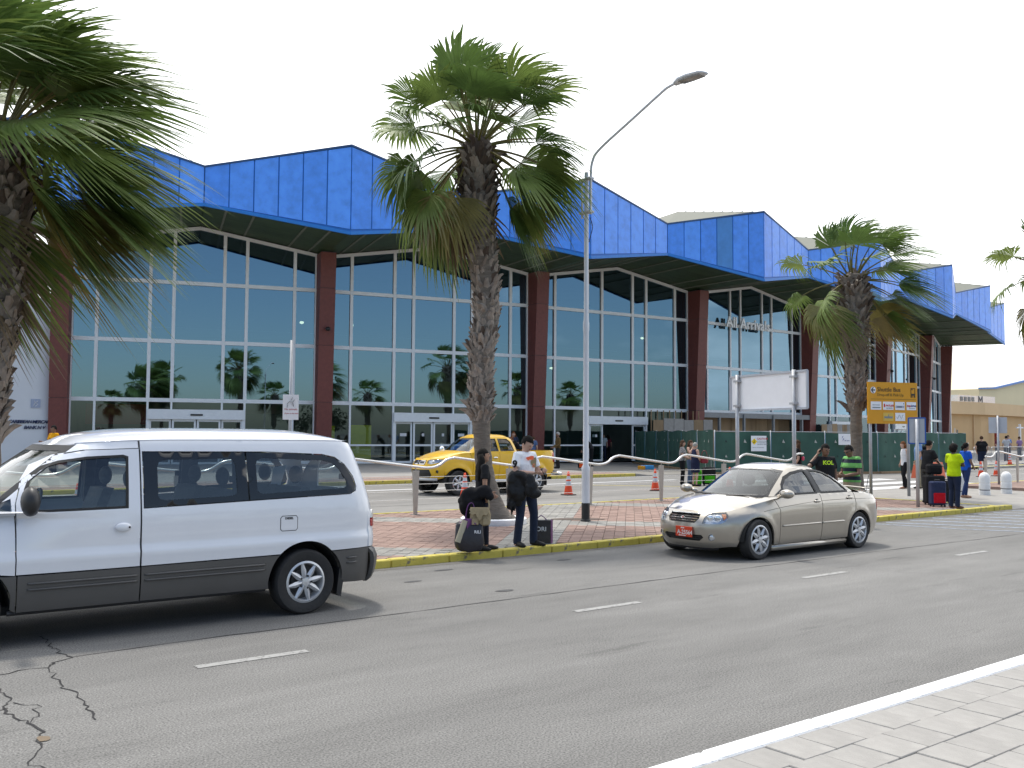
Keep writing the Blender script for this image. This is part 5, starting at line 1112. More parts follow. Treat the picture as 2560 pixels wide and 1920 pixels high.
def boot_mesh(i):
    """split stump of an old leaf stalk: a flat scale that lifts off the trunk towards its tip"""
    rng = random.Random(50 + i); L_ = rng.uniform(.17, .25); w = rng.uniform(.055, .08); mb = MB(); v = []; lift = rng.uniform(.02, .075)
    for k in range(5):
        f = k / 4; ww = w * (1 - f * .45) * (1.0 if k else .8) * (1 if k < 4 else .7); out = -.012 + lift * f ** 1.7; z = L_ * (f - .3) + rng.uniform(-.008, .008); sk = .02 * f * rng.uniform(-1, 1)
        v += [(-ww + sk, out, z), (sk, out + .024 * (1 - f * .3), z), (ww + sk, out, z), (sk, out - .014, z)]
    fs = []
    for k in range(4):
        for j in range(4): a = k * 4 + j; b = k * 4 + (j + 1) % 4; fs.append((a, b, b + 4, a + 4))
    fs.append((16, 17, 18, 19)); mb.add(v, fs); return mb
BOOT_MB = [boot_mesh(i) for i in range(8)]; BOOTS = []
for mm in (M_BOOT, M_BOOTD):
    for q in BOOT_MB: me = q.mesh('leaf_boot'); me.materials.append(mm); BOOTS.append(me)
def palm(name, label, base, path, radii, boots, crown, seed, fronds, wind=(0, 0, 0), Lp=1.0, Lb=.95, group='fan palms', scale=1.0, nboot=220):
    """path: trunk points relative to base; boots: (z0, z1, radius) zone covered with stumps"""
    rng = random.Random(seed); t = thing(name, label, 'palm', base, 0, group)
    sp = spline(path, 8); rr = np.interp([p[2] for p in sp], [p[0] for p in radii], [p[1] for p in radii])
    mb = MB(); mb.tube(sp, [float(r) * (1 + .05 * math.sin(i * 2.1)) for i, r in enumerate(rr)], 18); tr = mb.build('trunk', M_BARK, t, smooth=True)
    zs_ = [p[2] for p in sp]; at_ = lambda z: Vector((float(np.interp(z, zs_, [p[0] for p in sp])), float(np.interp(z, zs_, [p[1] for p in sp])), z))
    z0, z1, br = boots; k = 0
    slv = [p for p in sp if z0 - .05 <= p[2]]; mb = MB(); mb.tube(slv, [float(np.interp(p[2], zs_, rr)) * .93 for p in slv], 16); mb.build('fibre_sleeve', M_BOOTD, tr, smooth=True)
    total = int(nboot * 2.6); joined = {0: MB(), 1: MB()}; view = math.atan2(-base[1], -base[0])
    while k < total:
        f = k / total; z = z0 + (z1 - z0) * f + rng.uniform(-.04, .04); a = k * 2.39996 + rng.uniform(-.22, .22)
        c = at_(z); r = float(np.interp(z, zs_, rr)) * .93; old = 1 if rng.random() < .15 + .75 * max(0, f - .45) else 0
        s_ = rng.uniform(.8, 1.25) * br; sy = s_ * rng.uniform(.7, 1.5) * (1.6 if f > .8 or f < .07 else 1.0) * (2.2 if rng.random() < .06 else 1)
        M_ = Matrix.Translation(c + Vector((math.cos(a) * r, math.sin(a) * r, 0))) @ Euler((rng.uniform(-.28, .12) - (.25 if f > .75 else 0), rng.uniform(-.5, .5), a - math.pi / 2)).to_matrix().to_4x4() @ Matrix.Diagonal((s_, sy, s_ * (1.25 if f > .75 else 1), 1)); w_i = rng.randrange(8)
        if k % 13 < 5 and k * 5 // 13 < 300 and math.cos(a - view) > -.3:
            o = bpy.data.objects.new('leaf_boot', BOOTS[w_i + 8 * old]); COL.objects.link(o); o.parent = tr; o.matrix_local = M_
        else: joined[old].add([M_ @ Vector(q) for q in BOOT_MB[w_i].v], BOOT_MB[w_i].f)
        k += 1
    for q, mm in ((0, M_BOOT), (1, M_BOOTD)): tag(joined[q].build('leaf_boot', mm, tr), kind='stuff')
    top = Vector(crown)
    for i in range(fronds):
        u = (i + .5) / fronds; el = R(86 - 150 * u ** 1.15 + rng.uniform(-9, 9)); az = i * 2.39996 + rng.uniform(-.3, .3)
        old = u > .72; dead = u > .97
        if el < R(8) and abs(math.cos(az - math.atan2(-.789, -.614))) > .62: az += math.copysign(.75, math.sin(az - math.atan2(-.789, -.614)) * math.cos(az - math.atan2(-.789, -.614)) or 1)
        me_ = frond_mesh(rng, az, el, Lp * rng.uniform(.85, 1.15) * (.8 if u < .12 else 1), Lb * rng.uniform(.88, 1.1) * (.85 if u < .08 else 1), wind, droop=.55 + 1.0 * u, nseg=32 if Lb < 1.2 else 38, spread=rng.uniform(1.35, 1.8), dead=dead)
        m = M_FRONDD if dead else (M_FRONDY if old and rng.random() < .4 else M_FROND)
        me = me_.mesh('frond'); me.materials.append(M_FRONDY if not dead else M_FRONDD); me.materials.append(m); me.polygons.foreach_set('material_index', me_.mi)
        o = bpy.data.objects.new('frond', me); COL.objects.link(o); o.parent = t; o.location = top + Vector((math.cos(az) * .10, math.sin(az) * .10, -.25 * u))
    # dry fibre at the heart of the crown
    mb = MB(); mb.lathe([(.30, -.75), (.34, -.4), (.30, -.1), (.16, .12), (.03, .25)], 14, tuple(top)); mb.build('crown_heart', M_BOOTD, t, smooth=True)
    return t
palm_mid = palm('palm_tree', 'tall fan palm rising from a round white planter on the island', (11.05, 14.75, .1),
    [(.12, 0, 0), (.02, 0, .25), (-.20, .02, 1.0), (-.28, .03, 1.75), (-.29, .04, 2.6), (-.27, .05, 3.3), (-.17, .05, 3.95), (-.20, .05, 4.6), (-.33, .05, 5.4), (-.40, .05, 6.2), (-.42, .05, 7.0), (-.42, .05, 7.45)],
    [(0, .34), (.12, .27), (.4, .19), (1.0, .165), (1.9, .165), (2.15, .20), (2.6, .22), (3.4, .23), (4.6, .245), (5.2, .29), (6.3, .33), (7.0, .31), (7.5, .2)], (1.95, 7.2, 1.0), (-.42, .05, 7.42), 3, 60, (.24, -.17, 0.0), 1.18, 1.05, nboot=290)
palm_right = palm('palm_tree', 'fan palm beside the yellow shuttle bus sign, crown blown to the right', (25.35, 15.95, .1),
    [(0, 0, 0), (.02, 0, 1), (.02, 0, 2.6), (.0, 0, 4.2), (-.02, 0, 5.6), (-.04, 0, 6.55)],
    [(0, .30), (.3, .2), (1.2, .165), (2.4, .17), (2.7, .25), (3.8, .28), (4.8, .38), (6.0, .42), (6.6, .25)], (2.55, 6.4, 1.25), (-.04, 0, 6.5), 11, 34, (.62, -.42, -.02), 1.25, 1.12, nboot=220)
palm_left = palm('palm_tree', 'windswept fan palm at the left edge, partly out of the frame', (2.38, 14.6, .1),
    [(-.12, 0, 0), (-.12, 0, 1.5), (-.10, 0, 2.8), (-.05, 0, 3.9), (-.04, 0, 5.0), (-.05, 0, 5.75)],
    [(0, .36), (.3, .28), (1.2, .22), (2.0, .24), (2.6, .28), (3.6, .36), (4.8, .40), (5.5, .36), (5.8, .22)], (1.6, 5.6, 1.2), (-.05, 0, 5.85), 29, 76, (.58, -.42, -.06), 1.08, 1.32, nboot=260)
ring = thing('planter_ring', 'low white ring planter around the foot of the tall palm', 'planter', (11.05, 14.75, .1))
mb = MB(); mb.lathe([(.62, -.05), (.64, 0), (.64, .10), (.62, .115), (.52, .115), (.50, .10), (.50, .0)], 40, cap=False); mb.build('ring', M_WHITEK, ring, smooth=True, angle=40)
mb = MB(); mb.lathe([(.001, .03), (.3, .045), (.51, .03)], 24, cap=False); mb.build('soil', pm('soil', (.09, .055, .035), 1.0, var=.3, scale=12, bump=.6, bscale=40), ring)
# palm at the right edge and the palms and trees across the street that the glass mirrors
def palm_copy(src, loc, rz, sc, label, group='fan palms'):
    c = copy_tree(src); c.location = loc; c.rotation_euler = (0, 0, rz); c.scale = (sc, sc, sc); c['label'] = label; c['group'] = group; return c
palm_copy(palm_right, (36.9, 14.9, .1), .4, 1.2, 'fan palm whose fronds reach in at the right edge')
for i, (x, y, sc, rz, lab) in enumerate(((-22, -16, 1.0, .3, 'fan palm across the street mirrored in the first bay'), (-14, -19, .85, 1.2, 'short fan palm across the street mirrored in the first bay'), (-6, -14, 1.25, 2.2, 'tall fan palm across the street mirrored in the first bay'), (6, -20, 1.0, 3.3, 'fan palm across the street mirrored in the second bay'), (33, -22, 1.05, .8, 'fan palm across the street mirrored in the third bay'), (52, -18, 1.2, 1.9, 'fan palm across the street mirrored in the fourth bay'), (75, -16, 1.1, 2.9, 'fan palm across the street mirrored in the fifth bay'))):
    palm_copy(palm_right, (x, y, 0), rz, sc, lab, 'palms across the street')
M_LEAF = pm('broadleaf', (.045, .07, .025), .6, var=.35, scale=3, trans=.15)
def leafy(name, label, base, rx, rz, seed, n=1500):
    rng = random.Random(seed); t = thing(name, label, 'tree', base, 0, 'trees across the street'); mb = MB(); mb.tube([(0, 0, 0), (.1, 0, 1), (.0, .1, 2.2)], [.25, .18, .12], 8); mb.build('trunk', M_BARK, t)
    mb = MB(); cl = [(rng.uniform(-rx, rx) * .8, rng.uniform(-rx, rx) * .5, 1.8 + rng.uniform(.2, rz), rng.uniform(.5, 1.1)) for _ in range(26)]
    for i in range(n):
        cx_, cy_, cz_, r = cl[rng.randrange(26)]; v = Vector((rng.gauss(0, 1), rng.gauss(0, 1), rng.gauss(0, .8))); v = v.normalized() * r * rng.uniform(.6, 1.05); p = Vector((cx_, cy_, cz_)) + v
        a = Vector((rng.uniform(-1, 1), rng.uniform(-1, 1), rng.uniform(-.6, .6))).normalized() * rng.uniform(.12, .28); b = a.orthogonal().normalized() * rng.uniform(.06, .13)
        mb.add([p - a, p + b, p + a, p - b], [(0, 1, 2, 3)])
    mb.build('crown', M_LEAF, t); return t
for i, (x, y, rx, rz) in enumerate(((10, -20, 4.5, 2.8), (18, -22, 5, 3.2), (26, -21, 4.5, 2.6), (60, -20, 4, 3), (-32, -20, 4, 2.6))):
    leafy('broadleaf_tree', ('broad tree across the street, first from the left of the row', 'broad tree across the street, second of the row', 'broad tree across the street, third of the row', 'lone broad tree far along the street', 'broad tree at the far left across the street')[i], (x, y, 0), rx, rz, 90 + i)
# ------------------------------------------------------------ street furniture
M_GALV = pm('galvanised', (.42, .43, .45), .45, .5, var=.10, scale=8)
M_PAINTG = pm('lamp_grey', (.62, .64, .68), .45, var=.05, scale=5)
M_STEEL = pm('stainless', (.66, .65, .64), .26, .85, var=.08, scale=10)
M_STEELB = pm('steel_post', (.40, .37, .34), .40, .6, var=.12, scale=5)
M_BLACK = pm('black_paint', (.012, .012, .013), .5)
lp = wthing('street_lamp', 'tall grey street lamp on the island with a long raked arm', 'street lamp', (12.82, 14.06, .1))
x, y = 12.82, 14.06
mb = MB(); mb.lathe([(.10, .09), (.10, .12), (.083, .14), (.083, .46)], 20, (x, y, 0)); B(mb, 'base', M_BLACK, lp, smooth=True, angle=40)
mb = MB(); mb.lathe([(.081, .461), (.081, 1.08), (.085, 1.10), (.085, 1.16), (.056, 1.22), (.054, 3.86), (.062, 3.92), (.062, 4.06), (.046, 4.14), (.043, 7.12), (.01, 7.15)], 20, (x, y, 0)); B(mb, 'pole', M_PAINTG, lp, smooth=True, angle=40)
arm = spline([(x, y - .13, 6.25), (x, y - .13, 7.0), (x, 13.88, 7.32), (x, 13.66, 7.52), (x, 12.8, 7.87), (x, 12.0, 8.19), (x, 11.82, 8.245), (x, 11.6, 8.27)], 6)
B(MB().tube(arm, .027, 8), 'arm', M_PAINTG, lp, smooth=True)
B(MB().tube([(x, y + .13, 6.2), (x, y + .13, 7.0)], .022, 8), 'side_tube', M_PAINTG, lp, smooth=True)
for z_ in (6.3, 6.98): B(MB().beam((x, y - .17, z_), (x, y + .17, z_), .12, .035), 'bracket', M_GALV, lp)
B(MB().tube(spline([(x + .05, y - .05, 6.2), (x + .06, y - .12, 6.0), (x + .05, y - .06, 5.8), (x + .045, y - .03, 5.7)], 5), .008, 5), 'cable', M_BLACK, lp)
hp = [(x, 11.66, 8.265), (x, 11.52, 8.285), (x, 11.30, 8.285), (x, 11.02, 8.265), (x, 10.93, 8.24)]
mb = MB(); mb.tube(hp, [(.06, .05), (.12, .06), (.14, .055), (.13, .04), (.07, .02)], 12, xdir=(1, 0, 0)); hd_ = B(mb, 'lamp_head', M_PAINTG, lp, smooth=True)
mb = MB(); mb.tube([(x, 11.50, 8.235), (x, 11.30, 8.235), (x, 11.02, 8.225)], [(.10, .02), (.115, .025), (.10, .02)], 10, xdir=(1, 0, 0)); B(mb, 'lamp_glass', pm('lamp_bowl_dim', (.30, .28, .26), .3), hd_, smooth=True)

# wave handrail
def railing(name, label, x0, x1, y, first, n, pitch=2.51, base=.1):
    t = wthing(name, label, 'railing', (first, y, base)); pts = []
    u_ = [(0, 1.11), (.35, 1.085), (.58, 1.13), (.78, 1.245), (.95, 1.285), (1.15, 1.275)]
    k0 = int(math.floor((x0 - first) / pitch)) - 1
    for k in range(k0, k0 + int((x1 - x0) / pitch) + 4):
        for u, z_ in u_:
            X = first + k * pitch + u
            if x0 <= X <= x1: pts.append((X, y, z_))
    B(MB().tube(spline(pts, 5), .030, 10), 'handrail', M_STEEL, t, smooth=True)
    posts = [first + k * pitch for k in range(k0, k0 + n + 30) if x0 - .1 <= first + k * pitch <= x1 + .1]
    for X in posts:
        mb = MB(); 
        mb.add([(X - .035, y - .025, base), (X + .035, y - .025, base), (X + .035, y + .025, base), (X - .035, y + .025, base), (X - .075, y - .028, 1.03), (X + .075, y - .028, 1.03), (X + .075, y + .028, 1.03), (X - .075, y + .028, 1.03)], [(0, 3, 2, 1), (4, 5, 6, 7), (0, 1, 5, 4), (1, 2, 6, 5), (2, 3, 7, 6), (3, 0, 4, 7)])
        mb.tube([(X, y, 1.02), (X, y, 1.09)], .014, 6); mb.box(X - .09, X + .09, y - .06, y + .06, base, base + .012)
        B(mb, 'post', M_STEELB, t)
    for z_ in (.42, .59, .74, .89): B(MB().tube([(posts[0], y - .002, z_), (posts[-1], y - .002, z_)], .006, 5), 'cable', M_STEEL, t)
    return t
railing('railing', 'long wavy stainless handrail with cables along the back of the island', -8, 25.05, 17.2, 10.81, 14)
railing('railing', 'short wavy stainless handrail beyond the crossing at the right edge', 34.86, 60, 16.75, 34.95, 10)

# cones
M_OR = pm('cone_orange', srgb(225, 72, 28), .5, var=.10, scale=6); M_REFL = pm('cone_band', (.55, .56, .60), .4); M_CB = pm('cone_base', (.06, .045, .04), .8)
cn = thing('traffic_cone', 'x', 'traffic cone', (18.87, 21.46, 0), 0, 'orange traffic cones')
mb = MB(); mb.cbox(-.18, .18, -.18, .18, 0, .03, .02); mb.build('base', M_CB, cn)
pr = lambda z: .135 - .108 * (z - .03) / .67
mb = MB(); mb.lathe([(pr(z), z) for z in (.03, .30)], 20, cap=False); mb.lathe([(pr(z), z) for z in (.42, .47)], 20, cap=False); mb.lathe([(pr(z), z) for z in (.57, .70)] + [(.012, .705)], 20, cap=False); mb.lathe([(pr(z) - .003, z) for z in (.03, .69)], 20, cap=False); mb.build('body', M_OR, cn, smooth=True)
for a, b in ((.30, .42), (.47, .57)): MB().lathe([(pr(z) + .001, z) for z in (a, b)], 20, cap=False).build('reflective_band', M_REFL, cn, smooth=True)
cn['label'] = 'orange traffic cone left of the lamp post, behind the pickup'
for loc, lab in (((22.75, 21.6, 0), 'orange traffic cone beside the railing in front of the three women'), ((15.6, 22.2, 0), 'orange traffic cone at the pickup front wheel, behind the dark-haired woman'), ((26.5, 21.6, 0), 'orange traffic cone showing its tip above the sedan'), ((43.5, 21.06, 0), 'orange traffic cone at the far right, left of the pair'), ((45.05, 21.1, 0), 'orange traffic cone at the far right, right of the pair'), ((60.5, 27.5, .1), 'orange traffic cone by the crowd barriers'), ((5.2, 21.8, 0), 'orange traffic cone seen through the minivan windows')):
    c = copy_tree(cn); c.location = loc; c['label'] = lab; c.rotation_euler = (0, 0, random.uniform(0, 1.5))

# bollards
bo = thing('bollard', 'x', 'bollard', (30.06, 14.45, .004), 0, 'white concrete bollards')
M_BOL = worn_paint('bollard_white', (.72, .72, .72), (.22, .21, .20), .70, 6)
MB().lathe([(.165, 0), (.165, .13), (.155, .14), (.155, .17), (.165, .18), (.165, .34), (.155, .35), (.155, .38), (.165, .39), (.165, .52), (.15, .60), (.115, .66), (.06, .70), (.005, .71)], 24).build('body', M_BOL, bo, smooth=True, angle=35)
MB().lathe([(.155, .135), (.157, .175)], 24, cap=False).build('groove', pm('groove_grey', (.2, .2, .2), .9), bo)
bo['label'] = 'squat white bollard left of the grey sign post'
for loc, lab in (((31.4, 14.4, .004), 'squat white bollard right of the grey sign post'), ((33.1, 14.3, .004), 'squat white bollard cut by the right edge'), ((28.7, 14.5, .004), 'squat white bollard behind the woman in blue')):
    c = copy_tree(bo); c.location = loc; c['label'] = lab

# ------------------------------------------------------------ signs
M_SIGNW = pm('sign_white', (.82, .83, .86), .5, var=.03); M_SIGNG = pm('sign_grey', (.42, .45, .50), .5, var=.05)
bb = wthing('blank_billboard', 'large blank white sign board on two posts, seen from behind', 'sign', (19.85, 15.0, .1))
d_ = (Vector((19.39, 13.46, 0)) - Vector((20.29, 16.48, 0))).normalized(); nb_ = Vector((-d_.y, d_.x, 0)); nb_ = nb_ if nb_.x < 0 else -nb_
P0 = Vector((20.29, 16.48, 2.48)); Wb = 3.15
mb = MB(); mb.prism([P0, P0 + d_ * Wb, P0 + d_ * Wb + Vector((0, 0, .90)), P0 + Vector((0, 0, .90))], -nb_ * .03); pn = B(mb, 'panel', M_SIGNW, bb)
mb = MB()
for a, b in (((0, 0), (Wb, 0)), ((0, .9), (Wb, .9)), ((0, 0), (0, .9)), ((Wb, 0), (Wb, .9))): mb.beam(P0 + d_ * a[0] + Vector((0, 0, a[1])) + nb_ * .01, P0 + d_ * b[0] + Vector((0, 0, b[1])) + nb_ * .01, .05, .05, nb_)
B(mb, 'frame', M_SIGNG, bb)
for s_ in (.38, 2.72):
    q_ = P0 + d_ * s_ + nb_ * .07; B(MB().tube([(q_.x, q_.y, .1), (q_.x, q_.y, 3.42)], .05, 10), 'post', M_GALV, bb, smooth=True)
    for z_ in (2.6, 3.25): B(MB().beam((q_.x, q_.y, z_) - d_ * .09, (q_.x, q_.y, z_) + d_ * .09, .06, .05) if False else MB().beam(q_ + Vector((0, 0, z_ - q_.z)) - d_ * .09, q_ + Vector((0, 0, z_ - q_.z)) + d_ * .09, .13, .05), 'clamp', M_GALV, bb)
# yellow shuttle bus sign
ys = wthing('shuttle_bus_sign', 'yellow shuttle bus sign with company logos on two grey posts', 'sign', (25.3, 14.75, .1))
M_YS = pm('sign_yellow', srgb(214, 150, 8), .45, var=.03); M_YINK = pm('sign_ink', (.03, .028, .02), .5); M_YLINE = pm('sign_ink_faint', (.20, .13, .02), .5)
A_ = Vector((24.54, 15.04, 2.18)); d_ = (Vector((26.13, 14.45, 2.18)) - A_); Ws = d_.length; d_.normalize(); ny = Vector((d_.y, -d_.x, 0)); ny = ny if ny.y < 0 else -ny; Hs = 1.19
mb = MB(); mb.prism([A_, A_ + d_ * Ws, A_ + d_ * Ws + Vector((0, 0, Hs)), A_ + Vector((0, 0, Hs))], -ny * .05); sp_ = B(mb, 'panel', M_YS, ys)
def on(u, v, o=.004): return A_ + d_ * (u * Ws) + Vector((0, 0, (1 - v) * Hs)) + ny * o
def rect(u0, v0, u1, v1, m, nm, par, o=.004):
    return B(MB().prism([on(u0, v1, 0.001), on(u1, v1, 0.001), on(u1, v0, .001), on(u0, v0, .001)], ny * o), nm, m, par)
def stext(s, u, v, size, m, par=None, o=.006, **kw): return lettering(s, size, on(u, v, o), d_, m, par or sp_, depth=.004, **kw)
mb = MB(); mb.add([on(.10, .195, .006)] + [on(.10 + .055 * math.cos(i * math.pi / 12), .195 + .055 * Ws / Hs * math.sin(i * math.pi / 12), .006) for i in range(24)], [(0, i + 1, (i + 1) % 24 + 1) for i in range(24)]); B(mb, 'arrow_disc', M_SIGNW, sp_)
mb = MB(); mb.beam(on(.065, .195, .009), on(.14, .195, .009), .003, .035); mb.beam(on(.062, .20, .0095), on(.105, .13, .0095), .003, .03, ny.cross(d_)); mb.beam(on(.062, .19, .010), on(.105, .26, .010), .003, .03, ny.cross(d_)); B(mb, 'arrow', pm('sign_black', (.02, .02, .02), .5), sp_)
stext('Shuttle Bus', .18, .225, .178, M_YINK); stext('Drop-off & Pick-Up', .18, .335, .115, M_YLINE)
rect(.055, .405, .965, .413, M_YLINE, 'rule_line', sp_)
mb = MB()
for u0, v0, u1, v1 in ((.865, .13, .875, .36), (.945, .13, .955, .36), (.865, .13, .955, .145), (.88, .155, .905, .175), (.88, .265, .94, .31), (.885, .31, .90, .355), (.925, .31, .94, .355)): mb.prism([on(u0, v1, .002), on(u1, v1, .002), on(u1, v0, .002), on(u0, v0, .002)], ny * .004)
B(mb, 'bus_pictogram', M_YINK, sp_)
lg = [(.05, .47, .26, .665), (.295, .47, .505, .665), (.54, .47, .735, .665), (.775, .47, .968, .665), (.297, .735, .505, .93), (.54, .735, .74, .93)]
M_LB = pm('logo_blue', srgb(40, 60, 130), .5); M_LR = pm('logo_red', srgb(200, 40, 40), .5); M_LG = pm('logo_grey', (.22, .25, .26), .5)
for i, (u0, v0, u1, v1) in enumerate(lg):
    o = rect(u0, v0, u1, v1, M_SIGNW if i != 4 else pm('logo_sand', srgb(215, 180, 80), .5), 'logo_plate', sp_, .006)
    if i == 1: stext('PAYLESS', u0 + .05, .585, .075, M_LR, sp_, .010, bold=.002, shear=.2); rect(u0 + .015, .52, u0 + .04, .60, M_LR, 'logo_bar', sp_, .009); stext('CAR RENTAL', u0 + .06, .635, .038, M_LG, sp_, .010)
    elif i == 3: stext('top', u0 + .008, .585, .092, M_LR, sp_, .010, bold=.003); stext('drive', u0 + .085, .585, .092, M_LB, sp_, .010, bold=.002); rect(u0 + .05, .62, u1 - .02, .632, M_LG, 'logo_bar', sp_, .009)
    elif i == 2: rect(u0 + .01, .565, u1 - .01, .58, M_LB, 'logo_bar', sp_, .009); rect(u0 + .01, .60, u1 - .01, .612, M_LB, 'logo_bar', sp_, .009); rect(u0 + .04, .572, u1 - .06, .606, M_LG, 'logo_bar', sp_, .0095); rect(u1 - .03, .50, u1 - .015, .525, M_LB, 'logo_bar', sp_, .009)
    elif i == 0: rect(u0 + .03, .545, u1 - .03, .56, M_LG, 'logo_bar', sp_, .009); rect(u0 + .03, .60, u1 - .02, .63, M_LG, 'logo_bar', sp_, .009)
    elif i == 4: rect(u0 + .02, .82, u1 - .02, .87, M_LG, 'logo_bar', sp_, .009); rect(u0 + .10, .775, u0 + .115, .82, M_LG, 'logo_bar', sp_, .009)
    else: B(MB().tube([on(u0 + .03 + .015 * k, .83 + .05 * math.sin(k * 1.3), .008) for k in range(10)], .005, 4), 'logo_scribble', M_LG, sp_)
for p_ in (Vector((24.68, 15.0, 0)), Vector((25.89, 14.54, 0))):
    p_ = p_ - ny * .10; B(MB().tube([(p_.x, p_.y, .1), (p_.x, p_.y, 3.3)], .045, 10), 'post', M_GALV, ys, smooth=True)
    for z_ in (2.3, 3.2): B(MB().beam(Vector((p_.x, p_.y, z_)) - d_ * .07, Vector((p_.x, p_.y, z_)) + d_ * .07, .13, .05), 'clamp', M_GALV, ys)
# small signs
def small_sign(name, label, base, z0, z1, w, face, m, edge=None, post=.03, top=None, post_off=.05, text=None):
    t = wthing(name, label, 'sign', base); b = Vector((base[0], base[1], 0)); f = Vector((math.cos(face), math.sin(face), 0)); s = Vector((-f.y, f.x, 0)); s = s if s.x > 0 else -s
    c = b + f * post_off; mb = MB(); mb.prism([c - s * w / 2 + Vector((0, 0, z0)), c + s * w / 2 + Vector((0, 0, z0)), c + s * w / 2 + Vector((0, 0, z1)), c - s * w / 2 + Vector((0, 0, z1))], f * .012)
    p = B(mb, 'panel', m, t)
    if edge:
        mb = MB(); e0, e1 = z0 - .01, z1 + .01; ww = w / 2 + .012
        for a, b2 in (((-ww, e0), (ww, e0)), ((-ww, e1), (ww, e1)), ((-ww, e0), (-ww, e1)), ((ww, e0), (ww, e1))): mb.beam(c + s * a[0] + Vector((0, 0, a[1])), c + s * b2[0] + Vector((0, 0, b2[1])), .03, .03, f)
        B(mb, 'edge', edge, t)
    B(MB().tube([(b.x, b.y, base[2]), (b.x, b.y, top or z1)], post, 10), 'post', M_GALV, t, smooth=True); return t, c, s, f
camdir = lambda x, y: math.atan2(-y, -x)
t_, c_, s_, f_ = small_sign('notice_sign', 'small white notice sign with red lettering on a thin post behind the minivan', (7.66, 16.62, .1), 2.06, 2.53, .29, camdir(7.6, 16.6) + .1, M_SIGNW, None, .028, 3.56)
M_SR = pm('sign_red_ink', srgb(185, 50, 50), .5)
for z_, st in ((2.24, 'No animals'), (2.17, 'please on the lawn')): lettering(st, .052 if z_ > 2.2 else .034, c_ + f_ * .014 - s_ * .115 + Vector((0, 0, z_)), s_, M_SR, t_, depth=.002)
mb = MB()
for k, (a, b) in enumerate((((-.07, 2.35), (-.03, 2.40)), ((-.03, 2.40), (.03, 2.39)), ((.03, 2.39), (.07, 2.44)), ((-.06, 2.34), (-.07, 2.29)), ((.03, 2.38), (.05, 2.31)), ((.0, 2.42), (.03, 2.48)))): mb.beam(c_ + f_ * .016 + s_ * a[0] + Vector((0, 0, a[1])), c_ + f_ * .016 + s_ * b[0] + Vector((0, 0, b[1])), .004, .022, f_)
B(mb, 'pictogram', M_BLACK, t_)
small_sign('traffic_sign', 'grey back of a blue-edged traffic sign on a grey post near the kerb', (22.2, 12.3, .1), 1.66, 2.27, .36, camdir(22.2, 12.3) + math.pi, M_SIGNG, pm('sign_blue_edge', srgb(35, 85, 165), .45), .042, 2.25)
small_sign('traffic_sign', 'pale back of a wide grey traffic sign on a thin post at the far right', (35.2, 16.4, .1), 1.96, 2.54, .60, camdir(35.2, 16.4) + math.pi, M_SIGNG, None, .038, 2.6)
# ------------------------------------------------------------ construction fence
M_FG = pm('fence_fabric', (.030, .090, .068), .75, var=.22, scale=1.3, obvar=.12, bump=.35, bscale=4); M_FT = pm('fence_tie', srgb(70, 130, 160), .6); M_FLAP = pm('fence_flap', (.38, .39, .36), .8, var=.2)
fn = wthing('construction_fence', 'green fabric construction fence across the terminal front', 'fence', (38, 27.5, 0))
poly = [(43.3, 42.8), (39.0, 36.0), (34.5, 29.0), (42.5, 25.6), (50.2, 25.1)]
rng = random.Random(5)
for (a, b) in zip(poly[:-1], poly[1:]):
    a = Vector((*a, 0)); b = Vector((*b, 0)); Lf = (b - a).length; k = max(1, round(Lf / 2.9)); d_ = (b - a).normalized(); nf = Vector((d_.y, -d_.x, 0)); nf = nf if nf.dot(-a) > 0 else -nf
    for i in range(k):
        p0 = a + d_ * (Lf * i / k); p1 = a + d_ * (Lf * (i + 1) / k); n_ = 12; v = []
        h0 = 2.0 + rng.uniform(-.03, .05); ph = rng.uniform(0, 6)
        for r_ in range(6):
            for c_ in range(n_ + 1):
                f_ = c_ / n_; z_ = .05 + (h0 - .05) * r_ / 5 - (.025 * math.sin(math.pi * f_ * 2) if r_ == 5 else 0); q_ = p0.lerp(p1, .012 + .976 * f_) + nf * (.03 + .022 * math.sin(f_ * 9 + ph + r_ * .6) + .012 * math.sin(f_ * 23 + ph)); v.append((q_.x, q_.y, z_))
        fs_ = [(r_ * (n_ + 1) + c_, r_ * (n_ + 1) + c_ + 1, (r_ + 1) * (n_ + 1) + c_ + 1, (r_ + 1) * (n_ + 1) + c_) for r_ in range(5) for c_ in range(n_)]
        pn = B(MB().add(v, fs_), 'fence_panel', M_FG, fn, smooth=True)
        for zz in (1.55, .85):
            for c_ in range(3):
                q_ = p0.lerp(p1, .2 + .3 * c_ + rng.uniform(-.03, .03)) + nf * .075; s_ = rng.uniform(.05, .085)
                B(MB().add([q_ + Vector((0, 0, zz + s_ * 1.1)), q_ + d_ * s_ + Vector((0, 0, zz - s_)) + nf * .03, q_ - d_ * s_ * .8 + Vector((0, 0, zz - s_ * .8)) + nf * .02], [(0, 1, 2)]), 'vent_flap', M_FLAP if rng.random() < .5 else pm('fence_flap_dark', (.02, .04, .035), .8), pn)
        B(MB().tube([(p0.x, p0.y, 0), (p0.x, p0.y, 2.06)], .028, 8), 'post', M_GALV, fn, smooth=True)
        B(MB().beam(p0 + nf * .06 + Vector((0, 0, .1)), p0 + nf * .06 + Vector((0, 0, 1.95)), .02, .01, nf), 'tie_strip', M_FT, fn)
        B(MB().tube([p0 + Vector((0, 0, 2.0)), p1 + Vector((0, 0, 2.0))], .018, 6), 'top_rail', M_GALV, fn)
        B(MB().beam(p0 + nf * .12 + Vector((0, 0, .05)), p1 + nf * .12 + Vector((0, 0, .05)), .22, .10), 'base_plank', M_PLY, fn)
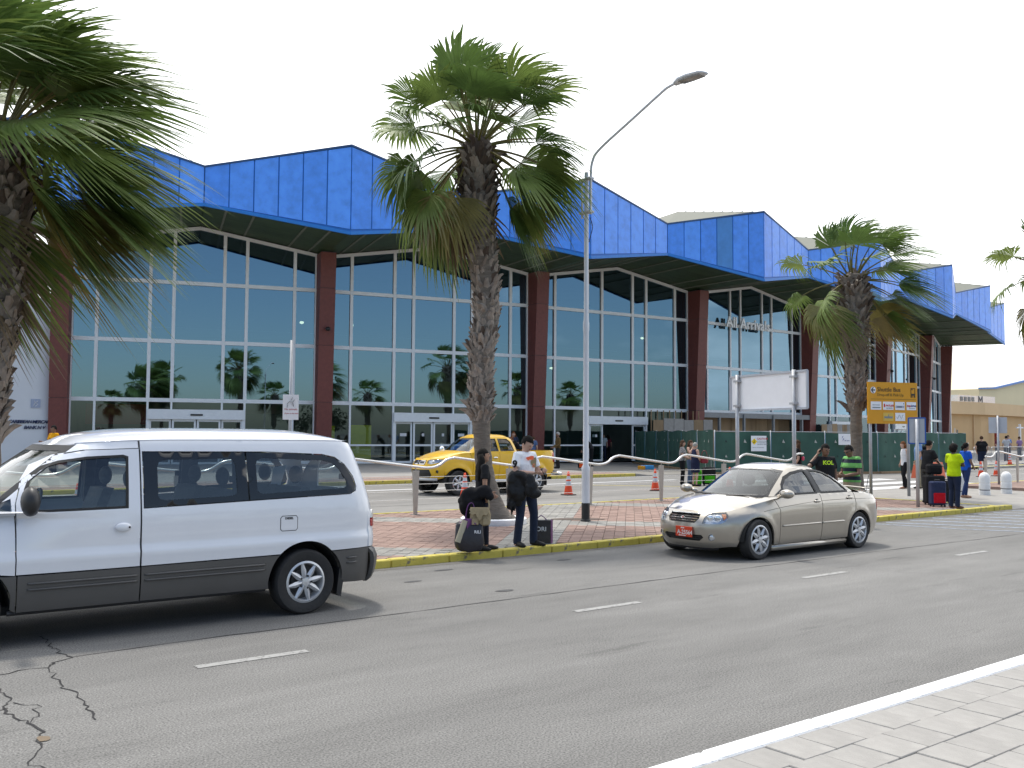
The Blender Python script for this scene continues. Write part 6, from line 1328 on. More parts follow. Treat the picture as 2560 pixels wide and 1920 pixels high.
d_ = (Vector((42.5, 25.6, 0)) - Vector((34.5, 29.0, 0))).normalized(); nf = Vector((-d_.y, d_.x, 0)); nf = nf if nf.y < 0 else -nf
def fence_sign(c, w, z0, z1, name, label):
    t = wthing(name, label, 'sign', (c.x, c.y, z0)); q_ = c + nf * .14; mb = MB(); mb.prism([q_ - d_ * w / 2 + Vector((0, 0, z0)), q_ + d_ * w / 2 + Vector((0, 0, z0)), q_ + d_ * w / 2 + Vector((0, 0, z1)), q_ - d_ * w / 2 + Vector((0, 0, z1))], nf * .01); return t, B(mb, 'panel', M_SIGNW, t), q_ + nf * .012
t_, p_, q_ = fence_sign(Vector((36.5, 28.12, 0)), .80, 1.08, 1.80, 'caution_sign', 'white caution sign with yellow diamond hung on the green fence')
lettering('CAUTION', .125, q_ - d_ * .10 + Vector((0, 0, 1.62)), d_, M_SR, t_, depth=.003, bold=.003)
for i, st in enumerate(('CONSTRUCTION AREA', 'AUTHORIZED PERSONNEL', 'ONLY BEYOND THIS POINT')): lettering(st, .055, q_ - d_ * .09 + Vector((0, 0, 1.53 - .075 * i)), d_, M_LG, t_, depth=.003, spacing=.8)
lettering('SORRY FOR THE INCONVENIENCE', .042, q_ - d_ * .33 + Vector((0, 0, 1.24)), d_, M_LG, t_, depth=.003, spacing=.9)
cc = q_ - d_ * .24 + Vector((0, 0, 1.53)); mb = MB(); mb.prism([cc - d_ * .15, cc + Vector((0, 0, -.15)), cc + d_ * .15, cc + Vector((0, 0, .15))], nf * .004); B(mb, 'diamond', pm('diamond_yellow', srgb(240, 205, 20), .5), t_)
mb = MB(); mb.beam(cc + nf * .007 + d_ * -.05 + Vector((0, 0, -.07)), cc + nf * .007 + d_ * .02 + Vector((0, 0, .05)), .004, .04, nf); mb.beam(cc + nf * .008 + d_ * -.02 + Vector((0, 0, -.02)), cc + nf * .008 + d_ * .06 + Vector((0, 0, -.06)), .004, .035, nf); B(mb, 'digging_figure', M_BLACK, t_)
t_, p_, q_ = fence_sign(Vector((40.68, 26.3, 0)), .66, 1.39, 1.93, 'notice_board', 'plain white notice with a small blue logo on the green fence, by the palm')
mb = MB(); mb.beam(q_ - d_ * .14 + Vector((0, 0, 1.72)), q_ - d_ * .09 + Vector((0, 0, 1.82)), .004, .04, nf); mb.beam(q_ - d_ * .11 + nf * .002 + Vector((0, 0, 1.60)), q_ - d_ * .05 + nf * .002 + Vector((0, 0, 1.70)), .004, .05, nf); B(mb, 'logo', M_LB, t_); lettering('de arte', .10, q_ - d_ * .02 + Vector((0, 0, 1.57)), d_, M_LB, t_, depth=.003)
wb_ = wthing('water_barrier', 'orange plastic road barrier behind the man in camouflage shorts', 'barrier', (40.2, 21.9, 0))
mb = MB(); mb.prism([(39.5, 22.2, 0), (39.5, 21.75, 0), (39.5, 21.82, .3), (39.5, 21.9, .68), (39.5, 22.05, .68), (39.5, 22.13, .3)], (1.7, -.25, 0)); B(mb, 'body', pm('barrier_orange', srgb(225, 110, 75), .55, var=.1), wb_)
mb = MB(); mb.box(39.8, 40.0, 21.70, 21.74, .35, .5); B(mb, 'fork_slot', pm('slot_dark', (.25, .06, .03), .6), wb_)
# blue trough by the fence corner
tr_ = wthing('crate', 'blue and yellow crate lying at the foot of the green fence', 'crate', (34.3, 33.2, .1)); mb = MB(); mb.cbox(34.0, 34.6, 32.9, 33.3, .1, .30, .03); B(mb, 'body', pm('skip_blue', srgb(60, 140, 200), .6), tr_); mb = MB(); mb.cbox(33.8, 33.98, 32.9, 33.3, .1, .28, .03); B(mb, 'end', pm('skip_yellow', srgb(200, 140, 30), .6), tr_)
# crowd barriers
def barrier(label, a, b):
    a = Vector(a); b = Vector(b); t = wthing('crowd_barrier', label, 'barrier', tuple(a), 'crowd barriers'); d_ = (b - a).normalized(); z = lambda h: Vector((0, 0, h))
    mb = MB(); mb.tube([a + z(.2), a + z(1.05), a + z(1.1) + d_ * .06, b + z(1.1) - d_ * .06, b + z(1.05), b + z(.2), a + z(.2)], .022, 6); B(mb, 'frame', M_GALV, t)
    n = 14
    for i in range(1, n): p = a.lerp(b, i / n); B(MB().tube([p + z(.2), p + z(1.09)], .010, 5), 'bar', M_GALV, t)
    for p in (a + d_ * .3, b - d_ * .3): B(MB().beam(p - Vector((-d_.y, d_.x, 0)) * .28 + z(.02), p + Vector((-d_.y, d_.x, 0)) * .28 + z(.02), .05, .04), 'foot', M_GALV, t)
for i, lab in enumerate(('crowd barrier just right of the green fence end', 'crowd barrier behind the man in black, second along', 'crowd barrier third along by the grey sign', 'crowd barrier fourth along at the far right', 'crowd barrier cut by the right edge')):
    x0 = 56.2 + i * 2.5; barrier(lab, (x0, 27.6 + i * .15, .1), (x0 + 2.3, 27.75 + i * .15, .1))
# ------------------------------------------------------------ buildings beyond the terminal
M_BEIGE = pm('render_beige', srgb(205, 170, 125), .85, var=.06, scale=.4); M_BEIGE2 = pm('render_beige_pale', srgb(212, 182, 142), .85, var=.05, scale=.4); M_CREAM = pm('hangar_cream', srgb(222, 208, 172), .8, var=.04, scale=.3)
be = wthing('beige_building', 'low beige building with deep parapet beyond the terminal', 'building', (126, 66, 0))
def facet(pts, z0, z1, dep, m, nm, par): B(MB().prism([(*p, z0) for p in pts] + [(pts[-1][0], pts[-1][1] + dep, z0), (pts[0][0], pts[0][1] + dep, z0)], (0, 0, z1 - z0)), nm, m, par, fix=True)
facet([(112, 61.5), (125.4, 60.6), (150, 63.5)], 0, 4.7, 20, M_BEIGE, 'wall', be); facet([(111.5, 60.9), (125.4, 60.0), (150.5, 62.9)], 4.7, 6.3, 21, M_BEIGE2, 'parapet', be)
B(MB().box(119.2, 121.5, 61.0, 61.25, .1, 2.9), 'door', pm('door_cream', (.55, .53, .48), .7), be); B(MB().box(119.7, 121.0, 60.96, 61.0, 1.9, 2.7), 'door_window', pm('pane_dark', (.03, .03, .04), .2), be)
B(MB().tube([(123.5, 60.6, .1), (123.5, 60.6, 4.7)], .08, 6), 'downpipe', M_BEIGE2, be)
for x in (129, 136): B(MB().beam((x, 60.4, .1), (x, 60.4, 3.6), .25, .25), 'porch_post', pm('porch_red', srgb(150, 45, 40), .6) if x < 130 else M_SIGNW, be); B(MB().beam((x - 1, 60.4, 3.1), (x + 1, 60.4, 3.1), .15, .18), 'porch_beam', M_SIGNW, be)
ha = wthing('hangar', 'large cream hangar with blue roof edge far behind', 'building', (200, 95, 0))
gp = [(165.0, 80, 0), (240, 80, 0), (240, 80, 20.6), (170.5, 80, 10.35), (165.0, 80, 10.1)]
B(MB().prism(gp, (0, 60, 0)), 'wall', M_CREAM, ha, fix=True); B(MB().beam((170.5, 79.8, 10.45), (240, 79.8, 20.7), .4, .35), 'roof_edge', pm('edge_blue', srgb(110, 145, 205), .6), ha); B(MB().beam((164.8, 79.8, 10.2), (170.5, 79.8, 10.45), .4, .3), 'roof_edge', MATS['edge_blue'], ha)
lw = wthing('low_white_building', 'small white block with four windows on the roofline beside the hangar', 'building', (142, 71, 0)); B(MB().box(138, 149.5, 70, 80, 0, 8.0), 'wall', pm('wall_offwhite', (.66, .66, .68), .8), lw)
for i in range(4): B(MB().box(138.6 + i * 1.15, 139.4 + i * 1.15, 69.94, 70.02, 7.1, 7.75), 'window', MATS['pane_dark'], lw)
lettering('M', 2.0, (144.0, 69.95, 6.6), (1, 0, 0), pm('letter_navy', (.03, .04, .07), .5), lw, depth=.05)
tq = wthing('teal_roofed_building', 'teal roof showing above the beige parapet', 'building', (133, 72, 0)); B(MB().prism([(128, 72, 6.2), (139, 72, 6.2), (139, 72, 7.3), (128, 72, 8.4)], (0, 8, 0)), 'roof', pm('roof_teal', srgb(90, 190, 195), .6), tq, fix=True); B(MB().box(128.2, 138.8, 72.2, 79.8, 0, 6.2), 'wall', M_SIGNW, tq)
aw = wthing('white_annex', 'white end wall standing behind the last brown column', 'wall', tuple(cp(7.1, 0, 0))); B(MB().prism([cp(7.045, .9, 0), cp(7.10, .9, 0), cp(7.10, -6, 0), cp(7.045, -6, 0)], (0, 0, 6.2)), 'wall', pm('wall_offwhite', (.66, .66, .68), .8), aw, fix=True)
ms = wthing('floodlight_mast', 'thin floodlight mast far away in the white sky', 'mast', (170, 88, 0)); B(MB().tube([(170.4, 88, 0), (170.4, 88, 22.5)], [.22, .10], 8), 'pole', pm('mast_grey', (.5, .5, .52), .6), ms)
for i in range(4): B(MB().cbox(168.6 + i * 1.2, 169.2 + i * 1.2, 87.6, 88.4, 22.3 + .25 * (i % 2), 22.8 + .25 * (i % 2), .1), 'floodlight', MATS['mast_grey'], ms)
B(MB().beam((168.4, 88, 22.4), (172.6, 88, 22.4), .12, .12), 'crossarm', MATS['mast_grey'], ms)
# ------------------------------------------------------------ people
M_SK = {'light': pm('skin_light', (.50, .30, .22), .55, var=.06), 'tan': pm('skin_tan', (.36, .195, .125), .55, var=.06), 'brown': pm('skin_brown', (.20, .105, .065), .5, var=.06), 'dark': pm('skin_dark', (.065, .036, .026), .5, var=.08)}
def cloth(name, col, **kw): return pm('cloth_' + name, col, kw.pop('rough', .85), var=kw.pop('var', .16), scale=kw.pop('scale', 9), bump=.5, bscale=14, spec=kw.pop('spec', .18), **kw)
M_HAIR = {'black': pm('hair_black', (.012, .010, .009), .8, spec=.15, var=.3, scale=30), 'brown': pm('hair_brown', (.060, .032, .018), .8, spec=.15, var=.3, scale=30), 'red': pm('hair_auburn', (.13, .05, .02), .8, spec=.15, var=.3, scale=30), 'grey': pm('hair_grey', (.32, .31, .29), .8, spec=.15, var=.2, scale=30), 'white': pm('hair_white', (.62, .60, .55), .8, spec=.15, var=.1, scale=30)}
M_EYE = pm('eye_dark', (.02, .015, .012), .25); M_LIP = pm('lips', (.25, .08, .07), .5)
CR = Vector((.789, -.614, 0)); CT = Vector((-.614, -.789, 0))       # to the right, and towards the viewer, as seen from the road
def facing(v): return math.atan2(v[1], v[0]) + math.pi / 2
def remesh(o, vox, it=3):
    m = o.modifiers.new('remesh', 'REMESH'); m.mode = 'VOXEL'; m.voxel_size = vox; m.use_smooth_shade = True
    s = o.modifiers.new('smooth', 'SMOOTH'); s.factor = .5; s.iterations = it
BASE = dict(pel=(0, .005, .95), wai=(0, -.005, 1.09), che=(0, -.01, 1.27), nek=(0, .01, 1.455), hed=(0, -.015, 1.60), shL=(.175, .01, 1.405), shR=(-.175, .01, 1.405), elL=(.225, .03, 1.13), elR=(-.225, .03, 1.13), wrL=(.235, -.05, .89), wrR=(-.235, -.05, .89), hipL=(.088, 0, .92), hipR=(-.088, 0, .92), knL=(.095, -.02, .50), knR=(-.095, -.02, .50), anL=(.10, .02, .085), anR=(-.10, .02, .085))
def person(label, loc, rz, h=1.7, pose=None, skin='tan', hair='black', style='short', top=None, sleeve='short', bottom=None, legs='long', shoe=None, bw=1.0, vox=.016, head=(0, 0), near=False, extra=None, group=None, hem=.93):
    """facing -y when rz = 0; figure's left is +x"""
    k = h / 1.72; t = thing('person', label, 'person', loc, rz, group)
    J = {n: Vector(p) * k for n, p in {**BASE, **(pose or {})}.items()}
    for s in 'LR':
        if 'to' + s not in J: J['to' + s] = J['an' + s] + Vector((.02 if s == 'L' else -.02, -.165, -.055)) * k
    Rh = Matrix.Rotation(R(head[0]), 3, 'Z') @ Matrix.Rotation(R(head[1]), 3, 'X'); hc = J['hed']; H_ = lambda v: hc + Rh @ (Vector(v) * k)
    b = bw
    def torso(mb, e, z_from=0, topr=.06):
        p = [J['pel'] - Vector((0, 0, .07)) * k, J['pel'], J['wai'], (J['wai'] + J['che']) / 2, J['che'], (J['che'] * .35 + J['nek'] * .65), J['nek'] - Vector((0, 0, .015)) * k]
        r = [(.145 * b, .105 * b), (.162 * b, .118 * b), (.138 * b, .104 * b), (.148 * b, .112 * b), (.165 * b, .116 * b), (.155, .088), (topr, topr)]
        i0 = z_from; p = p[i0:]; r = r[i0:]; mb.tube(p, [((q[0] + e) * k, (q[1] + e) * k) for q in r], 20, xdir=(J['shL'] - J['shR']).normalized())
    # body: one continuous skin surface
    mb = MB(); torso(mb, -.012)
    mb.tube([J['nek'] - Vector((0, 0, .05)), J['nek'], H_((0, .01, -.05))], [.060 * k, .054 * k, .052 * k], 12)
    mb.ball(hc, (.076 * k, .094 * k, .115 * k), 18, 12, Rh); mb.ball(H_((0, -.028, -.068)), (.054 * k, .060 * k, .048 * k), 14, 8, Rh)
    mb.ball(H_((0, -.096, -.012)), (.013 * k, .020 * k, .024 * k), 8, 6, Rh); mb.ball(H_((0, -.080, .022)), (.052 * k, .018 * k, .014 * k), 10, 6, Rh)
    for s in (-1, 1): mb.ball(H_((s * .077, .012, -.008)), (.011 * k, .022 * k, .032 * k), 8, 6, Rh)
    for s, sg in (('L', 1), ('R', -1)):
        S_, E_, W_ = J['sh' + s], J['el' + s], J['wr' + s]
        mb.tube([J['che'] * .3 + J['nek'] * .7, S_, S_.lerp(E_, .35), E_, E_.lerp(W_, .35), W_], [.06 * k, .056 * k, .047 * k * (.5 + .5 * b), .040 * k, .039 * k, .027 * k], 12)
        A_, K_, An, To = J['hip' + s], J['kn' + s], J['an' + s], J['to' + s]
        mb.tube([A_ + Vector((0, 0, .05)) * k, A_.lerp(K_, .15), A_.lerp(K_, .6), K_, K_.lerp(An, .3), K_.lerp(An, .75), An - Vector((0, 0, .03)) * k], [.085 * k * b, .084 * k * b, .066 * k, .050 * k, .053 * k, .037 * k, .036 * k], 12)
        mb.tube([An + Vector((0, .03, -.045)) * k, An.lerp(To, .5) - Vector((0, 0, .01)), To], [.036 * k, .036 * k, .026 * k], 10)
        # hand with palm, four fingers and a thumb
        fd = J.get('fd' + s, (W_ - E_).normalized() * 1.0).normalized(); pn = J.get('pn' + s, Vector((sg * -1.0, 0, 0))); pn = (pn - fd * pn.dot(fd)); pn = pn.normalized() if pn.length > .01 else fd.orthogonal().normalized(); sd = fd.cross(pn)
        if sd.y > 0: sd = -sd
        pc = W_ + fd * .045 * k; mb.tube([W_ - fd * .01, W_ + fd * .03 * k, W_ + fd * .085 * k], [(.026 * k, .019 * k), (.038 * k, .016 * k), (.040 * k, .014 * k)], 10, xdir=sd)
        cu = J.get('cu' + s, Vector((.35, 0, 0))).x
        for f_, (o_, l_) in enumerate(((.030, .070), (.010, .078), (-.011, .073), (-.031, .058))):
            p0 = W_ + fd * .080 * k + sd * o_ * k; pts = [p0]; dr = fd.copy()
            for q in range(3): dr = (dr * math.cos(cu * (1 + .4 * q)) + pn * math.sin(cu * (1 + .4 * q))).normalized(); pts.append(pts[-1] + dr * l_ / 3 * k)
            mb.tube(pts, [.0095 * k, .0092 * k, .0088 * k, .0075 * k], 8)
        p0 = W_ + fd * .02 * k + sd * .030 * k; td = (fd * .55 + sd * .75 + pn * .30).normalized(); mb.tube([p0, p0 + td * .032 * k, p0 + td * .055 * k + fd * .012 * k], [.013 * k, .011 * k, .009 * k], 8)
    body = mb.build('body', M_SK[skin], t); remesh(body, .0078 if near else vox)
    for s in (-1, 1): MB().ball(H_((s * .031, -.0865, .006)), (.0115 * k, .006 * k, .007 * k), 8, 6, Rh).build('eye', M_EYE, body)
    MB().ball(H_((0, -.087, -.058)), (.024 * k, .007 * k, .007 * k), 8, 6, Rh).build('mouth', M_LIP, body)
    # hair
    mb = MB(); rr = (.086, .103, .120) if style != 'curly' else (.115, .125, .135); v0 = len(mb.v); mb.ball((0, 0, 0), 1.0, 24, 18); keep = []
    vs_ = []
    for q in mb.v:
        p = Vector((q[0] * rr[0], q[1] * rr[1] + .010, q[2] * rr[2] + .014)); n_ = mnoise.noise(Vector(q) * (5 if style == 'curly' else 3)) * (.016 if style == 'curly' else .006); p += Vector(q) * n_; vs_.append(p)
    line = {'short': .035, 'bald': .045}.get(style, .030); low = {'short': -.045, 'bald': -.03, 'bob': -.13, 'curly': -.11, 'long': -.12, 'tail': -.06, 'crop': -.04}.get(style, -.05)
    ok = lambda p: (p.z > line and p.y < -.02) or (p.y >= -.02 and p.z > low * (1 if p.y > .02 else .35))
    fs_ = [f for f in mb.f if all(ok(vs_[i]) for i in f)]
    mb2 = MB(); mb2.add([H_(p) for p in vs_], fs_)
    if style in ('long', 'bob'):
        L_ = .34 if style == 'long' else .12
        for s in (-1, 0, 1):
            a = H_((s * .055, .055, .03)); e_ = H_((s * .072, .045, -.09)); d_ = J['che'] + Vector((s * .085, .10, .24 - L_)) * k
            mb2.tube([a, e_, e_.lerp(d_, .5) + Vector((0, .01, 0)), d_], [(.055 * k, .05 * k), (.06 * k, .055 * k), (.058 * k, .045 * k), (.025 * k, .015 * k)], 10, xdir=(1, 0, 0))
    if style == 'tail': mb2.ball(H_((0, .115, -.02)), (.055 * k, .05 * k, .06 * k), 12, 8); mb2.tube([H_((0, .12, -.03)), H_((0, .15, -.13))], [.035 * k, .015 * k], 8)
    mb2.build('hair', M_HAIR[hair], t, smooth=True)
    # shirt
    if top is not None:
        mb = MB(); hemv = Vector((0, 0, (.95 - hem) * k)); p = [J['pel'] - hemv, J['pel'] + Vector((0, 0, .03)) * k, J['wai'], (J['wai'] + J['che']) / 2, J['che'], (J['che'] * .35 + J['nek'] * .65), J['nek'] + Vector((0, 0, .0))]
        r = [(.175 * b, .130 * b), (.170 * b, .128 * b), (.155 * b, .120 * b), (.160 * b, .124 * b), (.174 * b, .126 * b), (.160, .096), (.066, .066)]; mb.tube(p, [(q[0] * k, q[1] * k) for q in r], 24, xdir=(J['shL'] - J['shR']).normalized())
        for s in 'LR':
            S_, E_, W_ = J['sh' + s], J['el' + s], J['wr' + s]; c0 = J['che'] * .3 + J['nek'] * .7
            if sleeve == 'short': mb.tube([c0, S_, S_.lerp(E_, .4), S_.lerp(E_, .68)], [.075 * k, .070 * k, .068 * k, .066 * k], 14)
            elif sleeve == 'long': mb.tube([c0, S_, S_.lerp(E_, .5), E_, E_.lerp(W_, .5), W_], [.075 * k, .07 * k, .062 * k, .055 * k, .05 * k, .04 * k], 14)
            else: mb.tube([c0, S_.lerp(c0, .25)], [.07 * k, .062 * k], 14)
        o = mb.build('shirt', top, t); remesh(o, .011 if near else vox)
    if bottom is not None:
        mb = MB()
        if legs == 'skirt': mb.tube([J['wai'], J['pel'], (J['knL'] + J['knR']) / 2 + Vector((0, 0, .04)) * k], [(.15 * b * k, .115 * b * k), (.180 * b * k, .135 * b * k), (.205 * k, .155 * k)], 22, xdir=(1, 0, 0))
        else:
            mb.tube([J['wai'] * .45 + J['pel'] * .55, J['pel'], J['pel'] - Vector((0, 0, .10)) * k], [(.152 * b * k, .116 * b * k), (.170 * b * k, .127 * b * k), (.150 * b * k, .112 * b * k)], 22, xdir=(1, 0, 0))
            for s in 'LR':
                A_, K_, An = J['hip' + s], J['kn' + s], J['an' + s]
                if legs == 'long': mb.tube([A_ + Vector((0, 0, .04)) * k, A_.lerp(K_, .3), K_, K_.lerp(An, .5), An - Vector((0, 0, .045)) * k], [.094 * k * b, .092 * k * b, .068 * k, .064 * k, .062 * k], 16)
                elif legs == 'slim': mb.tube([A_ + Vector((0, 0, .04)) * k, A_.lerp(K_, .3), K_, K_.lerp(An, .35), An], [.092 * k * b, .088 * k * b, .060 * k, .058 * k, .042 * k], 16)
                else: mb.tube([A_ + Vector((0, 0, .04)) * k, A_.lerp(K_, .4), K_ - Vector((0, 0, .06)) * k], [.10 * k * b, .105 * k, .10 * k], 16)
        o = mb.build({'skirt': 'skirt', 'shorts': 'shorts'}.get(legs, 'trousers'), bottom, t); remesh(o, .011 if near else vox)
    sm = shoe or cloth('shoe_black', (.02, .02, .02), rough=.5)
    for s in 'LR':
        An, To = J['an' + s], J['to' + s]; f_ = (To - An); f_.z = 0; f_ = f_.normalized(); z0 = (J['an' + s].z - .085 * k); heel = Vector((An.x, An.y, z0)) - f_ * .055 * k; toe = heel + f_ * .27 * k; mb = MB()
        mb.tube([heel + Vector((0, 0, .045)) * k, heel + f_ * .05 * k + Vector((0, 0, .05)) * k, heel + f_ * .15 * k + Vector((0, 0, .042)) * k, toe - f_ * .05 * k + Vector((0, 0, .032)) * k, toe + Vector((0, 0, .026)) * k], [(.022 * k, .03 * k), (.038 * k, .048 * k), (.040 * k, .042 * k), (.045 * k, .032 * k), (.025 * k, .018 * k)], 12, xdir=Vector((-f_.y, f_.x, 0))); mb.build('shoe', sm, t, smooth=True)
    if extra: extra(t, J, k, H_)
    return t
V3 = Vector
DENIM = cloth('denim_dark', (.022, .030, .055)); BLACKC = cloth('black', (.010, .010, .012)); NAVY = cloth('navy', (.018, .026, .055)); KHAKI = cloth('khaki', (.33, .28, .20)); LEATHER = pm('leather_black', (.011, .011, .012), .5, spec=.3, var=.25, scale=9, bump=.8, bscale=12)
ROTC = Matrix((CR, CT, (0, 0, 1))).transposed()
def blob(name, parent, mat, balls, vox=.014, seed=0, amp=.02, fr=9, it=3):
    mb = MB()
    for c, r in balls: mb.ball(c, r, 14, 10, ROTC)
    for i, v in enumerate(mb.v):
        n = mnoise.noise(Vector(v) * fr + Vector((seed, 0, 0))); mb.v[i] = (v[0] + n * amp, v[1] + n * amp * .8, v[2] + mnoise.noise(Vector(v) * fr + Vector((0, seed, 3))) * amp)
    o = mb.build(name, mat, parent); remesh(o, vox, it); return o
def drape(name, parent, mat, top, bot, w, depth, seed=0, n=20, m=12, fold=.03, taper=1.0):
    """cloth hanging from a line: top and bot are lists of centre points, folded like a garment over an arm"""
    rng = random.Random(seed); mb = MB(); v = []; ph = rng.uniform(0, 6)
    for side in (-1, 1):
        for j in range(m + 1):
            f = j / m; c = V3(top).lerp(V3(bot), f)
            for i in range(n + 1):
                g = -1 + 2 * i / n; ww = w * (1 + (taper - 1) * f) * (1 - .10 * abs(math.sin(5 * f + ph)))
                fl = fold * math.sin(g * 7 + ph + 2.2 * f) * (.3 + f) + .5 * fold * math.sin(g * 17 + ph * 2 + side) * f
                x = g * ww; thick = depth * math.sqrt(max(0, 1 - (abs(g)) ** 3)) * (1.0 - .25 * f)
                zz = c.z - (.05 * math.sin(g * 4 + ph) + .03 * math.sin(g * 9 + ph)) * f * (1 if j == m else .6)
                p = c + CR * x + CT * (side * thick + fl); v.append((p.x, p.y, zz))
    N_ = (n + 1) * (m + 1); fs = []
    for s_ in (0, N_):
        for j in range(m):
            for i in range(n): a = s_ + j * (n + 1) + i; q = (a, a + 1, a + n + 2, a + n + 1); fs.append(q if s_ else q[::-1])
    for j in range(m):
        for i in (0, n): a = j * (n + 1) + i; fs.append((a, a + n + 1, N_ + a + n + 1, N_ + a))
    for i in range(n):
        for j in (0, m): a = j * (n + 1) + i; fs.append((a, a + 1, N_ + a + 1, N_ + a))
    mb.add(v, fs); return mb.build(name, mat, parent, smooth=True, fix=True)
# --- woman in black on the kerb
wl = V3((8.30, 11.36, .105)); rz = facing(CR * .93 + CT * -.30)
wom = person('dark-haired woman in black on the yellow kerb carrying coat and bags', wl, rz, 1.50,
    dict(elR=(-.215, .02, 1.12), wrR=(-.21, .0, .93), elL=(.20, -.02, 1.12), wrL=(.16, -.20, .96), anL=(.08, -.10, .085), knL=(.09, -.08, .50), anR=(-.07, .08, .085), knR=(-.085, .03, .49), fdR=(0, -.4, -1), cuR=(.7, 0, 0)), 'tan', 'black', 'long', cloth('black_tee', (.016, .016, .018)), 'short', cloth('dark_jeans', (.016, .018, .028)), 'slim', near=True, head=(-8, -6))
AtW = lambda lat, tow, z: tuple(wl + CR * lat + CT * tow + V3((0, 0, z - .105)))
coat = wthing('black_coat', 'black coat draped over the arm of the dark-haired woman', 'coat', AtW(-.1, .2, .6))
o_ = OFF.pop(coat.name); coat.location = (0, 0, 0)
blob('coat_body', coat, BLACKC, [(AtW(0.01, 0.20, 0.97), (.15, .10, .10)), (AtW(-0.11, 0.18, 0.94), (.15, .11, .11)), (AtW(-0.21, 0.18, 0.88), (.12, .10, .13)), (AtW(-0.24, 0.18, 0.78), (.10, .09, .14)), (AtW(-0.16, 0.19, 0.76), (.12, .09, .14)), (AtW(-0.08, 0.19, 0.76), (.11, .08, .13)), (AtW(-0.20, 0.18, 0.66), (.06, .07, .10)), (AtW(-0.30, 0.17, 0.84), (.06, .06, .07)), (AtW(0.11, 0.21, 0.92), (.07, .07, .08))], .012, 2, .035, 7, 2); drape('coat_tail', coat, BLACKC, AtW(-0.17, 0.19, 0.76), AtW(-0.15, 0.20, 0.56), .085, .05, 4, fold=.025, taper=.6)
bag = wthing('handbag', 'khaki canvas handbag hanging under the black coat', 'bag', AtW(-.03, .24, .5)); OFF.pop(bag.name); bag.location = (0, 0, 0)
M_CANV = cloth('canvas', (.33, .265, .165)); 
def bagshape(name, par, m, c, w, d, h, sag=.03, seed=1):
    mb = MB(); v = []; N_ = 16
    for j, (f, s_) in enumerate(((0, .82), (.06, .97), (.3, 1.04), (.6, 1.0), (.88, .92), (1, .80))):
        for i in range(N_):
            a = 2 * math.pi * i / N_; ca, sa = math.cos(a), math.sin(a); sx = math.copysign(abs(ca) ** .55, ca) * w / 2 * s_; sy = math.copysign(abs(sa) ** .6, sa) * d / 2 * s_ * (1 if f < .8 else .6)
            n = mnoise.noise(V3((sx * 9 + seed, sy * 9, f * 4))) * .014; p = V3(c) + CR * (sx + n) + CT * (sy + n) + V3((0, 0, h * f - (sag * (sx / w * 2) ** 2 * -1 if f < .1 else 0) - (sag * (1 - abs(sx / w * 2)) if f > .9 else 0))); v.append(p)
    fs = [(j * N_ + i, j * N_ + (i + 1) % N_, (j + 1) * N_ + (i + 1) % N_, (j + 1) * N_ + i) for j in range(5) for i in range(N_)] + [tuple(range(N_ - 1, -1, -1)), tuple(range(5 * N_, 6 * N_))]
    mb.add(v, fs); return mb.build(name, m, par, smooth=True)
bagshape('body', bag, M_CANV, AtW(-.02, .27, .49), .30, .13, .27); drape('flap', bag, M_CANV, AtW(-.03, .34, .765), AtW(-.03, .36, .64), .145, .012, 3, fold=.006)
for s in (-.09, .07): MB().cbox(-.05, .05, -.012, .012, -.045, .045, .008).build('pocket', M_CANV, bag).location = AtW(s, .345, .56); 
for o in [c for c in bag.children if c.name.startswith('pocket')]: o.rotation_euler = (0, 0, facing(CT))
MB().tube(spline([AtW(-.14, .28, .74), AtW(-.12, .22, .95), AtW(-.02, .18, 1.0), AtW(.08, .24, .95), AtW(.11, .28, .74)], 6), .011, 6).build('strap', M_CANV, bag)
sb = wthing('shopping_bag', 'large black shopping bag with white lettering held by the woman', 'bag', AtW(-.15, .3, .12)); OFF.pop(sb.name); sb.location = (0, 0, 0)
M_BAG = pm('bag_black', (.020, .018, .024), .4, var=.2, scale=7, bump=.4, bscale=10); M_PUR = pm('bag_purple', srgb(95, 45, 105), .45)
bagshape('body', sb, M_BAG, AtW(-.175, .30, .125), .42, .17, .43, .05, 5); drape('lining', sb, M_PUR, AtW(-.16, .30, .60), AtW(-.17, .31, .50), .10, .05, 7, fold=.015, taper=1.6)
MB().tube(spline([AtW(-.24, .33, .52), AtW(-.2, .3, .78), AtW(-.12, .28, .80), AtW(-.08, .33, .52)], 6), .008, 6).build('handle', M_PUR, sb)
def bagtext(s, size, org, par, **kw):
    v, f = text_mesh(s, size, .003, **kw); MB().add([V3(org) + CR * p[0] + V3((0, 0, p[2])) + CT * -p[1] for p in v], f).build('lettering', M_SIGNW, par)
bagtext('RILI', .060, AtW(-.10, .402, .40), sb, bold=.001)
mg = wthing('magazine', 'rolled pale magazine sticking out of the black shopping bag', 'magazine', AtW(-.3, .35, .3)); OFF.pop(mg.name); mg.location = (0, 0, 0)
MB().tube([AtW(-.335, .38, .27), AtW(-.235, .36, .58)], [(.045, .018), (.04, .014)], 10, xdir=CR).build('roll', pm('magazine_pale', (.42, .38, .28), .6), mg)
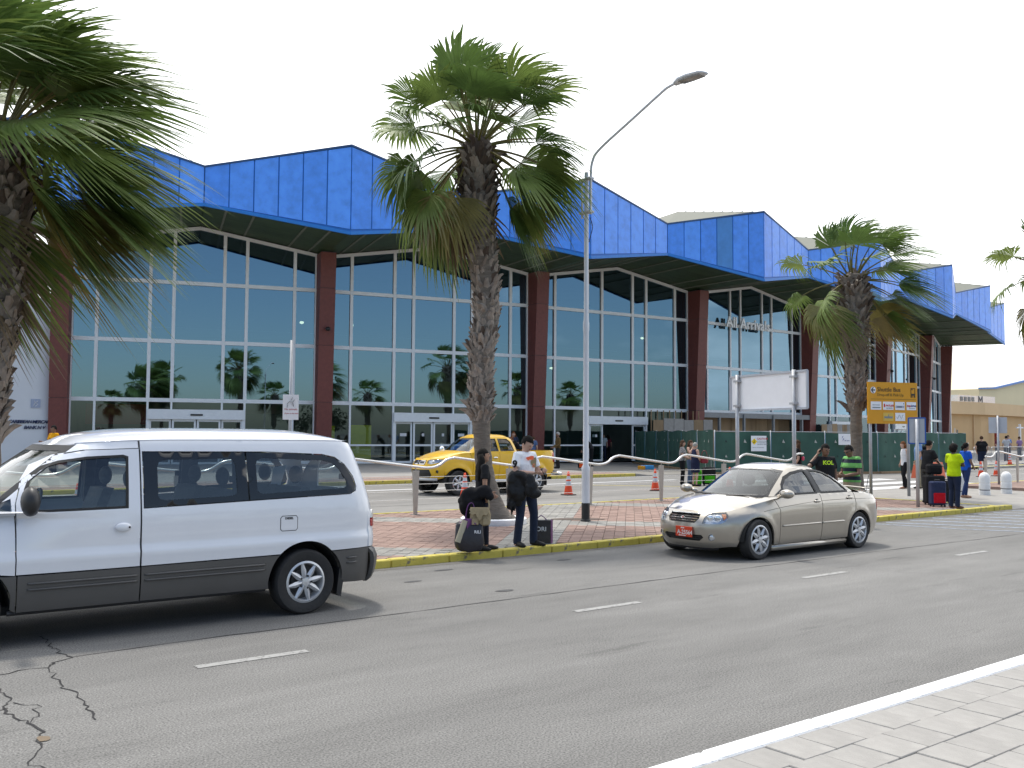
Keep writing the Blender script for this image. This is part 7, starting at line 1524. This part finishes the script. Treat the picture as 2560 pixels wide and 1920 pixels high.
# --- man in white T-shirt on the kerb
ml = V3((9.17, 11.44, .105)); mf = (CT * .72 + CR * .69).normalized(); rz = facing(mf)
M_TEE = cloth('white_tee', (.80, .81, .84), var=.06)
def tee_print(t, J, k, H_):
    ch = J['che']; 
    for (dx, dz, rx, rz_, m) in ((-.02, .10, .085, .030, pm('print_orange', srgb(225, 95, 55), .7)), (-.07, .085, .03, .02, pm('print_orange', srgb(225, 95, 55), .7)), (.055, .03, .065, .075, pm('print_olive', srgb(125, 115, 85), .7)), (.05, -.02, .03, .03, pm('print_orange', srgb(225, 95, 55), .7)), (.06, .065, .03, .02, pm('print_olive', srgb(125, 115, 85), .7))):
        n = 20; v = [];
        for i in range(n + 1):
            a = 2 * math.pi * i / n; q = (1 + .18 * math.sin(3 * a + dx * 90)) if i < n else 0; x = dx + rx * q * math.cos(a); z = dz + rz_ * q * math.sin(a); y = -.131 + .35 * x * x * 2.2; v.append(ch + V3((x * k, (y - .003) * k - .004 * abs(dz), z * k)))
        MB().add(v, [(n, i, (i + 1) % n) for i in range(n)]).build('shirt_print', m, t)
    S_, E_ = J['shR'], J['elR']; v, f = text_mesh('9', .15, .004, bold=.006); c = S_.lerp(E_, .42) + V3((-.058, -.045, -.05)) * k; ax = V3((.62, -.78, 0)); MB().add([c + ax * (p[0] - .04) + V3((0, 0, p[2] - .02)) + V3((-.78, -.62, 0)) * (.016 - p[1]) for p in v], f).build('shirt_number', BLACKC, t)
man = person('man in white printed T-shirt looking at his phone on the yellow kerb', ml, rz, 1.70,
    dict(hed=(0, -.05, 1.585), nek=(0, .0, 1.455), elR=(-.245, -.02, 1.15), wrR=(-.06, -.25, 1.14), elL=(.235, -.06, 1.14), wrL=(.11, -.28, 1.13), hipL=(.09, 0, .92), knL=(.15, -.05, .50), anL=(.17, -.02, .085), knR=(-.10, .0, .50), anR=(-.13, .04, .085), toL=(.21, -.18, .03), toR=(-.16, -.12, .03), fdR=(.8, -.5, .1), pnR=(.2, .2, .9), cuR=(.8, 0, 0), fdL=(-.3, -.8, .25), pnL=(-.4, 0, .8), cuL=(.75, 0, 0)), 'light', 'black', 'short', M_TEE, 'short', DENIM, 'long', bw=1.02, near=True, head=(6, 26), extra=tee_print)
AtM = lambda lat, tow, z: tuple(ml + CR * lat + CT * tow + V3((0, 0, z - .105)))
ph_ = wthing('mobile_phone', 'dark mobile phone in the hands of the man in white', 'phone', AtM(.3, .2, 1.2)); OFF.pop(ph_.name)
k_ = 1.70 / 1.72; wr = Matrix.Rotation(rz, 3, 'Z') @ (V3((.075, -.335, 1.165)) * k_) + ml; ph_.location = wr; ph_.rotation_euler = (R(-35), 0, rz); MB().cbox(-.033, .033, -.006, .006, -.06, .06, .004).build('case', M_BLACK, ph_)
jk = wthing('leather_jacket', 'black leather jacket hanging over the forearms of the man in white', 'jacket', AtM(-.1, .25, .7)); OFF.pop(jk.name); jk.location = (0, 0, 0)
blob('jacket_body', jk, LEATHER, [(AtM(-0.08, 0.20, 1.20), (.13, .08, .08)), (AtM(-0.18, 0.18, 1.13), (.10, .08, .13)), (AtM(-0.20, 0.18, 0.98), (.09, .075, .16)), (AtM(-0.10, 0.20, 1.01), (.10, .07, .18)), (AtM(-0.21, 0.17, 0.81), (.075, .06, .14)), (AtM(-0.11, 0.20, 0.85), (.07, .05, .12)), (AtM(-0.03, 0.21, 0.95), (.06, .05, .14)), (AtM(0.00, 0.22, 1.13), (.09, .07, .10))], .011, 5, .030, 8, 2); blob('jacket_sleeve', jk, LEATHER, [(AtM(0.07, 0.26, 1.13), (.085, .06, .09)), (AtM(0.11, 0.26, 1.02), (.085, .06, .11)), (AtM(0.15, 0.26, 0.92), (.095, .055, .07)), (AtM(0.04, 0.26, 1.00), (.05, .05, .12))], .011, 8, .025, 9, 2); drape('jacket_hem', jk, LEATHER, AtM(-0.21, 0.18, 0.79), AtM(-0.21, 0.17, 0.66), .075, .045, 14, fold=.02)
b2 = wthing('shopping_bag', 'black and purple shopping bag standing behind the legs of the man in white', 'bag', (9.62, 11.62, .105)); OFF.pop(b2.name); b2.location = (0, 0, 0)
bc = V3((9.66, 11.64, .105)); mb = MB(); s0 = CR * .15; q0 = CT * .06; mb.prism([bc - s0 - q0, bc + s0 - q0, bc + s0 + q0, bc - s0 + q0], V3((0, 0, .36))); mb.build('body', M_BAG, b2); mb = MB(); mb.prism([bc + s0 * 1.02 - q0 * 1.03, bc + s0 * 1.25 - q0 * .2, bc + s0 * 1.02 + q0 * 1.03], V3((0, 0, .36))); mb.build('gusset', M_PUR, b2)
MB().tube(spline([tuple(bc - s0 * .5 + V3((0, 0, .36))), tuple(bc + V3((0, 0, .43))), tuple(bc + s0 * .6 + V3((0, 0, .36)))], 6), .007, 6).build('handle', M_PUR, b2)
v, f = text_mesh('ORI', .10, .003); MB().add([bc + q0 * 1.06 - s0 * .55 + CR * p[0] + V3((0, 0, .19 + p[2])) - CT * p[1] for p in v], f).build('lettering', M_SIGNW, b2)
# --- pair behind the sedan
def kol(t, J, k, H_):
    v, f = text_mesh('KOL', .11, .003, bold=.004); ch = J['che']; MB().add([ch + V3((p[0] - .11, -.150 - p[1] + 1.1 * (p[0] - .11) ** 2, .035 + p[2])) for p in v], f).build('shirt_print', pm('print_lime', srgb(200, 235, 40), .6), t)
def phone_in(J, s, t):
    pass
ph_man = person('stout man in black T-shirt phoning behind the sedan', (16.53, 11.09, 0), facing(CT * .95 + CR * .1), 1.66, dict(elR=(-.42, -.10, 1.24), wrR=(-.165, .0, 1.50), fdR=(.30, .0, 1), pnR=(1, 0, 0), cuR=(.25, 0, 0), hed=(.0, -.03, 1.60)), 'brown', 'black', 'short', cloth('black_tee', (.016, .016, .018)), 'short', DENIM, bw=1.22, near=True, head=(8, 8), extra=kol)
pp = wthing('mobile_phone', 'mobile phone held to the ear of the man in black', 'phone', (16.4, 11.0, 1.5)); OFF.pop(pp.name); q_ = Matrix.Rotation(facing(CT * .95 + CR * .1), 3, 'Z') @ V3((-.105, -.01, 1.53)); pp.location = V3((16.53, 11.09, 0)) + q_; pp.rotation_euler = (0, R(12), facing(CT) + .4); MB().cbox(-.007, .007, -.028, .028, -.06, .06, .004).build('case', M_BLACK, pp)
def stripes(name, a, b, per=.17, off=0.0):
    if name in MATS: return MATS[name]
    m = pm(name, a, .85, var=.1, scale=9, bump=.4, bscale=14); t = m.node_tree; l = t.links.new; p = t.nodes['Principled BSDF']; tc = node(t, 'ShaderNodeTexCoord'); sx = node(t, 'ShaderNodeSeparateXYZ'); l(tc.outputs['Object'], sx.inputs['Vector'])
    mm = node(t, 'ShaderNodeMath', operation='MULTIPLY_ADD'); mm.inputs[1].default_value = 1 / per; mm.inputs[2].default_value = off; l(sx.outputs['Z'], mm.inputs[0]); fr_ = node(t, 'ShaderNodeMath', operation='FRACT'); l(mm.outputs['Value'], fr_.inputs[0]); gt = node(t, 'ShaderNodeMath', operation='GREATER_THAN'); gt.inputs[1].default_value = .55; l(fr_.outputs['Value'], gt.inputs[0])
    src = p.inputs['Base Color'].links[0].from_socket; mx = node(t, 'ShaderNodeMix', data_type='RGBA'); l(gt.outputs['Value'], mx.inputs['Factor']); l(src, mx.inputs['A']); mx.inputs['B'].default_value = (*b, 1); l(mx.outputs['Result'], p.inputs['Base Color']); return m
def shades(t, J, k, H_):
    mb = MB(); mb.ball(H_((-.032, -.094, .008)), (.024, .008, .018), 10, 6); mb.ball(H_((.032, -.094, .008)), (.024, .008, .018), 10, 6); mb.tube([H_((-.06, -.085, .015)), H_((.06, -.085, .015))], .004, 5); mb.tube([H_((.06, -.085, .015)), H_((.083, .01, .012))], .004, 5); mb.tube([H_((-.06, -.085, .015)), H_((-.083, .01, .012))], .004, 5); mb.build('glasses', M_BLACK, t)
person('man in green and navy striped polo shirt behind the sedan boot', (17.22, 10.94, 0), facing(CR * -.92 + CT * .42), 1.66, dict(hed=(0, -.07, 1.575), nek=(0, -.02, 1.45), elL=(.235, -.03, 1.12), wrL=(.09, -.27, 1.07), elR=(-.235, -.03, 1.12), wrR=(-.09, -.27, 1.07)), 'brown', 'black', 'bald', stripes('polo_stripes', srgb(105, 168, 88), (.012, .018, .035)), 'short', KHAKI, bw=1.2, near=True, head=(0, 20), extra=shades)
# --- group by the luggage at the right end of the island
CAMO = cloth('camouflage', (.05, .052, .05), var=.9, scale=11)
person('man in black T-shirt and camouflage shorts leaning on luggage', (23.7, 12.87, .1), facing(CR * .9 + CT * -.35), 1.62, dict(che=(0, -.05, 1.27), nek=(0, -.06, 1.45), hed=(0, -.09, 1.60), shL=(.175, -.05, 1.40), shR=(-.175, -.05, 1.40), elR=(-.22, -.16, 1.14), wrR=(-.14, -.38, 1.03), elL=(.22, -.16, 1.14), wrL=(.12, -.38, 1.03), fdR=(.2, -1, -.1), fdL=(-.2, -1, -.1), cuR=(.7, 0, 0), cuL=(.7, 0, 0)), 'tan', 'black', 'short', cloth('black_tee', (.016, .016, .018)), 'short', CAMO, 'shorts', bw=1.05, head=(0, 4))
person('woman in lime green T-shirt with crossed arms on the kerb', (22.4, 11.49, .105), facing(CR * .85 + CT * -.45), 1.54, dict(elR=(-.25, -.06, 1.14), wrR=(-.03, -.22, 1.16), elL=(.25, -.06, 1.14), wrL=(.02, -.20, 1.18), fdR=(1, -.1, .1), fdL=(-1, -.1, .1)), 'dark', 'black', 'curly', cloth('lime', srgb(178, 205, 20)), 'short', NAVY, 'long', shoe=cloth('shoe_brown', (.14, .07, .05)), bw=1.14, head=(0, 0), hem=.86)
def shades_up(t, J, k, H_):
    mb = MB(); mb.ball(H_((-.035, -.055, .105)), (.022, .012, .014)); mb.ball(H_((.035, -.055, .105)), (.022, .012, .014)); mb.tube([H_((-.06, -.05, .10)), H_((.06, -.05, .10))], .004, 5); mb.build('glasses', M_CHROME, t, smooth=True)
person('woman in blue shirt and jeans with sunglasses on her hair', (28.0, 14.0, .004), facing(CR * .95 + CT * -.2), 1.64, dict(elR=(-.22, -.01, 1.13), wrR=(-.17, -.14, .97), elL=(.22, -.01, 1.13), wrL=(.14, -.16, 1.0), knR=(-.09, .06, .50), anR=(-.09, .20, .10), knL=(.09, -.08, .50), anL=(.09, -.05, .085)), 'brown', 'black', 'tail', cloth('royal_blue', srgb(30, 85, 185)), 'short', cloth('blue_jeans', (.022, .04, .115)), 'slim', shoe=cloth('shoe_tan', (.3, .17, .11)), bw=1.03, extra=shades_up, hem=.86)
person('woman in white sleeveless top walking past the yellow sign', (31.2, 17.75, .003), facing(CR * -.95 + CT * .1), 1.64, dict(hed=(0, -.06, 1.60), nek=(0, -.03, 1.455), elL=(.22, .03, 1.13), wrL=(.22, .05, .90), knL=(.09, -.10, .51), anL=(.09, -.06, .085), knR=(-.09, -.02, .50), anR=(-.09, .16, .09)), 'light', 'red', 'bob', cloth('white_top', (.62, .62, .64)), 'none', BLACKC, 'long', shoe=cloth('shoe_tan', (.3, .17, .11)), hem=.84)
bp_ = person('white-haired man in blue shirt with black backpack behind the sign post', (31.75, 17.55, .003), facing(CR * -.9 + CT * -.2), 1.83, dict(knR=(-.09, .05, .5), anR=(-.09, .14, .09)), 'light', 'white', 'bob', cloth('pale_blue', srgb(115, 145, 190)), 'short', KHAKI, 'long')
def thing_local(name, label, cat, loc, rz=0.0, group=None): return thing(name, label, cat, loc, rz, group)
pk_ = thing('backpack', 'black backpack on the back of the white-haired man', 'backpack', V3((31.75, 17.55, .003)) + (CR * .9 + CT * .2).normalized() * .20, facing(CR * -.9 + CT * -.2)); MB().cbox(-.17, .17, -.05, .17, 1.02, 1.50, .05).build('body', BLACKC, pk_); MB().cbox(-.12, .12, .17, .23, 1.06, 1.28, .03).build('pocket', BLACKC, pk_)
def suitcase(label, loc, rz, w, d, h, m, name='suitcase', handle=True, accent=None):
    t = thing(name, label, 'suitcase', loc, rz, 'luggage'); MB().cbox(-w / 2, w / 2, -d / 2, d / 2, .045, h, .035).build('shell', m, t)
    for sx in (-1, 1):
        for sy in (-1, 1): MB().lathe([(.028, -.015), (.03, 0), (.028, .015)], 10, (sx * w * .38, sy * d * .35, .028), 'X').build('wheel', M_BLACKP, t)
    MB().cbox(-w * .4, w * .4, -d / 2 - .02, -d / 2 + .01, h * .15, h * .55, .015).build('pocket', accent or m, t)
    if handle: MB().tube([(-.10, d * .35, h), (-.10, d * .35, h + .28), (.10, d * .35, h + .28), (.10, d * .35, h)], .010, 6).build('handle', M_GALV, t)
    MB().tube([(-.07, 0, h), (-.06, 0, h + .035), (.06, 0, h + .035), (.07, 0, h)], .011, 6).build('grip', M_BLACKP, t)
    return t
fr_ = facing(CT)
suitcase('red and blue trolley case beside the woman in lime green', (22.75, 12.1, .1), fr_, .36, .24, .62, cloth('case_navy', (.03, .04, .09)), handle=False, accent=cloth('case_red', srgb(190, 25, 40)))
suitcase('large black suitcase between the camouflage man and the red case', (23.25, 12.45, .1), fr_, .48, .28, .74, cloth('case_black', (.018, .018, .02)), handle=False)
b3 = thing('duffel_bag', 'black shoulder bag resting on top of the large suitcase', 'bag', V3((23.35, 12.5, .86)), fr_); MB().cbox(-.19, .19, -.11, .11, 0, .27, .05).build('body', cloth('case_black', (.018, .018, .02)), b3); MB().tube(spline([(-.16, 0, .25), (-.05, -.05, .36), (.08, -.02, .34), (.16, 0, .25)], 5), .012, 6).build('strap', BLACKC, b3); MB().cbox(-.13, .13, -.135, -.11, .05, .18, .01).build('pocket', BLACKC, b3)
suitcase('black suitcase standing by the long dark trousers of the woman in lime', (24.05, 12.55, .1), fr_ + .3, .42, .26, .58, cloth('case_black', (.018, .018, .02)), handle=False)
# --- three women in front of the fence
PAT = cloth('grey_pattern', (.24, .23, .23), var=.7, scale=22)
person('brown-haired woman in grey patterned top, leftmost of the three by the fence', (26.4, 23.7, 0), facing(CR * .85 + CT * .3), 1.62, dict(elR=(-.22, -.05, 1.13), wrR=(-.08, -.2, 1.05), elL=(.22, -.05, 1.13), wrL=(.08, -.2, 1.05)), 'light', 'brown', 'bob', PAT, 'short', BLACKC, 'long', bw=1.12)
def sash(t, J, k, H_): MB().tube([J['shL'] + V3((0, -.05, .02)), J['che'] + V3((0, -.145, 0)), J['hipR'] + V3((-.06, -.10, .02))], .014, 6).build('strap', pm('strap_red', srgb(140, 30, 45), .7), t)
person('grey-haired woman in navy dress, in the middle of the three by the fence', (25.95, 22.7, 0), facing(CR * .8 + CT * -.4), 1.55, dict(elR=(-.23, .0, 1.13), wrR=(-.14, -.14, 1.0)), 'light', 'grey', 'short', cloth('navy_dress', (.016, .02, .05)), 'none', cloth('navy_dress', (.016, .02, .05)), 'skirt', bw=1.18, extra=sash)
hb_ = thing('handbag', 'dark red shoulder bag of the woman in the navy dress', 'bag', (26.15, 22.45, .82), fr_); MB().cbox(-.14, .14, -.06, .06, 0, .2, .04).build('body', pm('bag_red', srgb(130, 25, 40), .5), hb_); MB().tube(spline([(-.12, 0, .19), (-.05, 0, .42), (.06, 0, .42), (.12, 0, .19)], 5), .009, 6).build('strap', MATS['bag_red'], hb_)
person('woman with her hand to her face, rightmost of the three by the fence', (27.0, 23.85, 0), facing(CT * .6 + CR * .7), 1.62, dict(elR=(-.25, -.12, 1.2), wrR=(-.05, -.16, 1.47), fdR=(.2, .2, 1)), 'light', 'brown', 'bob', cloth('olive_red', (.15, .13, .09), var=.6, scale=14), 'none', cloth('blue_grey', (.10, .14, .22)), 'long', bw=1.05)
suitcase('black suitcase with bright green straps beside the navy dress', (26.75, 22.75, 0), fr_, .46, .26, .66, cloth('case_black', (.018, .018, .02)), accent=cloth('case_green', srgb(70, 170, 30)))
suitcase('small lime green case half hidden by the black suitcase', (26.35, 22.95, 0), fr_, .30, .22, .55, cloth('case_green', srgb(70, 170, 30)), handle=False)
def pinkbag(t, J, k, H_): MB().cbox(-.10, .14, .12, .2, 1.05, 1.18, .03).build('bag', pm('bag_pink', srgb(205, 60, 95), .5), t); MB().tube([J['shR'] + V3((.03, 0, .02)), J['che'] + V3((0, .12, -.08))], .012, 6).build('strap', pm('strap_cream', (.6, .55, .45), .7), t)
person('long-haired woman in black with a pink bag walking behind the railing', (25.3, 17.95, .0), facing(CR * -.85 + CT * -.3), 1.68, dict(knR=(-.09, .06, .5), anR=(-.09, .2, .1), wrL=(.23, -.1, .9)), 'light', 'brown', 'long', BLACKC, 'short', BLACKC, 'long', extra=pinkbag)
# --- travellers by the terminal doors
person('bald man in brown shirt behind the pickup tailgate', (31.2, 36.3, .1), facing(CR * -.9 + CT * .2), 1.82, dict(wrL=(.18, -.22, 1.0), wrR=(-.18, -.22, 1.0)), 'brown', 'grey', 'bald', cloth('brown_shirt', (.12, .075, .03)), 'long', cloth('dark_trousers', (.03, .028, .025)), 'long', vox=.02)
person('smiling woman in dark navy top near the brown column', (30.0, 38.4, .1), facing(CT), 1.82, None, 'light', 'red', 'bob', NAVY, 'short', NAVY, 'long', vox=.02)
bend = dict(wai=(0, -.04, 1.07), che=(0, -.16, 1.20), nek=(0, -.30, 1.33), hed=(0, -.38, 1.42), shL=(.17, -.24, 1.31), shR=(-.17, -.24, 1.31), elL=(.20, -.35, 1.06), elR=(-.20, -.35, 1.06), wrL=(.16, -.46, .86), wrR=(-.16, -.46, .86))
person('person in grey-blue shirt bending over luggage by the column', (30.4, 37.3, .1), facing(CR * .2 + CT * -.9), 1.62, dict(hed=(0, -.12, 1.56)), 'light', 'brown', 'short', cloth('slate_blue', srgb(85, 105, 140)), 'short', NAVY, 'long', vox=.02)
person('red-haired person in black top leaning behind the pickup bed', (28.6, 36.2, .1), facing(CR * -.8 + CT * .3), 1.75, bend, 'light', 'red', 'short', BLACKC, 'short', BLACKC, 'long', vox=.02)
person('person in dark clothes stooping over bags near the open door', (33.4, 36.2, .1), facing(CR * -.9 + CT * .2), 1.75, bend, 'tan', 'black', 'short', cloth('charcoal', (.03, .03, .033)), 'long', BLACKC, 'long', vox=.02)
for i, (x, y, lab) in enumerate(((32.6, 35.6, 'black travel case at the feet of the stooping person'), (32.0, 35.3, 'dark case with orange tag left of the stooping person'))): suitcase(lab, (x, y, .1), fr_, .5, .3, .45, cloth('case_black', (.018, .018, .02)), handle=False, accent=cloth('tag_orange', srgb(230, 90, 40)) if i else None)
person('man in mustard yellow shirt with a shoulder strap by the bank wall', (8.35, 38.8, .12), facing(CT * .8 + CR * -.5), 1.90, dict(elR=(-.26, -.05, 1.14), wrR=(-.32, -.2, 1.16)), 'brown', 'black', 'short', cloth('mustard', srgb(215, 150, 10)), 'short', cloth('dark_trousers', (.03, .028, .025)), 'long', vox=.02, bw=1.1, extra=lambda t, J, k, H_: MB().tube([J['shR'] + V3((.06, -.04, .06)), J['che'] + V3((.02, -.15, 0)), J['hipL'] + V3((.06, -.12, .03))], .016, 6).build('strap', BLACKC, t))
person('woman in orange and green top near the left column', (9.95, 38.9, .12), facing(CR * .5 + CT * -.8), 1.84, None, 'tan', 'black', 'tail', stripes('top_orange', srgb(225, 90, 60), srgb(70, 150, 130), .3, .2), 'none', BLACKC, 'long', vox=.02)
person('man in pale checked shirt standing inside the open terminal door', tuple(cp(2.46, -.9, .1)), facing(CT), 1.75, None, 'light', 'brown', 'short', cloth('pale_check', (.4, .44, .45)), 'short', NAVY, 'long', vox=.022)
person('woman in maroon just inside the open terminal door', tuple(cp(2.53, -1.6, .1)), facing(CT * -1), 1.68, None, 'tan', 'black', 'bob', cloth('maroon', (.12, .02, .03)), 'short', BLACKC, 'long', vox=.022)
# --- distant queue at the right
person('heavy man in black T-shirt seen from behind at the far right', (52.8, 25.5, .0), facing(CT * -1 + CR * .2), 1.86, dict(elL=(.30, .02, 1.14), elR=(-.30, .02, 1.14)), 'light', 'brown', 'bald', BLACKC, 'short', NAVY, 'shorts', bw=1.45, vox=.024)
for i, (x, y, tc_, hc_, lab) in enumerate(((66.0, 30.8, (.10, .02, .035), 'red', 'woman in dark red top in the distant queue'), (67.5, 30.9, (.45, .46, .48), 'black', 'person in white shirt with dark backpack in the distant queue'), (69.3, 31.6, srgb(90, 125, 185), 'black', 'tall person in light blue shirt in the distant queue'), (70.6, 31.4, srgb(135, 110, 150), 'brown', 'person in mauve checked shirt in the distant queue'), (72.6, 31.2, srgb(40, 80, 165), 'grey', 'person in strong blue shirt in the distant queue'), (73.8, 31.6, srgb(55, 85, 160), 'brown', 'rightmost person in blue in the distant queue'))):
    person(lab, (x, y, .1), facing(CR * (.6 - .3 * i) + CT * (-1) ** i), 1.75 + .04 * (i % 3), dict(elR=(-.25, -.05, 1.14), wrR=(-.2, -.18, 1.0)), 'light', hc_, 'short' if i else 'long', cloth('queue%d' % i, tc_), 'short', NAVY, 'long', vox=.028, group='people queueing at the far right')
